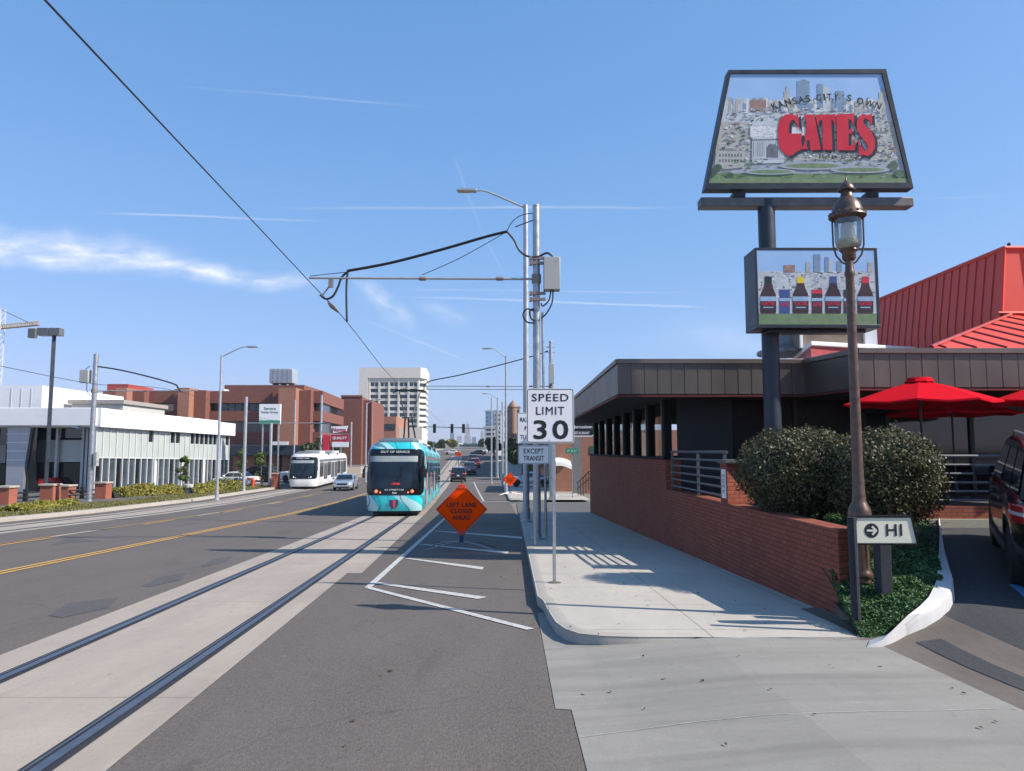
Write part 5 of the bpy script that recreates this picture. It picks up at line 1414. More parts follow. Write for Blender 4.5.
    if dest:
        m = MB(); m.sphere((.05,Y0(1.4)-.02,1.42), .13, 12, 6, sz=(1.6,.2,.5)); m.build('dash_emblem', M('emblem_red',(.6,.03,.04),.4), t)
        # shield on the nose
        m = MB(); z0 = .38
        m.add([(-.2,-.03,.72),(.2,-.03,.72),(.2,-.03,.5),(.1,-.025,.36),(0,-.02,.31),(-.1,-.025,.36),(-.2,-.03,.5)], [(0,1,2,3,4,5,6)]); SH_ = m.build('nose_shield', M('shield_dark',(.05,.05,.12),.4), t, recalc=False)
        m = MB(); m.add([(-.05,-.045,.70),(.09,-.045,.70),(.05,-.045,.36),(-.03,-.045,.36)], [(0,1,2,3)]); m.build('shield_stripe', M('shield_red',(.55,.08,.09),.4), SH_, recalc=False)
    # sides
    for s in (-1,1):
        X = s*1.338
        y = 1.75; k = 0
        m = MB(); m.box(min(X,X-s*.02),max(X,X-s*.02),1.7,length-1.7,2.5,2.74); m.build('destination_band', TRAMG, t)
        nseg = 8; seg_ = (length-3.6)/nseg
        for k in range(nseg):
            ya = 1.8+k*seg_+.05; yb = ya+seg_-.1
            if k in (1,3,4,6):
                m = MB(); m.box(min(X,X-s*.02),max(X,X-s*.02),ya,yb,.38,2.48); D = m.build('door', mlow if not dest else msideA, t)
                for (q0,q1) in ((ya+.08,(ya+yb)/2-.04),((ya+yb)/2+.04,yb-.08)):
                    m = MB(); m.box(min(X+s*.004,X),max(X+s*.004,X),q0,q1,.75,2.4); m.build('door_glass', WGLASS2, D)
            else:
                m = MB(); m.box(min(X,X-s*.02),max(X,X-s*.02),ya,yb,1.05,2.45); m.build('side_window', WGLASS if not dest else WGLASS2, t, bevel=.01)
    if pink:
        for s in (-1,1):
            for (ya, w_) in ((2.0,.9),(6.4,.5),(11.0,.7)):
                m = MB(); X = s*1.343; m.add([(X,ya,.4),(X,ya+w_,.4),(X,ya+w_*.7,1.05),(X,ya+w_*1.2,1.9),(X,ya+w_*.4,1.9),(X,ya-.1,1.1)], [(0,1,2,3,4,5)]); m.build('wrap_graphic', pink, t, recalc=False)
    for q in (.36,.64):
        m = MB(); m.box(-1.24,1.24,length*q-.12,length*q+.12,.4,3.33); m.build('gangway', RUBBER, t)
    # roof gear
    for (ya, yb, h, mat_) in ((.9,1.5,.16,TRAMG),(1.9,4.4,.26,TRAMG),(5.2,8.0,.3,LGREY),(9.4,12.5,.26,TRAMG),(14,18,.3,LGREY),(19,22,.25,TRAMG)):
        if yb > length-.8: continue
        m = MB(); m.box(-.8,.8,ya,yb,3.3,3.3+h); m.build('roof_unit', mat_, t, bevel=.04)
    if length > 20:
        py = 8.5
        pan = MB(); pan.tube([(-.45,py-.5,3.62),(.45,py-.5,3.62)], .035, 6); 
        pan.build('pantograph_base', BLACKM, t)
        top = 6.55
        m = MB()
        for s in (-1,1):
            m.tube([(s*.35,py+.6,3.6),(s*.18,py-.7,4.9)], .045, 6)
            m.tube([(s*.18,py-.7,4.9),(s*.6,py+.2,top-.1)], .035, 6)
        m.tube([(-.35,py-.7,4.9),(.35,py-.7,4.9)], .04, 6); m.tube([(0,py-.1,3.6),(0,py-.7,4.9)], .05, 6)
        m.build('pantograph_arm', BLACKM, t)
        m = MB(); m.tube([(-.95,py+.2,top-.2),(-.8,py+.2,top-.05),(.8,py+.2,top-.05),(.95,py+.2,top-.2)], .045, 6); m.tube([(-.8,py-.15,top-.05),(.8,py-.15,top-.05)], .04, 6); m.build('collector_head', BLACKM, t)
    # wheels under skirt
    for y in (2.6,4.4,length-4.4,length-2.6):
        for s in (-1,1):
            m = MB(); m.lathe([(.29,-.06),(.29,.06),(.2,.07)], (s*.74,y,.29), 16, axis='X'); m.build('wheel', TRAMG, t)
    t.location = loc; t.rotation_euler = (0,0,rz); return t
Yt = 33.4
slope = math.atan((zr(60)-zr(36))/24)
t1 = tram('streetcar', 'turquoise wrapped streetcar showing out of service, coming along the near track', TEAL, TEALP, TEALP, (tc(Yt)+.14,Yt,zr(Yt)+.02), math.atan(.0635), 23.6, True, M('wrap_pink',(.6,.33,.4),.4))
t1.rotation_euler[0] = slope
t2 = tram('streetcar', 'white streetcar with dark windows on the far left track behind the silver car', TRAMW, TRAMW, TRAMW, ((at(301,480,70).x),70.3,zr(70.5)+.04), math.atan(.085), 22.0, False)

# ============================================================ ROAD VEHICLES
TYRE = M('tyre', (.018,.018,.018), .85); RIM = M('rim', (.35,.35,.36), .3, .8); PLATE = M('plate', (.6,.62,.65), .5)
def car(label, kind, paint, loc, rz, group=None, front_first=True, cat='car', size=None, detail=True):
    """local frame: +Y forward, origin on the ground below the middle"""
    t = thing('parked_car' if cat == 'car' else cat.replace(' ','_'), label, cat, (0,0,0), group)
    if kind == 'suv': Ln, Wd, H, hood, belt = 4.75, 1.92, 1.76, 1.08, 1.10
    elif kind == 'truck': Ln, Wd, H, hood, belt = 5.6, 1.98, 1.88, 1.15, 1.18
    else: Ln, Wd, H, hood, belt = 4.7, 1.82, 1.46, .88, .93
    if size: Ln, Wd, H = size
    hl = Ln/2; hw = Wd/2
    wb = Ln*.29; wr = .36 if kind != 'sedan' else .33
    # lower body as stations along y: (y, halfwidth, zbottom, ztop)
    if kind == 'sedan': stn = [(-hl,.62,.42,.72),(-hl+.06,.80,.30,.92),(-hl+.35,.95,.24,belt+.06),(-hl+.9,.99,.22,belt+.03),(-.6,1,.22,belt),(.6,1,.22,belt-.01),(hl-1.2,.99,.22,hood+.04),(hl-.5,.95,.24,hood-.08),(hl-.12,.82,.28,hood-.25),(hl,.62,.36,.58)]
    else: stn = [(-hl,.80,.48,.80),(-hl+.05,.90,.40,belt),(-hl+.3,.97,.30,belt+.02),(-hl+.9,1,.28,belt+.02),(-.6,1,.28,belt),(.6,1,.28,belt-.01),(hl-1.2,.99,.28,hood+.04),(hl-.4,.95,.28,hood-.04),(hl-.1,.86,.32,hood-.2),(hl,.72,.42,.72)]
    def interp(y):
        for a, b in zip(stn[:-1], stn[1:]):
            if y <= b[0]:
                q = (y-a[0])/(b[0]-a[0]); return [a[i]+(b[i]-a[i])*q for i in range(4)]
        return list(stn[-1])
    ys_ = sorted(set([s_[0] for s_ in stn]+[-wb+k*wr*1.12*math.sin(math.pi*j/12) if False else c+ (wr+.06)*math.cos(math.pi*j/10) for c in (-wb,wb) for j in range(11) for k in (1,)]))
    rows = []
    for y in ys_:
        _, hwf, zb, zt = interp(y); w = hw*hwf
        for c in (-wb, wb):
            if abs(y-c) < wr+.06: zb = max(zb, wr+math.sqrt(max(0,(wr+.06)**2-(y-c)**2)))
        zb = min(zb, zt-.12)
        sect = [(-w*.93,zb),(-w,zb+(zt-zb)*.3),(-w*1.0,zb+(zt-zb)*.62),(-w*.965,zt-.05),(-w*.9,zt),(-w*.45,zt+.025),(0,zt+.03)]
        sect = sect+[(-a,b) for a,b in sect[::-1][1:]]
        rows.append([(a,y,b) for a,b in sect])
    m = MB(); m.grid(rows, 0, True); m.add(rows[0],[tuple(range(len(rows[0])))]); m.add(rows[-1],[tuple(range(len(rows[-1])))])
    B = m.build('body', paint, t, ang=40)
    m = MB(); m.box(-hw*.86,hw*.86,-hl+.25,hl-.25,.22,.6); m.build('underbody', RUBBER, t)
    # greenhouse
    if kind == 'sedan': gh = [(-hl+.75,belt),(-hl+1.45,H-.06),(-.2,H),(.35,H-.04),(1.15,belt-.02)]
    elif kind == 'truck': gh = [(-.75,belt),(-.7,H-.06),(.2,H),(.7,H-.05),(1.35,belt)]
    else: gh = [(-hl+.12,belt),(-hl+.45,H-.1),(-.9,H),(.3,H-.01),(.7,H-.07),(1.35,belt)]
    def ghrow(y, z): 
        q = (z-belt)/(H-belt); return hw*(.92-.17*max(0,q))
    m = MB(); n = len(gh); L_ = [(-ghrow(*p)+0,p[0],p[1]) for p in gh]; Rr = [(-a,b,c) for a,b,c in L_]
    m.add(L_+Rr, [tuple(range(n)), tuple(range(2*n-1,n-1,-1))]+[(i,i+1,n+i+1,n+i) for i in range(n-1)]+[(n-1,0,n,2*n-1)]); m.build('cabin', paint, t, bevel=.05, seg=3)
    # glazing a few mm proud
    def lerp(a, b, q): return a+(b-a)*q
    for s in (-1,1):
        y0_, y1_ = gh[0][0], gh[-1][0]; zt_ = H-.14
        def yl_(z, first):
            a, b = (gh[0], gh[1]) if first else (gh[-1], gh[-2]); q = (z-a[1])/(b[1]-a[1]); return a[0]+(b[0]-a[0])*q
        z0_ = belt+.05
        if kind == 'sedan': cuts = [(0,.48),(.52,1)]
        elif kind == 'truck': cuts = [(0,.45),(.5,1)]
        else: cuts = [(0,.26),(.30,.62),(.66,1)]
        for qa, qb in cuts:
            def P(q, z):
                ya = yl_(z,True)+.14; yb = yl_(z,False)-.16; y = lerp(ya,yb,q); return (s*(ghrow(y,z)+.012), y, z)
            m = MB(); m.add([P(qa,z0_),P(qb,z0_),P(qb,zt_),P(qa,zt_)], [(0,1,2,3)]); m.build('side_window', WGLASS, t, recalc=False)
    def xw(first, nm):
        a, b = (gh[0], gh[1]) if first else (gh[-1], gh[-2])
        nv = Vector((0, -(b[1]-a[1]), (b[0]-a[0])*1.0)); nv = Vector((0,(-1 if first else 1)*abs(b[1]-a[1]), abs(b[0]-a[0]))).normalized()*.012
        p = []
        for q, e in ((.1,.07),(.88,.10)):
            y = lerp(a[0],b[0],q); z = lerp(a[1],b[1],q); w = ghrow(y,z)-e; p.append((w,y+nv.y,z+nv.z))
        (w0,y0_,z0_),(w1,y1_,z1_) = p
        m = MB(); m.add([(-w0,y0_,z0_),(w0,y0_,z0_),(w1,y1_,z1_),(-w1,y1_,z1_)], [(0,1,2,3)]); m.build(nm, WGLASS, t, recalc=False)
    xw(True,'rear_window'); xw(False,'windscreen')
    # wheels
    for s in (-1,1):
        for c in (-wb, wb):
            m = MB(); m.lathe([(wr*.6,-.11),(wr*.94,-.11),(wr,-.07),(wr,.07),(wr*.94,.11),(wr*.6,.11)], (s*(hw-.13),c,wr), 24, axis='X'); Wm = m.build('wheel', TYRE, t)
            m = MB(); m.lathe([(wr*.62,-.02*s),(wr*.6,.09*s),(wr*.5,.07*s),(.06,.075*s),(.04,.1*s),(0,.1*s)], (s*(hw-.13),c,wr), 20, axis='X')
            for k in range(5):
                a = 2*math.pi*k/5; m.obox((s*(hw-.13)+s*.085,c+math.cos(a)*wr*.3,wr+math.sin(a)*wr*.3),(.03,.05,wr*.5),0,0,a-math.pi/2)
            m.build('rim', RIM, Wm)
    # lamps, bumpers, plate, mirrors, handles
    ltz = .62 if kind == 'sedan' else .78
    for s in (-1,1):
        m = MB(); m.prism([(s*hw*.93,hl-.34),(s*hw*.62,hl-.06),(s*hw*.5,hl-.045),(s*hw*.52,hl-.2)], ltz-.02, ltz+.13); m.build('headlight', M_HL, t, bevel=.01)
        zt0 = (.70 if kind=='sedan' else .86)
        m = MB(); m.prism([(s*hw*1.008,-hl+.45),(s*hw*.985,-hl+.2),(s*hw*.90,-hl-.0),(s*hw*.5,-hl-.022),(s*hw*.5,-hl+.1),(s*hw*.9,-hl+.3)], zt0, zt0+.2); TL = m.build('tail_light', M_TL, t, bevel=.01)
        m = MB(); m.prism([(s*hw*1.013,-hl+.42),(s*hw*.99,-hl+.2),(s*hw*.905,-hl-.006),(s*hw*.52,-hl-.028),(s*hw*.52,-hl+.05),(s*hw*.9,-hl+.25)], zt0+.085, zt0+.125); m.build('reverse_lamp', M_HL, TL)
        m = MB(); m.box(min(s*hw*.98,s*(hw+.20)),max(s*hw*.98,s*(hw+.20)),.62,.82,belt+.02,belt+.19); m.build('mirror', paint if kind=='sedan' else BLACKM, t, bevel=.04, seg=3)
        for yy_ in (-.75,.25):
            m = MB(); m.box(min(s*hw*.985,s*(hw*1.0+.02)),max(s*hw*.985,s*(hw*1.0+.02)),yy_,yy_+.2,belt-.16,belt-.13); m.build('door_handle', BLACKM, t, bevel=.008)
    m = MB(); m.box(-hw*.86,hw*.86,-hl-.05,-hl+.12,.42,.62); m.build('rear_bumper', M_BUMP, t, bevel=.04, seg=3)
    m = MB(); m.box(-hw*.8,hw*.8,hl-.1,hl+.035,.34,.50); m.build('front_bumper', M_BUMP if kind!='sedan' else paint, t, bevel=.04, seg=3)
    m = MB(); m.box(-hw*.5,hw*.5,hl-.08,hl+.012,.52,.68 if kind=='sedan' else .82); m.build('grille', BLACKM, t, bevel=.02)
    m = MB(); m.box(-.16,.16,-hl-.065,-hl-.02,.66,.81); m.build('number_plate', PLATE, t)
    if kind == 'suv':
        for s in (-1,1):
            m = MB(); m.tube([(s*hw*.7,-hl+.75,H-.02),(s*hw*.72,-hl+.85,H+.045),(s*hw*.72,.0,H+.055),(s*hw*.72,.15,H-.0)], .018, 6); m.build('roof_rail', M('roof_rail_metal',(.3,.3,.3),.4,.6), t)
            m = MB(); m.box(min(s*hw*.955,s*(hw+.012)),max(s*hw*.955,s*(hw+.012)),-wb+wr+.1,wb-wr-.1,.3,.42); m.build('sill_cladding', M_BUMP, t, bevel=.02)
    t.location = loc; t.rotation_euler = (0,0,rz); return t
M_HL = M('lamp_glass', (.6,.62,.65), .12, .3); M_TL = M('tail_red', (.35,.012,.018), .12, spec=.8, coat=.6); M_BUMP = M('bumper_grey', (.035,.036,.038), .55)
PB = M('paint_black_red', (.008,.005,.006), .2, .0, .1, spec=.3, coat=.25)
PBL = M('paint_black', (.015,.016,.018), .15, .3, coat=.8); PNAVY = M('paint_blue', (.06,.09,.13), .2, .4, coat=.8)
PSIL = M('paint_silver', (.5,.54,.58), .22, .6, .03, coat=.8); PWH = M('paint_white', (.75,.75,.74), .3, coat=.6); PDR = M('paint_dark_red', (.2,.02,.03), .2, coat=.6)
# dark SUV nosed to the patio, right edge
ang = -R(29)
rear = Vector((5.62, 8.35)); fwd = Vector((math.sin(R(29)), math.cos(R(29)))); rgt = Vector((fwd.y,-fwd.x))
cen = rear + fwd*2.375 + rgt*.93
suv = car('very dark glossy SUV parked nose-in at the patio, cut by the right edge', 'suv', PB, (cen.x,cen.y,lotz(cen.x,cen.y)+.02), ang)
suv.rotation_euler = (math.atan(.057),0,ang)
# silver sedan coming toward us
ys_ = 67; xs_ = at(341.5,485,ys_).x
c = car('silver sedan driving beside the white streetcar', 'sedan', PSIL, (xs_,ys_+1.8,zr(ys_)+.02), math.pi+.07); 
def back_car(px, py, label, kind, paint, group='cars queued far up the street'):
    p = g(px, py); return car(label, kind, paint, (p.x,p.y+2.3,zr(p.y+2)+.03), .06, group)
back_car(457,482,'black SUV seen from behind just past the first crossing','suv',PBL)
back_car(468.5,475,'dark blue pickup ahead of the black SUV','truck',PNAVY)
p = Vector((at(475,465,137).x,137,0)); car('dark red car beyond the blue pickup','suv',PDR,(p.x,p.y,zr(137)+.03),.06,'cars queued far up the street')
p = Vector((at(472.5,458,160).x,160,0)); car('black car farthest up in the queue of traffic','suv',PBL,(p.x,p.y,zr(160)+.03),.06,'cars queued far up the street')
for i, (px, Y, pt_, lb) in enumerate(((452,215,PWH,'white distant car crossing up the hill'),(478,210,PBL,'dark distant car crossing up the hill'),(489,230,PWH,'pale distant car under the glass tower'))):
    p = at(px,452,Y); car(lb,'sedan',pt_,(p.x,Y,zr(Y)+.03),1.5+.1*i,'distant cars on the hill')
p = at(530,482,74); car('pale car on the side street behind the orange sign at right','sedan',PSIL,(p.x,73,zr(73)+.15),math.pi/2,None)
for (px, Y, pt_, k, lb, rz) in ((236,74,PWH,'sedan','white car just past the right end of the white building',1.3),(258,88,PBL,'suv','black SUV parked on the lot behind the orange hydrant',1.45),(246,96,PNAVY,'sedan','dark blue car parked behind the young trees',1.5),
      (302,86,PWH,'truck','white pickup parked behind the white streetcar at left',1.2),(310,92,PSIL,'suv','silver SUV parked in front of the brick offices',1.3)):
    p = at(px,478,Y); car(lb,k,pt_,(p.x,Y,zr(Y)+.14),rz,'cars parked on the left lot')

# ============================================================ LEFT SIDE BUILDINGS
WB = thing('showroom_building', 'white flat-roofed showroom with pale panels over a glazed ground floor and a curved entrance fascia', 'building', (-30,60,-2.8))
A0 = Vector((-32.6,58.0)); B0 = Vector((at(228,450,78.5).x,78.5))
u = (B0-A0).normalized(); LW = (B0-A0).length; nrm = Vector((u.y,-u.x))     # outward, to the street
base = lambda s: -3.9
zroof = lambda s: (at(97,408,58).z)*(1-s/LW)+at(232,424,79.5).z*s/LW
zf1 = at(97,427,58).z; zf2 = at(232,436,79.5).z
def lb_(s, o=0): p = A0+u*s+nrm*o; return p.x, p.y
zR = (at(97,408,58).z+at(232,424,79.5).z)/2; zF = (zf1+zf2)/2
zM = (at(97,458,58).z+at(232,462,79.5).z)/2
mb = MB(); a,b = lb_(-.2,.35), lb_(LW+.4,.35); bk = lb_(LW+.4,-30); 
zRa, zRb = at(97,408,58).z, at(232,424,79.5).z
zFa, zFb = zf1, zf2
def slab(mb, s0, s1, o0, o1, za0, za1, zb0, zb1):
    """box along the street facade with its own heights at both ends"""
    p = [lb_(s0,o0), lb_(s1,o0), lb_(s1,o1), lb_(s0,o1)]
    lo = [za0, zb0, zb0, za0]; hi = [za1, zb1, zb1, za1]
    mb.add([(p[i][0],p[i][1],lo[i]) for i in range(4)]+[(p[i][0],p[i][1],hi[i]) for i in range(4)], [(0,3,2,1),(4,5,6,7),(0,1,5,4),(1,2,6,5),(2,3,7,6),(3,0,4,7)])
slab(mb, -.1, LW+.5, -25, .5, zFa, zRa, zFb, zRb); mb.build('roof_fascia', WROOF, WB, bevel=.03)
mb = MB(); mb.box(-75,A0.x+.1,57.6,82,zFa+.1,zRa-.003); mb.build('roof', WROOF, WB, bevel=.03)
mb = MB(); slab(mb, 4.5, LW, -20, -.05, -3.9, zFa-.01, -3.9, zFb-.01); mb.build('core_wall', DKWALL, WB)
zMa = at(97,457,58).z; zMb = at(232,459,79.5).z
nM = 25
for k in range(nM):
    s0 = LW*k/nM+.05; s1 = LW*(k+1)/nM-.05
    ti = (k+.5)/nM; zfk = zFa+(zFb-zFa)*ti; zmk = zMa+(zMb-zMa)*ti
    dark = k in (8,12,13) or (k >= 16 and k != 23)
    zt_ = zfk-.02
    if dark:
        m = MB(); slab(m, s0+.03, s1-.03, -.04, .02, zt_-.95, zt_, zt_-.95, zt_); m.build('upper_window', WGLASS, WB); zt_ -= .97
    m = MB(); slab(m, s0, s1, -.04, .05+.02*(k%2), zmk, zt_, zmk, zt_); m.build('panel', PANEL, WB)
    m = MB(); slab(m, s0, s1, -.04, .0, -3.6, zmk-.08, -3.6, zmk-.08); m.build('shop_window', WGLASS2 if k%3 else WGLASS, WB)
mb = MB()
for k in range(nM+1):
    s = LW*k/nM; ti = k/nM
    slab(mb, s-.04, s+.04, -.04, .13, -3.7, zFa+(zFb-zFa)*ti-.01, -3.7, zFa+(zFb-zFa)*ti-.01)
mb.build('mullions', MULL, WB)
mb = MB(); slab(mb, 0, LW, .0, .12, zMa-.08, zMa-.0, zMb-.08, zMb); mb.build('transom', MULL, WB)
for s in (7.6, 11.9, 15.6, 18.4):
    m = MB(); slab(m, s, s+.4, .0, .16, -3.7, zMa-.09, -3.7, zMb-.09); m.build('column', MULL, WB)
# entrance front facing us
YF = 58.0
def P3(px, py, Y=YF): q = at(px, py, Y); return q.x, q.z
m = MB(); x0,_ = P3(-60,430,YF+2); x1,_ = P3(92,430); m.box(x0,x1-.4,YF+2.6,YF+2.8,-3.9,zFa+.1); m.build('recess_wall', DKWALL, WB)
m = MB(); 
for (a_, b_, c_, d_) in ((37,57,440,462),(59,82,440,462)):
    p = P3(a_,c_,YF+2.3); q = P3(b_,d_,YF+2.3); m.box(p[0],q[0],YF+2.3,YF+2.5,q[1],p[1])
m.build('entrance_panel', PANEL, WB)
for (a_, b_, c_, d_) in ((37,57,463,492),(59,82,463,492),(-30,4,464,494),(-30,7,421,445),(59,82,425,438)):
    m = MB(); p = P3(a_,c_,YF+2.4); q = P3(b_,d_,YF+2.4); m.box(p[0],q[0],YF+2.4,YF+2.45,q[1],p[1]); m.build('entrance_window', WGLASS, WB)
m = MB(); p = P3(-30,445,YF+2.2); q = P3(5,463,YF+2.2); m.box(p[0],q[0],YF+2.2,YF+2.5,q[1],p[1]); m.build('entrance_spandrel', M('tan_band',(.3,.28,.26),.6), WB)
for px in (58,84,88,-8):
    m = MB(); p = P3(px,430,YF+2.0); m.box(p[0]-.09,p[0]+.09,YF+1.9,YF+2.2,-3.8,zFa+.1); m.build('entrance_post', MULL, WB)
m = MB(); pts = [P3(8,418,YF+.6),P3(32,420,YF+.6),P3(28,445,YF+.6),P3(24,470,YF+.6),P3(22,496,YF+.6),P3(5,496,YF+.6),P3(7,450,YF+.6)]
m.prism(pts, YF+.6, YF+2.6, 'XZ'); MP = m.build('metal_pylon', GREYM, WB)
m = MB()
for py in (426,434,442.5,451,460):
    a_ = P3(6.5,py,YF+.58); b_ = P3(30.5-(py-426)*.17,py,YF+.58); m.box(a_[0],b_[0],YF+.575,YF+.6,a_[1]-.025,a_[1]+.025)
m.build('panel_joints', WROOF, MP)
m = MB(); pts = [P3(32,422,YF+.9),P3(38,421,YF+.9),P3(36,455,YF+.9),P3(36,496,YF+.9),P3(22,496,YF+.9),P3(25,470,YF+.9),P3(29,445,YF+.9)]; m.prism(pts, YF+.9, YF+2.4, 'XZ'); m.build('dark_pylon', WGLASS, WB)
# curved swoop fascia
m = MB(); top_ = [P3(x,y,YF-.3) for x,y in ((-40,408),(0,410),(20,411),(40,414),(60,419),(78,426))]; bot = [P3(x,y,YF-.3) for x,y in ((-40,417),(0,418.5),(20,419.5),(40,421.5),(60,424.5),(78,428.5))]
m.prism(top_+bot[::-1], YF-.3, YF+2.4, 'XZ'); m.build('curved_fascia', M('swoop_grey',(.55,.57,.6),.4), WB)
# red utility vehicle in the showroom
p = at(64,480,62.5)
t = thing('utility_vehicle', 'red off-road vehicle seen behind the showroom entrance glass', 'vehicle', (p.x,59.2,-2.9))
m = MB(); x,y,z = p.x,59.2,zr(59)+.25
m.prism([(x-1.2,z+.45),(x-1.1,z+.95),(x-.4,z+1.15),(x+.1,z+1.0),(x+.9,z+1.1),(x+1.2,z+.8),(x+1.15,z+.4)], y, y+1.1, 'XZ'); m.build('body', RED, t, bevel=.06)
m = MB(); m.tube([(x-1.0,y+.1,z+.9),(x-.6,y+.1,z+1.8),(x+.4,y+.1,z+1.8),(x+.5,y+.1,z+1.0)], .04, 6); m.tube([(x-1.0,y+1,z+.9),(x-.6,y+1,z+1.8),(x+.4,y+1,z+1.8),(x+.5,y+1,z+1.0)], .04, 6); m.build('roll_cage', BLACKM, t)
for dx in (-.85,.85):
    for dy in (0,1.1):
        m = MB(); m.lathe([(.2,-.14),(.4,-.14),(.42,0),(.4,.14),(.2,.14)], (x+dx,y+dy,z+.42), 18, axis='Y'); m.build('wheel', TYRE, t)
# buildings behind showroom
t = thing('rooftop_building', 'white panelled upper block rising behind the showroom roof at far left', 'building', tuple(at(20,430,95)))
m = MB(); a = at(-60,384,95); b = at(40,430,95); m.box(a.x,b.x,95,115,-3,at(20,385.5,95).z); m.build('wall', WROOF, t)
m = MB()
for px in (11,21,31): q = at(px,400,95); m.box(q.x-.04,q.x+.04,94.96,95,-1,at(20,386,95).z-.3)
m.build('panel_joints', LGREY, t)
t = thing('rooftop_building', 'white block with small arched windows behind the showroom', 'building', tuple(at(58,430,110)))
m = MB(); a = at(40,395,110); b = at(78,430,110); m.box(a.x,b.x,110,125,-3,at(60,394,110).z); m.build('wall', WROOF, t)
for px in (42.5,45.5,52,59,64,70):
    m = MB(); q = at(px,398,110); q2 = at(px,406,110); m.box(q.x-.28,q.x+.28,109.93,110,q2.z,q.z); m.build('window', WGLASS2, t)
t = thing('rooftop_building', 'low tan roofed block between the showroom roof and the brick offices', 'building', tuple(at(97,430,100)))
m = MB(); a = at(72,400,100); b = at(122,430,100); m.box(a.x,b.x,100,112,-3,at(100,404,100).z); m.build('wall', LGREY, t)
m = MB(); m.box(a.x-.3,b.x+.3,99.5,112.5,at(100,404,100).z+.003,at(100,400,100).z); m.build('roof', M('tan_roof',(.34,.31,.28),.8), t)
# brick office complex
YO = 120
BO = thing('brick_office', 'long red brick office block with ribbon windows and stair towers in a sunlit brick tone', 'building', (-45,YO,-3.5))
DKGL = M('ribbon_glass', (.03,.04,.045), .08, 0, .5, .4, spec=.8)
zt = lambda py, Y=YO: at(300,py,Y).z
xo = lambda px, Y=YO: at(px,430,Y).x
def ob(name, mat, px0, px1, py0, py1, y0, y1, parent=BO):
    m = MB(); m.box(xo(px0,y0),xo(px1,y0),y0,y1,zt(py1,y0),zt(py0,y0)); return m.build(name, mat, parent)
m = MB(); m.box(xo(103),xo(322)-3.1,YO+1.2,YO+20,-3.8,zt(391.5)-.3); m.build('core', DKGL, BO)
for (a_, b_) in ((104,127),(136,186),(196,284),(302,322)):
    for (p0, p1) in ((391,403),(411,421),(432,444)):
        ob('brick_band', BRICKF, a_-3, b_+3 if b_ != 322 else 322, p0, p1, YO, YO+1.3)
    if b_ > 200:
        for j in range(int((b_-a_)/7)):
            q = a_+3+j*7; ob('window_bar', BLACKM, q, q+.35, 403, 411, YO+1.08, YO+1.19)
for (a_, b_, tp) in ((125,136,389.5),(186,197,389.5),(284,301,389.5)):
    m = MB(); m.box(xo(a_),xo(b_),YO-3.4,YO+1.5,-3.8,zt(tp)); m.build('stair_tower', BRICKFL, BO)  # front carries the sunlit brick tone, its flanks the darker one
    m = MB(); m.box(xo(a_)-1.6,xo(a_)-.003,YO-1.2,YO+1.5,-3.8,zt(tp)-.05); m.build('tower_side', BRICKF, BO)
    m = MB(); m.box(xo(b_)+.003,xo(b_)+1.9,YO-1.6,YO+1.5,-3.8,zt(tp)-.25); m.build('tower_side', BRICKF, BO)
# street side, receding
cx0 = xo(322); 
for (p0, p1) in ((391,403),(411,421),(432,444)):
    m = MB(); m.prism([(cx0,YO+1.32),(cx0-1.2,YO+20.5),(cx0-3,YO+20.5),(cx0-3,YO+1.32)], zt(p1), zt(p0)); m.build('brick_band', BRICKF, BO)
m = MB(); m.prism([(cx0-.35,YO+1.0),(cx0-1.5,YO+20),(cx0-3.05,YO+20),(cx0-3.05,YO+1.0)], -3.8, zt(391.5)-.2); m.build('street_glass', DKGL, BO)
ob('penthouse', BRICKF, 223, 303, 385, 391, YO+6, YO+20); ob('penthouse', M('red_penthouse',(.38,.06,.04),.7), 105, 126, 384, 392, YO+5, YO+14)
ob('roof_unit', WHITEP, 218, 223, 389, 392, YO+3, YO+5)
# rooftop tank
t = thing('rooftop_cooler', 'grey louvred cooling unit on legs on top of the brick offices', 'cooling unit', tuple(at(281,392,YO+10)))
m = MB(); a = at(269.5,368.5,YO+10); b = at(292.5,383,YO+10); m.box(a.x,b.x,YO+10,YO+13,b.z,a.z); m.build('casing', M('cooler_grey',(.42,.47,.5),.5,.3,.15,1.5), t, bevel=.08)
m = MB(); 
for k in range(1,6): q = a.z+(b.z-a.z)*k/6; m.box(a.x+.1,b.x-.1,YO+9.94,YO+9.99,q-.04,q+.04)
for k in range(1,5): q = a.x+(b.x-a.x)*k/5; m.box(q-.04,q+.04,YO+9.92,YO+9.985,b.z,a.z)
m.build('louvres', GREYM, t)
m = MB()
for px in (273,281,289): q = at(px,383,YO+10); m.box(q.x-.12,q.x+.12,YO+10.2,YO+12.8,at(281,390,YO+10).z,b.z-.003)
m.build('legs', DGREY, t)
# low dark building in front + white fascia pieces
t = thing('low_shop', 'low dark fronted shop with navy canopy before the brick offices', 'building', (xo(265,106),106,-3.5))
m = MB(); m.box(xo(150,108),xo(322,108),108,119,-3.6,zt(445,108)); m.build('wall', M('shop_brown',(.12,.09,.07),.8), t)
m = MB(); m.box(xo(231,106),xo(322,106),106,108.2,zt(455,106),zt(445.5,106)); m.build('canopy', M('navy_canopy',(.025,.035,.055),.6), t)
for px in (238,250,262,275,287,300,312):
    m = MB(); m.box(xo(px,107)-.7,xo(px,107)+.7,107.3,107.97,-3.6,zt(455.3,106)); m.build('brick_column', BRICKFL, t)
m = MB(); m.box(xo(273,105.8),xo(288.5,105.8),105.7,105.95,zt(445,105.8),zt(441.5,105.8)); m.build('white_signboard', WHITEP, t)
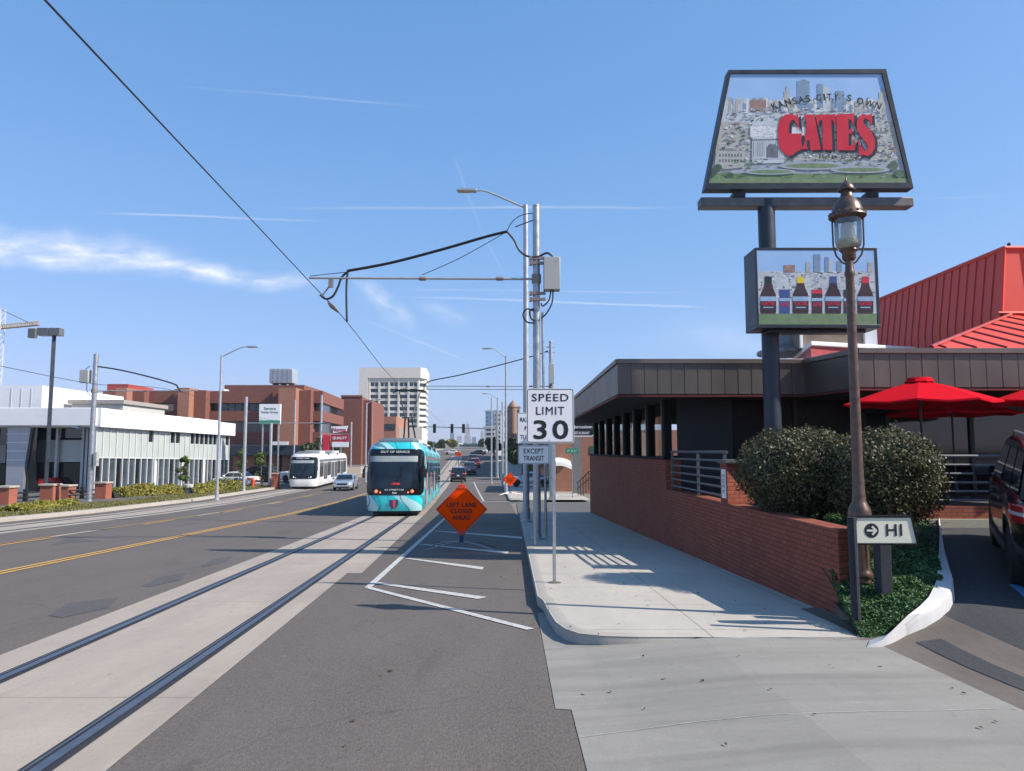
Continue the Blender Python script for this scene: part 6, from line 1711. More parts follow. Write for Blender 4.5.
# second plain brick block
Y2b = 150
t = thing('brick_block', 'plain windowless brick block right of the offices', 'building', (xo(355,Y2b),Y2b,-3))
m = MB(); m.prism([(xo(340.5,Y2b),Y2b),(xo(361.5,Y2b),Y2b),(xo(361.5,Y2b)-1.5,Y2b+25),(xo(340.5,Y2b),Y2b+25)], -4, zt(396.5,Y2b)); m.build('wall', BRICKF, t)
m = MB(); m.prism([(xo(361.6,Y2b+2),Y2b+2),(xo(372,Y2b+2),Y2b+2),(xo(372,Y2b+2)-1,Y2b+22),(xo(361.6,Y2b+2),Y2b+22)], -4, zt(399.5,Y2b)); m.build('side_bay', BRICKF, t)
m = MB(); m.box(xo(340.3,Y2b),xo(361.8,Y2b),Y2b-.15,Y2b+.3,zt(396.5,Y2b)+.003,zt(395,Y2b)); m.build('coping', BRICKFL, t)
m = MB(); m.box(xo(371.2,Y2b+2),xo(372.4,Y2b+2),Y2b+1.7,Y2b+2.3,-4,zt(399.5,Y2b)+.2); m.build('corner_strip', BRICKFL, t)
Y3b = 190
t = thing('brick_block', 'low orange brick block below the white office tower', 'building', (xo(385,Y3b),Y3b,-2))
m = MB(); m.box(xo(371,Y3b),xo(396,Y3b),Y3b,Y3b+20,-4,zt(416.5,Y3b)); m.build('wall', BRICKFL, t)
m = MB(); m.box(xo(376,Y3b),xo(395,Y3b),Y3b-.1,Y3b-.003,zt(430,Y3b),zt(424,Y3b)); m.build('window_band', WGLASS2, t)
m = MB(); m.box(xo(396.2,Y3b),xo(420,Y3b),Y3b+4,Y3b+16,-4,zt(427,Y3b)); m.build('annex', CREAM, t)
# retaining wall and pavement at the far left corner
m = MB(); m.prism([(xo(318,108),101),(xo(372,108)-.5,103),(xo(372,108)-.5,103.4),(xo(318,108),101.4)], -4, zt(467,103)); one(m, 'retaining_wall', LIMESTONE, 'low pale stone retaining wall at the foot of the brick offices', 'wall')
# white tower
YT = 400
t = thing('office_tower', 'cream concrete office tower with deep square windows against the sky', 'office tower', (xo(392,YT),YT,0))
xa_, xb_ = xo(358,YT), xo(420,YT); ztp = zt(367.5,YT); xc_ = xo(425,YT)
m = MB(); m.prism([(xa_,YT),(xo(367,YT),YT),(xo(367,YT),YT+3),(xa_,YT+30)], -4, ztp); m.build('side_wall', CREAM, t)
m = MB(); m.prism([(xo(367.02,YT),YT+.0),(xb_,YT),(xc_,YT+5),(xc_-2,YT+36),(xo(367.02,YT),YT+30)], zt(378,YT), ztp); m.build('parapet', CREAM, t)
m = MB(); m.prism([(xo(367.1,YT),YT+3),(xo(419,YT),YT+3),(xc_-.6,YT+7),(xc_-2.6,YT+35),(xo(367.1,YT),YT+29)], -4, zt(378.05,YT)); m.build('glass_core', WGLASS, t)
ncol = 5; rowh = 6.0
pxs = [368.5+(417.5-368.5)*k/5 for k in range(6)]
for px in pxs:
    m = MB(); m.box(xo(px,YT)-.5,xo(px,YT)+.5,YT+.6,YT+3.0,-4,zt(378.1,YT)); m.build('column', M_TW, t) if False else m.build('column', CREAM, t)
for k in range(5):
    px = (pxs[k]+pxs[k+1])/2; m = MB(); m.box(xo(px,YT)-.25,xo(px,YT)+.25,YT+1.2,YT+3.0,zt(388,YT),zt(378.1,YT)); m.build('mullion', CREAM, t)
py = 378.1; r_i = 0
while py < 462:
    m = MB(); m.box(xo(368.3,YT),xo(418,YT),YT+1.0,YT+2.99,zt(py+(4.2 if r_i==0 else 2.4),YT),zt(py,YT)); m.build('spandrel', CREAM, t)
    m = MB(); m.prism([(xo(418.1,YT),YT+2.4),(xc_-.45,YT+6.6),(xc_-2.4,YT+35.2),(xo(418.1,YT),YT+30)], zt(py+(4.4 if r_i==0 else 3.6),YT), zt(py,YT)); m.build('side_spandrel', CREAM, t)
    py += 6.1 if r_i else 8; r_i += 1
# signs on the left
t = thing('realty_sign', 'white and green sign board on a pole before the brick offices', 'sign', tuple(at(270,440,76)))
Yq = 76; m = MB(); a = at(259.5,404,Yq); b = at(280,424,Yq); m.box(a.x,b.x,Yq,Yq+.3,b.z,a.z); p = m.build('sign_board', SIGNW, t)
m = MB(); m.box(a.x+.01,b.x-.01,Yq-.02,Yq-.003,b.z,at(270,420.3,Yq).z); m.build('green_band', TXG, p)
cx_ = (a.x+b.x)/2; text('Service', p, (cx_,Yq-.01,at(270,408.5,Yq).z), 1.2, .27, TXG, bold=.02); text('Realty Group', p, (cx_,Yq-.01,at(270,412.4,Yq).z), 1.7, .3, M('ink_grey',(.2,.25,.25),.6), bold=.02)
for px in (262,278):
    m = MB(); q = at(px,440,Yq); m.tube([(q.x,Yq+.15,zr(Yq)),(q.x,Yq+.15,b.z)], .08, 8); m.build('post', STEEL, t)
Yq = 100
t = thing('pylon_sign', 'red and white quality sign cluster beside a red tower panel', 'sign', tuple(at(335,470,Yq)))
RS = M('sign_crimson', (.4,.02,.05), .45)
m = MB(); a = at(323,435,Yq); b = at(328,462,Yq); m.box(a.x,b.x,Yq,Yq+1.0,-3.8,a.z); m.build('red_tower', M('tower_red',(.6,.03,.06),.5), t)
m = MB(); a = at(331,426.5,Yq); b = at(347.5,433,Yq); m.prism([(a.x,a.z),(b.x,a.z+.1),(b.x-.2,b.z+.25),(a.x+.3,b.z)], Yq, Yq+.3, 'XZ'); q = m.build('top_board', SIGNW, t); text('Norma', q, ((a.x+b.x)/2,Yq-.01,(a.z+b.z)/2), 1.8, .5, RS, bold=.03)
m = MB(); a = at(331,434.8,Yq); b = at(348.5,441.5,Yq); m.box(a.x,b.x,Yq,Yq+.3,b.z,a.z); q = m.build('middle_board', RS, t); text('QUALITY', q, ((a.x+b.x)/2,Yq-.01,(a.z+b.z)/2), 1.9, .4, SIGNW, bold=.02)
m = MB(); a = at(332,442,Yq); b = at(348,447,Yq); m.box(a.x,b.x,Yq,Yq+.3,b.z,a.z); m.build('lower_board', SIGNW, t)
for px in (333,341):
    m = MB(); q = at(px,450,Yq+.15); m.tube([(q.x,Yq+.15,-3.7),(q.x,Yq+.15,b.z)], .12, 8); m.build('post', STEEL, t)
# ---- verge: pillars, hedge, shrubs, young trees, hydrant, bin
def pillar(px0, px1, pyt, pyb, label, Y=None):
    p = g((px0+px1)/2, pyb, .2); Y = p.y; a = at(px0,pyt,Y); b = at(px1,pyb,Y)
    t = thing('brick_pillar', label, 'pillar', ((a.x+b.x)/2,Y,b.z), 'brick pillars along the left verge')
    w = b.x-a.x; m = MB(); m.box(a.x+.04,b.x-.04,Y,Y+w-.08,b.z-.3,a.z-.12); m.build('shaft', BRICKP, t)
    m = MB(); m.box(a.x-.03,b.x+.03,Y-.07,Y+w,a.z-.117,a.z); m.build('cap', LIMESTONE, t, bevel=.02); return Y
pillar(-4,9,486,505,'leftmost brick pillar at the edge of the photo')
Yp1 = pillar(39.5,53,484,501,'brick pillar left of the close pair on the verge')
pillar(54.5,68.5,485,499,'brick pillar right in the close pair on the verge')
pillar(94.5,106,482,499,'brick pillar beside the left wire pole, before the hedge')
pillar(271,278,473,487,'small brick pillar left of the white streetcar')
t = thing('low_fence', 'dark low rail fence between the left brick pillars', 'fence', tuple(g(25,500,.2)))
m = MB(); a = g(10,503,.2); b = g(39,500.5,.2)
for h_ in (.25,.55): m = MB(); m.tube([(a.x,a.y,a.z+h_),(b.x,b.y,b.z+h_)], .06, 6); m.build('rail', BLACKM, t)
a2 = g(69,499,.2); b2 = g(94,498,.2)
for h_ in (.25,.55): m = MB(); m.tube([(a2.x,a2.y,a2.z+h_),(b2.x,b2.y,b2.z+h_)], .06, 6); m.build('rail', BLACKM, t)
for q in (a.lerp(b,.5), a2.lerp(b2,.5)):
    m = MB(); m.box(q.x-.1,q.x+.1,q.y-.1,q.y+.1,q.z-.3,q.z+.75); m.build('post', BLACKM, t)
def hedge(pts, h, w, n, label, name='hedge', mat=LEAF_HEDGE, size=.09, seed=1, cat='hedge'):
    rnd = random.Random(seed); mb = MB(); 
    P_ = [g(*p, .17) for p in pts]; Ls = [(P_[i+1]-P_[i]).length for i in range(len(P_)-1)]; T_ = sum(Ls)
    for _ in range(n):
        s = rnd.random()*T_; i = 0
        while s > Ls[i] and i < len(Ls)-1: s -= Ls[i]; i += 1
        p = P_[i].lerp(P_[i+1], s/Ls[i]); a = rnd.random()*math.pi; k = .75+.5*noise.noise(p*.9+Vector((seed,0,0)))
        q = rnd.random()**.4
        pp = Vector((p.x+math.cos(a)*w/2*q, p.y+math.cos(a)*w/3*q+rnd.uniform(-.1,.1), zr(p.y)+.15+abs(math.sin(a))*h*k*q))
        nv = Vector((math.cos(a)*.7,-.6,math.sin(a)+.3)).normalized(); s_ = size*rnd.uniform(.6,1.3)
        nn = (nv+Vector((rnd.gauss(0,.6),rnd.gauss(0,.6),rnd.gauss(0,.6)))).normalized(); tt = nn.cross(Vector((rnd.gauss(0,1),rnd.gauss(0,1),rnd.gauss(0,1)))).normalized(); bb = nn.cross(tt)*s_*.6; tt *= s_
        mb.add([pp-tt,pp+bb,pp+tt,pp-bb],[(0,1,2,3)])
    t = thing(name, label, cat, tuple(P_[0])); mb.build('foliage', mat, t, smooth=False, recalc=False)
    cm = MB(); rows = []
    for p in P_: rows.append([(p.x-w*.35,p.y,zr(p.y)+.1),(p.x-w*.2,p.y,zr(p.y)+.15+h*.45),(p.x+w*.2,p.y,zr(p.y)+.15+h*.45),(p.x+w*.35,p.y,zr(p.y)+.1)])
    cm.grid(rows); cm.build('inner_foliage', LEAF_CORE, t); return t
hedge([(108,498.5),(140,496.5),(176,494)], 1.05, 1.5, 5000, 'yellow-green clipped hedge just right of the left wire pole', seed=2)
hedge([(186,494),(212,491.5),(236,489.5)], 1.1, 1.6, 4500, 'yellow-green hedge running on to the end of the white building', seed=5)
hedge([(12,512),(40,508),(70,505.5)], .45, 1.1, 2500, 'low scrubby plants at the foot of the brick pillars', 'low_planting', seed=7, cat='plants')
# verge grass
rnd = random.Random(9); mb = MB()
for _ in range(26000):
    y = rnd.uniform(24, 74); x = lcurb(y)-.65-rnd.random()*2.8; z = zr(y)+.15; hgt = rnd.uniform(.04,.13)*(1+.8*noise.noise(Vector((x,y*.5,0)))); a = rnd.uniform(0,3.14)
    dx, dy = math.cos(a)*.05, math.sin(a)*.05; mb.add([(x-dx,y-dy,z),(x+dx,y+dy,z),(x+rnd.uniform(-.05,.05),y+rnd.uniform(-.05,.05),z+hgt)],[(0,1,2)])
one(mb, 'verge_grass', GRASSM, 'dry tufted grass along the left curb', 'grass', kind='stuff', smooth=False, recalc=False)
def tree(x, y, z0, h, crown_r, crown_z, n, label, mat=LEAF_TREE, size=.12, tr=.06, seed=1, group='young street trees', gap=.05, name='tree', cat='tree', nb=9, vs=.65, cr=(.35,.6)):
    t = thing(name, label, cat, (x,y,z0), group); rnd = random.Random(seed); m = MB()
    m.tube([(x,y,z0-.1),(x+.03*h*rnd.uniform(-1,1),y,z0+h*.45),(x,y,z0+h*.9)], [tr,tr*.75,tr*.3], 8)
    for k in range(nb):
        a = rnd.uniform(0,6.28); zz_ = z0+h*rnd.uniform(.35,.75); e = Vector((x+math.cos(a)*crown_r*.75, y+math.sin(a)*crown_r*.75, zz_+h*rnd.uniform(.1,.28)))
        m.tube([(x,y,zz_),tuple(Vector((x,y,zz_)).lerp(e,.55)+Vector((0,0,.05*h))),tuple(e)], [tr*.5,tr*.3,tr*.12], 5)
    m.build('trunk', BARK, t)
    m = MB()
    # several leafy clumps of different size
    ncl = 9
    for k in range(ncl):
        a = rnd.uniform(0,6.28); q = rnd.uniform(.1,.75); zc_ = crown_z+rnd.uniform(-1,1)*crown_r*vs
        c_ = (x+math.cos(a)*crown_r*q, y+math.sin(a)*crown_r*q, zc_); r_ = crown_r*rnd.uniform(*cr)
        leaves(m, n//ncl, ell_fn(c_, (r_,r_,r_*.85), rnd, .7, seed+k, .3), size, rnd)
    m.build('crown', mat, t, smooth=False, recalc=False); return t
for (px, pyb, h_, r_, lb, sd) in ((183,494,2.9,.62,'young leafy tree before the hedge gap at the white building',1),(239,487,4.0,.8,'slim pale green tree at the right end of the white building',2),(262,486,3.0,.9,'small round tree right of the pale wire pole',3)):
    p = g(px,pyb,.15); tree(p.x,p.y,zr(p.y)+.15,h_,r_,zr(p.y)+h_*.68,1500,lb,size=.10,seed=sd,vs=1.5,cr=(.28,.5))
p = g(188,494,.15); t = thing('planter_box', 'grey concrete planter tub under the young tree', 'planter', tuple(p)); m = MB(); m.lathe([(.3,0),(.38,.75),(.33,.76),(.3,.6)], tuple(p), 14); m.build('tub', LGREY, t)
p = g(253,487,.15)
t = thing('fire_hydrant', 'orange-red fire hydrant on the verge near the pale wire pole', 'hydrant', tuple(p))
m = MB(); m.lathe([(.2,0),(.2,.06),(.13,.08),(.13,.6),(.17,.62),(.17,.68),(.12,.78),(.04,.88),(.04,.93),(0,.93)], tuple(p), 16); m.build('barrel', M('hydrant_red',(.75,.1,.04),.45), t)
m = MB(); m.lathe([(.07,-.24),(.07,.24)], (p.x,p.y,p.z+.45), 10, axis='X'); m.build('outlets', M('hydrant_red2',(.75,.1,.04),.45), t)
p = g(237,488.5,.15); t = thing('litter_bin', 'dark litter bin on the verge left of the hydrant', 'bin', tuple(p)); m = MB(); m.lathe([(.28,0),(.3,.85),(.26,.95),(.1,1.0),(0,1.0)], tuple(p), 14); m.build('bin_body', DKPOLE, t)
# ============================================================ RIGHT SIDE BEYOND THE CROSSING
Yr = 62
t = thing('corner_shop', 'red brick corner building with green framed window and grey pillar across the side street', 'building', (6,Yr,-3.5))
m = MB(); m.box(at(556,450,Yr).x,20,Yr,Yr+14,-4,at(560,430,Yr).z); m.build('wall', BRICKFL, t)
m = MB(); a = at(590,446,Yr); b = at(598,453.5,Yr); m.box(a.x,b.x,Yr-.05,Yr-.003,b.z,a.z); m.build('window', M('green_frame',(.03,.12,.08),.4), t)
m = MB(); a = at(573,438,Yr-3); b = at(582,492,Yr-3); m.box(a.x,b.x,Yr-3,Yr-2.2,-3.9,a.z); m.build('pillar', M('grey_pillar',(.2,.19,.18),.8), t)
m = MB(); a = at(556,461,Yr-1.5); b = at(572,468,Yr-1.5)
rows = []
for k in range(9):
    q = k/8; x = a.x+(b.x-a.x)*q; zt_ = a.z-.1*q*3+math.sin(q*3.14)*.12; rows.append([(x,Yr-.01,zt_+.25),(x,Yr-1.2,zt_-.1),(x,Yr-1.25,zt_-.4)])
m.grid(rows); m.build('awning', WHITEP, t, recalc=False)
# hanging restaurant sign
Yh = 46; a = at(566,422,Yh); b = at(596.5,437,Yh)
t = thing('hanging_sign', 'black restaurant sign with white outline and script hanging past the canopy edge', 'sign', (b.x,Yh,b.z))
c_ = .25; m = MB(); m.prism([(a.x,a.z),(b.x,a.z),(b.x,b.z+c_),(b.x-c_,b.z),(a.x,b.z)], Yh, Yh+.15, 'XZ'); q = m.build('sign_board', SIGNK, t)
m = MB(); e = .05
def bar(x0,z0,x1,z1,w):
    d = Vector((x1-x0,z1-z0)).normalized(); n = Vector((-d.y,d.x))*w/2
    m.prism([(x0+n.x,z0+n.y),(x1+n.x,z1+n.y),(x1-n.x,z1-n.y),(x0-n.x,z0-n.y)], Yh-.015, Yh-.004, 'XZ')
bar(b.x-e,a.z,b.x-e,b.z+c_,.07); bar(b.x-c_-.02,b.z+e,a.x,b.z+e,.07)
m.build('outline', SIGNW, q, smooth=False)
m = MB(); bar(b.x-e,b.z+c_+.01,b.x-c_,b.z+e+.01,.07); m.build('outline_corner', SIGNW, q, smooth=False)
text('Jerusalem', q, ((a.x+b.x)/2+.1,Yh-.01,at(580,427.3,Yh).z), 1.15, .24, SIGNW, bold=.01); text('RESTAURANT', q, ((a.x+b.x)/2+.0,Yh-.01,at(580,433,Yh).z), 1.05, .17, SIGNW, bold=.01)
m = MB(); m.tube([(a.x,Yh+.07,a.z+.35),(b.x+3.2,Yh+.07,a.z+.35)], .04, 6); m.tube([(a.x+.3,Yh+.07,a.z),(a.x+.3,Yh+.07,a.z+.35)], .02, 5); m.tube([(b.x-.3,Yh+.07,a.z),(b.x-.3,Yh+.07,a.z+.35)], .02, 5)
m.tube([(b.x+3.2,Yh+.07,zr(Yh)),(b.x+3.2,Yh+.07,a.z+.5)], .07, 8); m.build('hanger', BLACKM, t)
# steps railing
t = thing('stair_railing', 'dark stair railing climbing beside the grey pillar', 'railing', tuple(at(580,490,55)))
m = MB(); 
for k in range(5):
    a = at(578+k*2.6,488-k*4.6,55-k*.3); z0 = zr(55)+.13+k*.22; m.tube([(a.x,a.y,z0-.4),(a.x,a.y,z0+.95)], .03, 5)
a = at(577,488,55); m.tube([(a.x,55,zr(55)+1.05),(at(590,470,53.6).x,53.6,zr(55)+2.0)], .035, 6); m.tube([(a.x,55,zr(55)+.6),(at(590,470,53.6).x,53.6,zr(55)+1.5)], .03, 6)
m.build('rail', BLACKM, t)
# rocks and yuccas on the far corner
p = g(563,489,S)
shrub((p.x,p.y+.9,p.z+.85), (.85,.7,.9), 3000, 'olive clumped shrub on the far corner behind the speed limit sign post', 0, .10, None, LEAF_HEDGE, False, p.z, 4)
for k, (px, py, s, lb) in enumerate(((560,490,.3,'pale boulder left of the olive shrub'),(569,489,.38,'larger pale boulder below the olive shrub'),(576,490,.25,'small boulder by the grey pillar foot'))):
    q = g(px,py,S); m = MB(); rows = []
    for i in range(8):
        a = math.pi*i/7; rows.append([(q.x+s*1.3*math.sin(a)*math.cos(j*.628)*(1+.25*noise.noise(Vector((i,j,k)))), q.y+.3+s*math.sin(a)*math.sin(j*.628), q.z+s*.3+s*.8*math.cos(a)*(1+.2*noise.noise(Vector((j,i,k))))) for j in range(10)])
    m.grid(rows,0,True); one(m, 'boulder', LIMESTONE, lb, 'rock', 'boulders on the far corner')
# right side far blocks
def block(px0, px1, pyt, Y, d, mat, name, label, cat='building', zb=-4, rows_=0, cols=0, wm=WGLASS2, pyb=450, group=None, rl=None):
    x0 = at(px0,430,Y).x; x1 = at(px1,430,Y).x; zt_ = at((px0+px1)/2,pyt,Y).z
    t = thing(name, label, cat, ((x0+x1)/2,Y,zr(Y)), group)
    m = MB(); m.box(x0,x1,Y,Y+d,min(zr(Y),zb),zt_); m.build('wall', mat, t)
    m = MB(); m.box(x0-.01*Y*.1,x1+.01*Y*.1,Y-.1,Y+d,zt_+.003,zt_+.004*Y*.35); m.build('roof', LGREY, t)
    if rows_:
        zb_ = at(px0,pyb,Y).z; m = MB(); W_ = x1-x0; H_ = zt_-zb_
        for r in range(rows_):
            for c in range(cols):
                xa = x0+W_*(c+.2)/cols; xb = x0+W_*(c+.8)/cols; z1 = zt_-H_*(r+.3)/rows_; z0 = zt_-H_*(r+.8)/rows_
                m = MB(); m.box(xa,xb,Y-.15,Y-.02,z0,z1); m.build('window', wm, t)
        # side facing the street
        sx = x1+.02 if (px0+px1)/2 < 466 else x0-.15
        for r in range(rows_):
            for c in range(max(2,cols)):
                ya = Y+d*(c+.2)/max(2,cols); yb = Y+d*(c+.8)/max(2,cols); z1 = zt_-H_*(r+.3)/rows_; z0 = zt_-H_*(r+.8)/rows_
                m = MB(); m.box(sx,sx+.13,ya,yb,z0,z1); m.build('window', wm, t)
    return t
STUCCO = M('stucco_tan', (.42,.33,.25), .85, var=.08, scale=.2); GLT = M('tower_glass', (.2,.32,.42), .1, .5, .15, .05); PALE = M('pale_concrete', (.5,.5,.48), .8, var=.1, scale=.05)
DT = block(505,520,407,170,30,STUCCO,'domed_building','tan corner building with a brown domed turret behind the poles',rows_=5,cols=3,wm=WGLASS,pyb=462)
m = MB(); q = at(512.8,407,168); m.lathe([(.9,-6),(.9,-.2),(1.1,0),(1.0,.4),(.7,.9),(.25,1.3),(.05,1.7),(0,1.8)], (q.x,169,q.z), 18); m.build('turret_dome', M('dome_brown',(.25,.15,.1),.6), DT)
block(534,580,413,102,60,M('dark_brick',(.12,.07,.06),.8),'brick_block','dark brick building half hidden behind the speed limit sign',rows_=3,cols=6,pyb=468)
block(485.5,500.5,411,520,40,GLT,'glass_tower','blue glass tower right of the street vista',rows_=9,cols=4,wm=M('tower_glass_dark',(.06,.12,.16),.1),pyb=447)
block(484,497,427,330,30,PALE,'parking_structure','pale multi-deck structure with dark bands under the glass tower',rows_=5,cols=1,wm=WGLASS,pyb=449)
block(494,501,413,430,30,PALE,'office_block','slim pale concrete block beside the glass tower',rows_=8,cols=2,pyb=447)
# distant skyline
YD = 2300
def tower(px, w, pyt, Y, mat, label, steps=3):
    t = thing('skyline_tower', label, 'skyscraper', (at(px,440,Y).x,Y,4), 'downtown towers on the horizon'); m = MB(); x = at(px,440,Y).x; zt_ = at(px,pyt,Y).z; z0 = 2; W_ = w/F*Y
    for k in range(steps):
        f = 1-.27*k; z1 = z0+(zt_-z0)*[.55,.8,1][k] if steps == 3 else zt_
        m.box(x-W_*f/2,x+W_*f/2,Y+k*2,Y+W_*f,z0 if k == 0 else zp_,z1); zp_ = z1+.01
    if steps == 3: m.lathe([(W_*.12,0),(W_*.03,W_*.35),(0,W_*.6)], (x,Y+W_*.3,zt_), 8)
    m.build('shaft', mat, t); return t
SK = M('skyline_stone', (.42,.4,.37), .8, var=.1, scale=.02); SKB = M('skyline_glass', (.2,.27,.33), .3, .3)
tower(467.5,6.5,424,YD,SK,'tall stepped stone tower with a spire at the end of the street')
tower(474,4,437,YD,SKB,'short blue tower right of the spired tower',1)
tower(459,4.5,436,YD,SK,'squat tower left of the spired tower',1)
tower(452,4,433,YD,SKB,'slim grey tower nearest the middle traffic signal',1)
tower(446,5,441,1800,SK,'low wide tower above the streetcar roof end',1)
tower(479.5,3,441,1800,SKB,'small dark block left of the glass tower',1)
tower(482,2.6,431,2000,SK,'thin tower edge beside the glass tower',1)
block(436,446,443,600,60,STUCCO,'far_building','tan low building on the hill above the queue of cars',rows_=2,cols=6,pyb=451)
block(447,458,444,640,60,PALE,'far_building','white low building on the hill under the skyline',rows_=2,cols=5,pyb=451)
block(460,484,445.5,560,60,M('rust_block',(.25,.18,.15),.8),'far_building','brown low building across the top of the street',rows_=2,cols=9,pyb=451)
# overpass across the street far up
t = thing('bridge', 'pale railway bridge crossing the street far up the hill', 'bridge', (at(470,450,290).x,290,1))
m = MB(); a = at(425,449,290); b = at(512,452.5,290); m.box(a.x-40,b.x+20,290,300,b.z,a.z); m.build('deck', PALE, t)
for px in (440,455,470,485,500):
    m = MB(); q = at(px,450,290); m.box(q.x-.6,q.x+.6,291,299,-1,b.z-.01); m.build('pier', DGREY, t)
# trees in the middle distance
for (px, Y, h_, r_, lb, sd, mt_) in ((516,150,5.5,2.2,'dark tree before the domed building',11,LEAF_DARK),(523,96,4.5,1.8,'dark leafy tree behind the pale parked car',12,LEAF_DARK),(428,240,2.6,1.8,'tree beyond the streetcar roof at left of the vista',13,LEAF_DARK),(441,330,2.2,2,'brown-green tree left under the skyline',14,LEAF_DARK),
        (494,190,5,1.8,'tree at the right curb up the hill',15,LEAF_DARK),(452,360,2.6,2.5,'small autumn tree under the skyline',16,LEAF_HEDGE),(484,420,3,3,'round tree below the glass tower',17,LEAF_DARK),(330,112,4.5,2.2,'bare brown bush tree behind the white streetcar',18,LEAF_DARK),(313,104,4,2.0,'dark shrub tree left of the red tower panel',19,LEAF_DARK)):
    x = at(px,450,Y).x; tree(x,Y,zr(Y),h_,r_,zr(Y)+h_*.68,3500,lb,mt_,size=.3*(1+Y/200),tr=.2,seed=sd,group='trees up the street')
# far wooded ridge closing the horizon
def ridge(y, h, seed, x0, x1):
    rnd = random.Random(seed); mb = MB(); 
    for k in range(9000):
        x = rnd.uniform(x0,x1); hh = h*(.6+.55*noise.noise(Vector((x/90,seed,0)))+.3*noise.noise(Vector((x/25,seed,3)))); z = 3+hh*rnd.random()**.7
        p = Vector((x, y+rnd.uniform(0,60), z)); s = rnd.uniform(3,6.5); a = rnd.uniform(0,6.28)
        mb.add([p+Vector((-s,rnd.uniform(-2,2),-s*.4)),p+Vector((0,rnd.uniform(-2,2),-s*.7)),p+Vector((s,rnd.uniform(-2,2),-s*.2)),p+Vector((s*.3,rnd.uniform(-2,2),s*.6)),p+Vector((-s*.5,rnd.uniform(-2,2),s*.5))],[(0,1,2,3,4)])
    return one(mb, 'far_wood', LEAF_DARK, 'distant dark wooded ridge closing the horizon', 'wood', kind='stuff', smooth=False, recalc=False)
# fallen leaves and small litter along the kerb and on the paving
rnd = random.Random(21); mb = MB()
for k in range(150):
    r0 = rnd.random()
    if r0 < .45: x = rnd.uniform(.45,3.7); y = rnd.uniform(7.8,20); z = zr(y)+S+.008
    elif r0 < .7: x = rnd.uniform(.1,.33); y = rnd.uniform(8.6,26); z = zr(y)+.008
    elif r0 < .85: x = rnd.uniform(-2.3,.2); y = rnd.uniform(4.5,14); z = zr(y)+.008
    else: x = rnd.uniform(.5,3.5); y = rnd.uniform(4.6,7.2); z = drvz(x,y)+.008
    s = rnd.uniform(.01,.032); a = rnd.uniform(0,6.28); c_, s_ = math.cos(a)*s, math.sin(a)*s
    mb.add([(x-c_,y-s_,z),(x+s_*.5,y-c_*.5,z+rnd.uniform(.002,.014)),(x+c_,y+s_,z),(x-s_*.5,y+c_*.5,z+rnd.uniform(0,.008))],[(0,1,2,3)])
one(mb, 'leaf_litter', leaf_mat('dry_leaf', [(0,(.05,.03,.02)),(.6,(.14,.09,.05)),(1,(.3,.22,.14))]), 'scattered dry leaves and bits on the sidewalk, kerb and asphalt', 'leaves', kind='stuff', smooth=False, recalc=False)
ridge(1100, 10, 3, -1000, 1000)
if HAZE:
    mb = MB(); mb.box(-2600, 2600, -80, 3400, -8, 135)
    hm, hnt, hbs = newmat('haze'); hnt.nodes.remove(hbs); pv = N(hnt, 'ShaderNodeVolumePrincipled'); pv.inputs['Density'].default_value = HAZE; pv.inputs['Color'].default_value = (.70,.87,1,1); pv.inputs['Anisotropy'].default_value = .3
    L(hnt, pv.outputs[0], hnt.nodes['Material Output'].inputs['Volume'])
    one(mb, 'haze', hm, 'thin pale blue air fading the far end of the street', 'haze', kind='stuff', smooth=False)

# ============================================================ SKY, SUN, CAMERA
w = bpy.data.worlds.new('World'); scene.world = w; w.use_nodes = True
nt = w.node_tree; bg = nt.nodes['Background']
sky = N(nt, 'ShaderNodeTexSky', sky_type='NISHITA'); sky.sun_disc = False
SUN_EL = R(40); hx, hy2 = 1.0, -.27       # towards the sun
hl_ = math.hypot(hx,hy2); sv = Vector((hx/hl_*math.cos(SUN_EL), hy2/hl_*math.cos(SUN_EL), math.sin(SUN_EL)))
sky.sun_elevation = SUN_EL; sky.sun_rotation = math.atan2(hx, hy2); sky.air_density = 1.0; sky.dust_density = .3; sky.ozone_density = 4.5; sky.altitude = 100
tcn = N(nt, 'ShaderNodeTexCoord'); sp = N(nt, 'ShaderNodeSeparateXYZ'); L(nt, tcn.outputs['Generated'], sp.inputs[0])
yy_ = math_(nt, 'MAXIMUM', sp.outputs[1], .02)
U = math_(nt, 'DIVIDE', sp.outputs[0], yy_); V = math_(nt, 'DIVIDE', sp.outputs[2], yy_)
front = math_(nt, 'GREATER_THAN', sp.outputs[1], .05)
cb = N(nt, 'ShaderNodeCombineXYZ'); L(nt, U, cb.inputs[0]); L(nt, V, cb.inputs[1])
def mp_(sx, sy, loc=(0,0,0), rot=0):
    m = N(nt, 'ShaderNodeMapping'); m.inputs['Scale'].default_value = (sx,sy,1); m.inputs['Location'].default_value = loc; m.inputs['Rotation'].default_value = (0,0,rot); L(nt, cb.outputs[0], m.inputs['Vector']); return m.outputs[0]
def UV(px, py): d = ray(px, py); return d.x/d.y, d.z/d.y
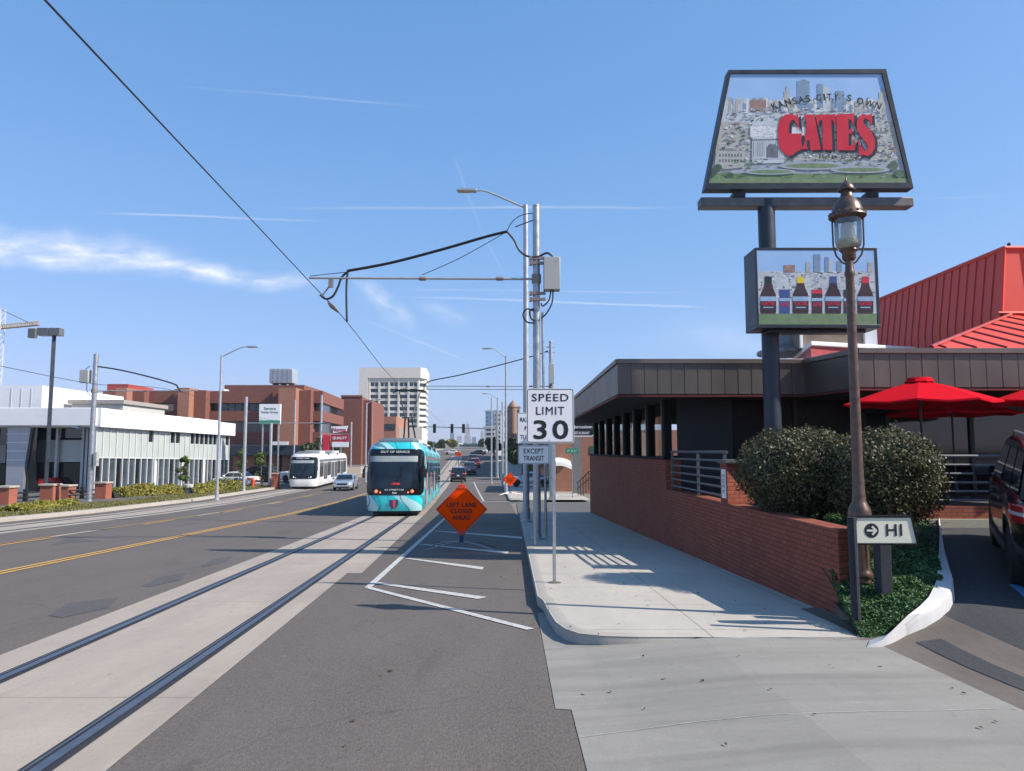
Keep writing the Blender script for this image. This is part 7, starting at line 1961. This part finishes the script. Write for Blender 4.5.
def streak(pa, pb, wid, amt, soft=.3, ns=None):
    """soft line of cloud between two sky directions"""
    (u0,v0),(u1,v1) = UV(*pa), UV(*pb); sl = (v1-v0)/(u1-u0)
    wob = math_(nt, 'MULTIPLY', math_(nt, 'SUBTRACT', noise_(nt, mp_(5,5,(pa[0]*.1,pa[1]*.3,0)), 1.0, 7, .65), .5), wid*2.6)
    ln = math_(nt, 'ADD', math_(nt, 'MULTIPLY', math_(nt, 'SUBTRACT', U, u0), sl), v0+0)
    d = math_(nt, 'ABSOLUTE', math_(nt, 'ADD', math_(nt, 'SUBTRACT', V, ln), wob))
    f = ramp(nt, d, wid, 0)
    f = math_(nt, 'MULTIPLY', f, f)
    lo, hi = min(u0,u1), max(u0,u1)
    e = (hi-lo)*soft
    f = math_(nt, 'MULTIPLY', f, math_(nt, 'MULTIPLY', ramp(nt, U, lo-e*.2, lo+e), ramp(nt, U, hi+e*.2, hi-e)))
    n = ramp(nt, noise_(nt, mp_(*(ns or (7,14))), 1.6, 7, .62), .27, .62)
    return math_(nt, 'MULTIPLY', math_(nt, 'MULTIPLY', f, n), amt)
parts = [streak((-160,226),(190,264),.036,.7,.12,(7,26)), streak((-160,236),(325,286),.024,.75,.10,(8,26)), streak((-160,222),(120,250),.03,.45,.2,(14,40)), streak((355,284),(415,326),.036,.55,.45,(14,18)), streak((415,306),(470,318),.02,.3,.4),
         streak((95,212),(330,222),.0028,.3,.2,(3,3)), streak((280,209),(700,207),.0035,.3,.15,(3,3)), streak((180,86),(440,108),.0025,.16,.2,(3,3)), streak((560,210),(1024,196),.0028,.14,.2,(3,3)),
         streak((410,297),(720,308),.0028,.38,.15,(3,3)), streak((400,289),(700,293),.002,.22,.15,(3,3)), streak((455,160),(482,232),.009,.22,.3,(6,6)), streak((478,226),(506,278),.006,.16,.3,(6,6)), streak((360,318),(470,362),.004,.2,.2,(4,4)),
         streak((-60,415),(160,400),.035,.22,.3,(4,16)), streak((640,330),(860,345),.05,.14,.3,(3,14))]
tot = parts[0]
for p in parts[1:]: tot = math_(nt, 'MAXIMUM', tot, p)
tot = math_(nt, 'MULTIPLY', tot, front, True)
white = N(nt, 'ShaderNodeRGB'); white.outputs[0].default_value = (CLOUD, CLOUD*.98, CLOUD*.99, 1)
ssep = N(nt, 'ShaderNodeSeparateColor'); L(nt, sky.outputs[0], ssep.inputs[0]); scmb = N(nt, 'ShaderNodeCombineColor')
for ch, (gm, kk) in enumerate(((.8,.972),(.52,1.545),(.45,2.42))): L(nt, math_(nt, 'MULTIPLY', math_(nt, 'POWER', ssep.outputs[ch], gm), kk), scmb.inputs[ch])
L(nt, mixc(nt, tot, scmb.outputs[0], white.outputs[0]), bg.inputs[0])
bg.inputs[1].default_value = SKYS
sd = bpy.data.lights.new('sun', 'SUN'); so = bpy.data.objects.new('sun', sd); COL.objects.link(so)
sd.energy = SUNE; sd.angle = R(.53); sd.color = (1,.92,.82); so.rotation_euler = (-sv).to_track_quat('-Z','Y').to_euler()
cd = bpy.data.cameras.new('camera'); co = bpy.data.objects.new('camera', cd); COL.objects.link(co)
cd.sensor_fit = 'HORIZONTAL'; cd.sensor_width = 36; cd.lens = F/1024*36; cd.clip_start = .05; cd.clip_end = 20000
co.location = (0,0,0); co.rotation_euler = (math.pi/2+TH, 0, 0)
scene.camera = co
scene.render.resolution_x = 1024; scene.render.resolution_y = 771
scene.view_settings.view_transform = 'Standard'; scene.view_settings.look = 'None'; scene.view_settings.exposure = EXPO; scene.view_settings.gamma = 1
